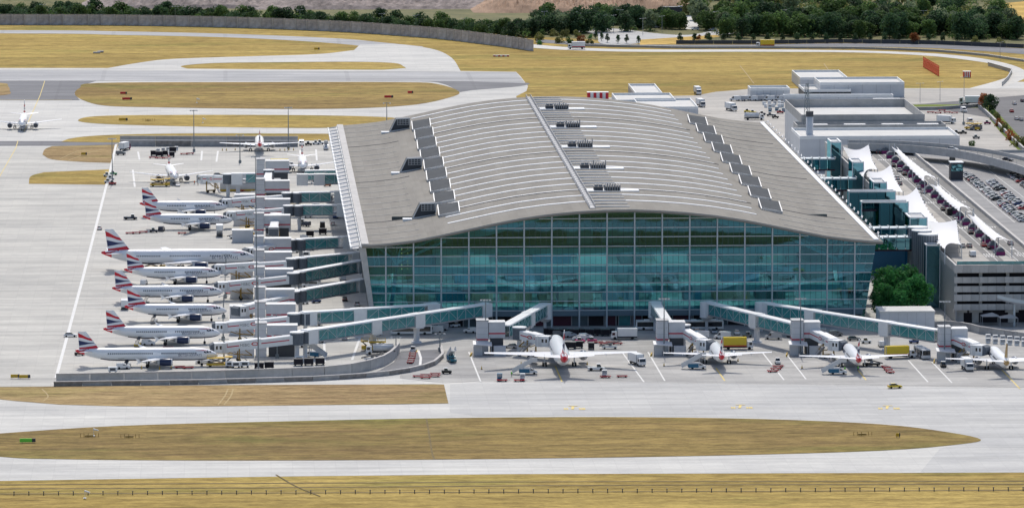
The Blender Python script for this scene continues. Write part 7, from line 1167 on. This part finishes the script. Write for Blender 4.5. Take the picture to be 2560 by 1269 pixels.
def mound(x0, x1, y0, y1, h, m, seed, nx=110, ny=26):
    rs = random.Random(seed); ph = [(rs.uniform(0.02, 0.09), rs.uniform(0.02, 0.09), rs.uniform(0, 6), rs.uniform(0.4, 1)) for _ in range(9)]; mb = MB(); vs = []
    for i in range(nx + 1):
        for j in range(ny + 1):
            x, y = x0 + (x1 - x0) * i / nx, y0 + (y1 - y0) * j / ny; e = min(1, 4 * i / nx, 4 * (nx - i) / nx) * math.sin(PI * min(1, j / ny * 1.3)) ** 0.7 if j < ny else 0; z = sum(a * math.sin(fx * (x - x0) + fy * 2 * (y - y0) + p_) for fx, fy, p_, a in ph) / 4 + rs.uniform(-0.45, 0.45); vs.append((x, y, max(0.02, e * h * (0.75 + 0.35 * z)) if 0 < j < ny and 0 < i < nx else -0.3))
    mb.add(vs, [(i * (ny + 1) + j, (i + 1) * (ny + 1) + j, (i + 1) * (ny + 1) + j + 1, i * (ny + 1) + j + 1) for i in range(nx) for j in range(ny)]); o = ob('earth_mound', mb.mesh('earth_mound', m)); o['kind'] = 'structure'
def mpx(u0, u1, v, dep, h, m, seed): a, b = G(u0, v), G(u1, v); mound(a.x, b.x, a.y, a.y + dep, h, m, seed)
mpx(180, 760, 24, 90, 8, 'rubble', 1); mpx(600, 1290, 26, 110, 8.5, 'rubble', 2); mpx(1180, 1560, 34, 120, 8, 'soil', 3); mpx(1480, 1760, 24, 120, 8.5, 'soil', 4); mpx(-300, 260, 20, 110, 4, 'terrain_scrub', 5); mpx(1640, 1720, 32, 30, 3, 'soil', 6)
bx = lambda c: [P('shell', _m(lambda b: b.box(-3, 3, -1.2, 1.2, 0, 2.6), 'shell', c)), P('ribs', _m(lambda b: [b.box(-3 + 0.6 * k - 0.05, -3 + 0.6 * k + 0.05, -1.26, 1.26, 0.1, 2.5) for k in range(1, 10)], 'ribs', c)), P('door', _m(lambda b: b.box(3.0, 3.06, -1.0, 1.0, 0.2, 2.4), 'door', 'metal_grey'))]
for lb, u, v, c, s in (('dark blue site container at the earthworks', 1678, 36, 'paint_navy_blue', 1.6), ('lighter blue site container beside the dark one', 1712, 31, 'paint_blue', 1.3)): p = G(u, v); r = thing('site_container', lb, 'container', (p.x, p.y, 0.1)); r.scale = (s, s, s); build(bx(c), r)
put('red lorry', 'white lorry with red rear on the perimeter road', 1441, 123, 180); put('yellow lorry', 'yellow and white lorry on the far road', 1913, 119, 180); cluster('car', 'at the far road junction', [(1738, 76, 170, 'white'), (1782, 77, 170, 'silver'), (1494, 70, 170, 'white'), (1640, 71, 0, 'grey')]); cluster('grey loader', 'working at the earthworks', [(1300, 20, 0, 'white')])
lp = [P('pole', _m(lambda b: b.tube((0, 0, 0), (0, 0, 9), 0.13, 0.08, 6), 'pole', 'metal_grey')), P('lamp_arm', _m(lambda b: (b.bar((-1.4, 0, 8.9), (1.4, 0, 9.0), 0.1), b.box(-1.9, -1.1, -0.15, 0.15, 8.85, 9.0), b.box(1.1, 1.9, -0.15, 0.15, 8.95, 9.1)), 'lamp_arm', 'metal_light'))]
for k, (u, v) in enumerate(((107, 52), (218, 54), (327, 55), (438, 57), (543, 58), (650, 62), (750, 66), (955, 76), (1040, 80), (1160, 88), (1361, 70), (1436, 72), (1450, 76), (1510, 80), (1534, 80), (1550, 66), (1607, 88), (1655, 82), (1778, 72), (1790, 70), (1960, 66), (2066, 62), (2155, 70), (2265, 76), (2308, 68), (2410, 240), (2350, 252), (2300, 256), (2500, 150))): p = G(u, v); build(lp, thing('street_lamp', 'slim grey lamp post of the far roads, %s from the left' % nth(k + 1), 'street lamp', (p.x, p.y, 0), 0.3 * (k % 3), 'far lamp posts'))
r = thing('antenna_array', 'red lattice antenna array standing in the far dry grass', 'antenna', (G(2347, 191).x, G(2347, 191).y, 0)); q = G(2308, 168); d = Vector((q.x, q.y, 0)) - Vector(r.location); nn = 8; fr = MB()
for k in range(nn):
    a, b = d * (k / nn), d * ((k + 0.92) / nn); m2 = MB(); dz = Vector((0, 0, 1))
    for j in range(4): m2.bar(a + dz * (0.6 + 1.2 * j), b + dz * (0.6 + 1.2 * j), 0.3, 0.75)
    for f in (0, 0.5, 1): m2.bar(a + (b - a) * f, a + (b - a) * f + dz * 5.4, 0.3)
    ob('panel', m2.mesh('panel', 'paint_orange' if False else 'livery_red2'), r) if 'livery_red2' in MATS else ob('panel', m2.mesh('panel', mat('livery_red2', (0.75, 0.06, 0.02), 0.5)), r)
def hut(label, u, v, w, h, d_): p = G(u, v); r = thing('striped_hut', label, 'hut', (p.x, p.y, 0.08)); [ob('stripe', _m(lambda b: b.box(-w / 2 + w * k / 7, -w / 2 + w * (k + 1) / 7, 0, d_, 0, h * (1 if d_ > 3 else 1)), 'stripe', ('livery_red', 'white_paint')[k % 2]), r) for k in range(7)]; ob('roof', _m(lambda b: b.box(-w / 2 - 0.1, w / 2 + 0.1, -0.1, d_ + 0.1, h, h + 0.15), 'roof', 'white_paint'), r)
hut('red and white striped hut behind the terminal ridge', 1495, 250, 10, 3.4, 4); hut('red and white hut in the grass near the antenna array', 2418, 194, 3.6, 2.8, 3); hut('low red and white barrier in the dry grass before the noise wall end', 1253, 142, 8, 0.6, 1)
p = G(246, 132); r = thing('grass_hatch', 'dark flat hatch in the grass beyond the runway', 'hatch', (p.x, p.y, 0)); ob('lid', _m(lambda b: (b.box(-2.6, 1, -5, 0, 0, 0.5), b.box(-0.5, 2.6, 0.1, 6, 0, 0.6)), 'lid', 'metal_dark'), r)
wall('guard_rail', 'long grey barrier between the perimeter road and the far road', [(1460, 116), (1700, 122), (1900, 121.5), (2150, 123), (2330, 129), (2460, 140), (2560, 155)], 0.9, 0.3, 12, 'metal_grey', 'metal_light'); wall('road_fence', 'dark fence line along the far side of the far road', [(1690, 111), (1900, 111), (2100, 108), (2330, 111), (2560, 121)], 1.8, 0.2, 10, 'metal_dark', 'metal_dark'); wall('road_fence', 'grey mesh fence curving round the end of the perimeter road', [(2470, 165), (2530, 182), (2520, 200), (2505, 215)], 1.6, 0.15, 8, 'metal_grey', 'metal_grey')
S['labels_shared'] = len([k for k, v in LABELS.items() if len(v) > 1])
for k, v in LABELS.items():
    if len(v) > 1: print('SHARED', len(v), k)
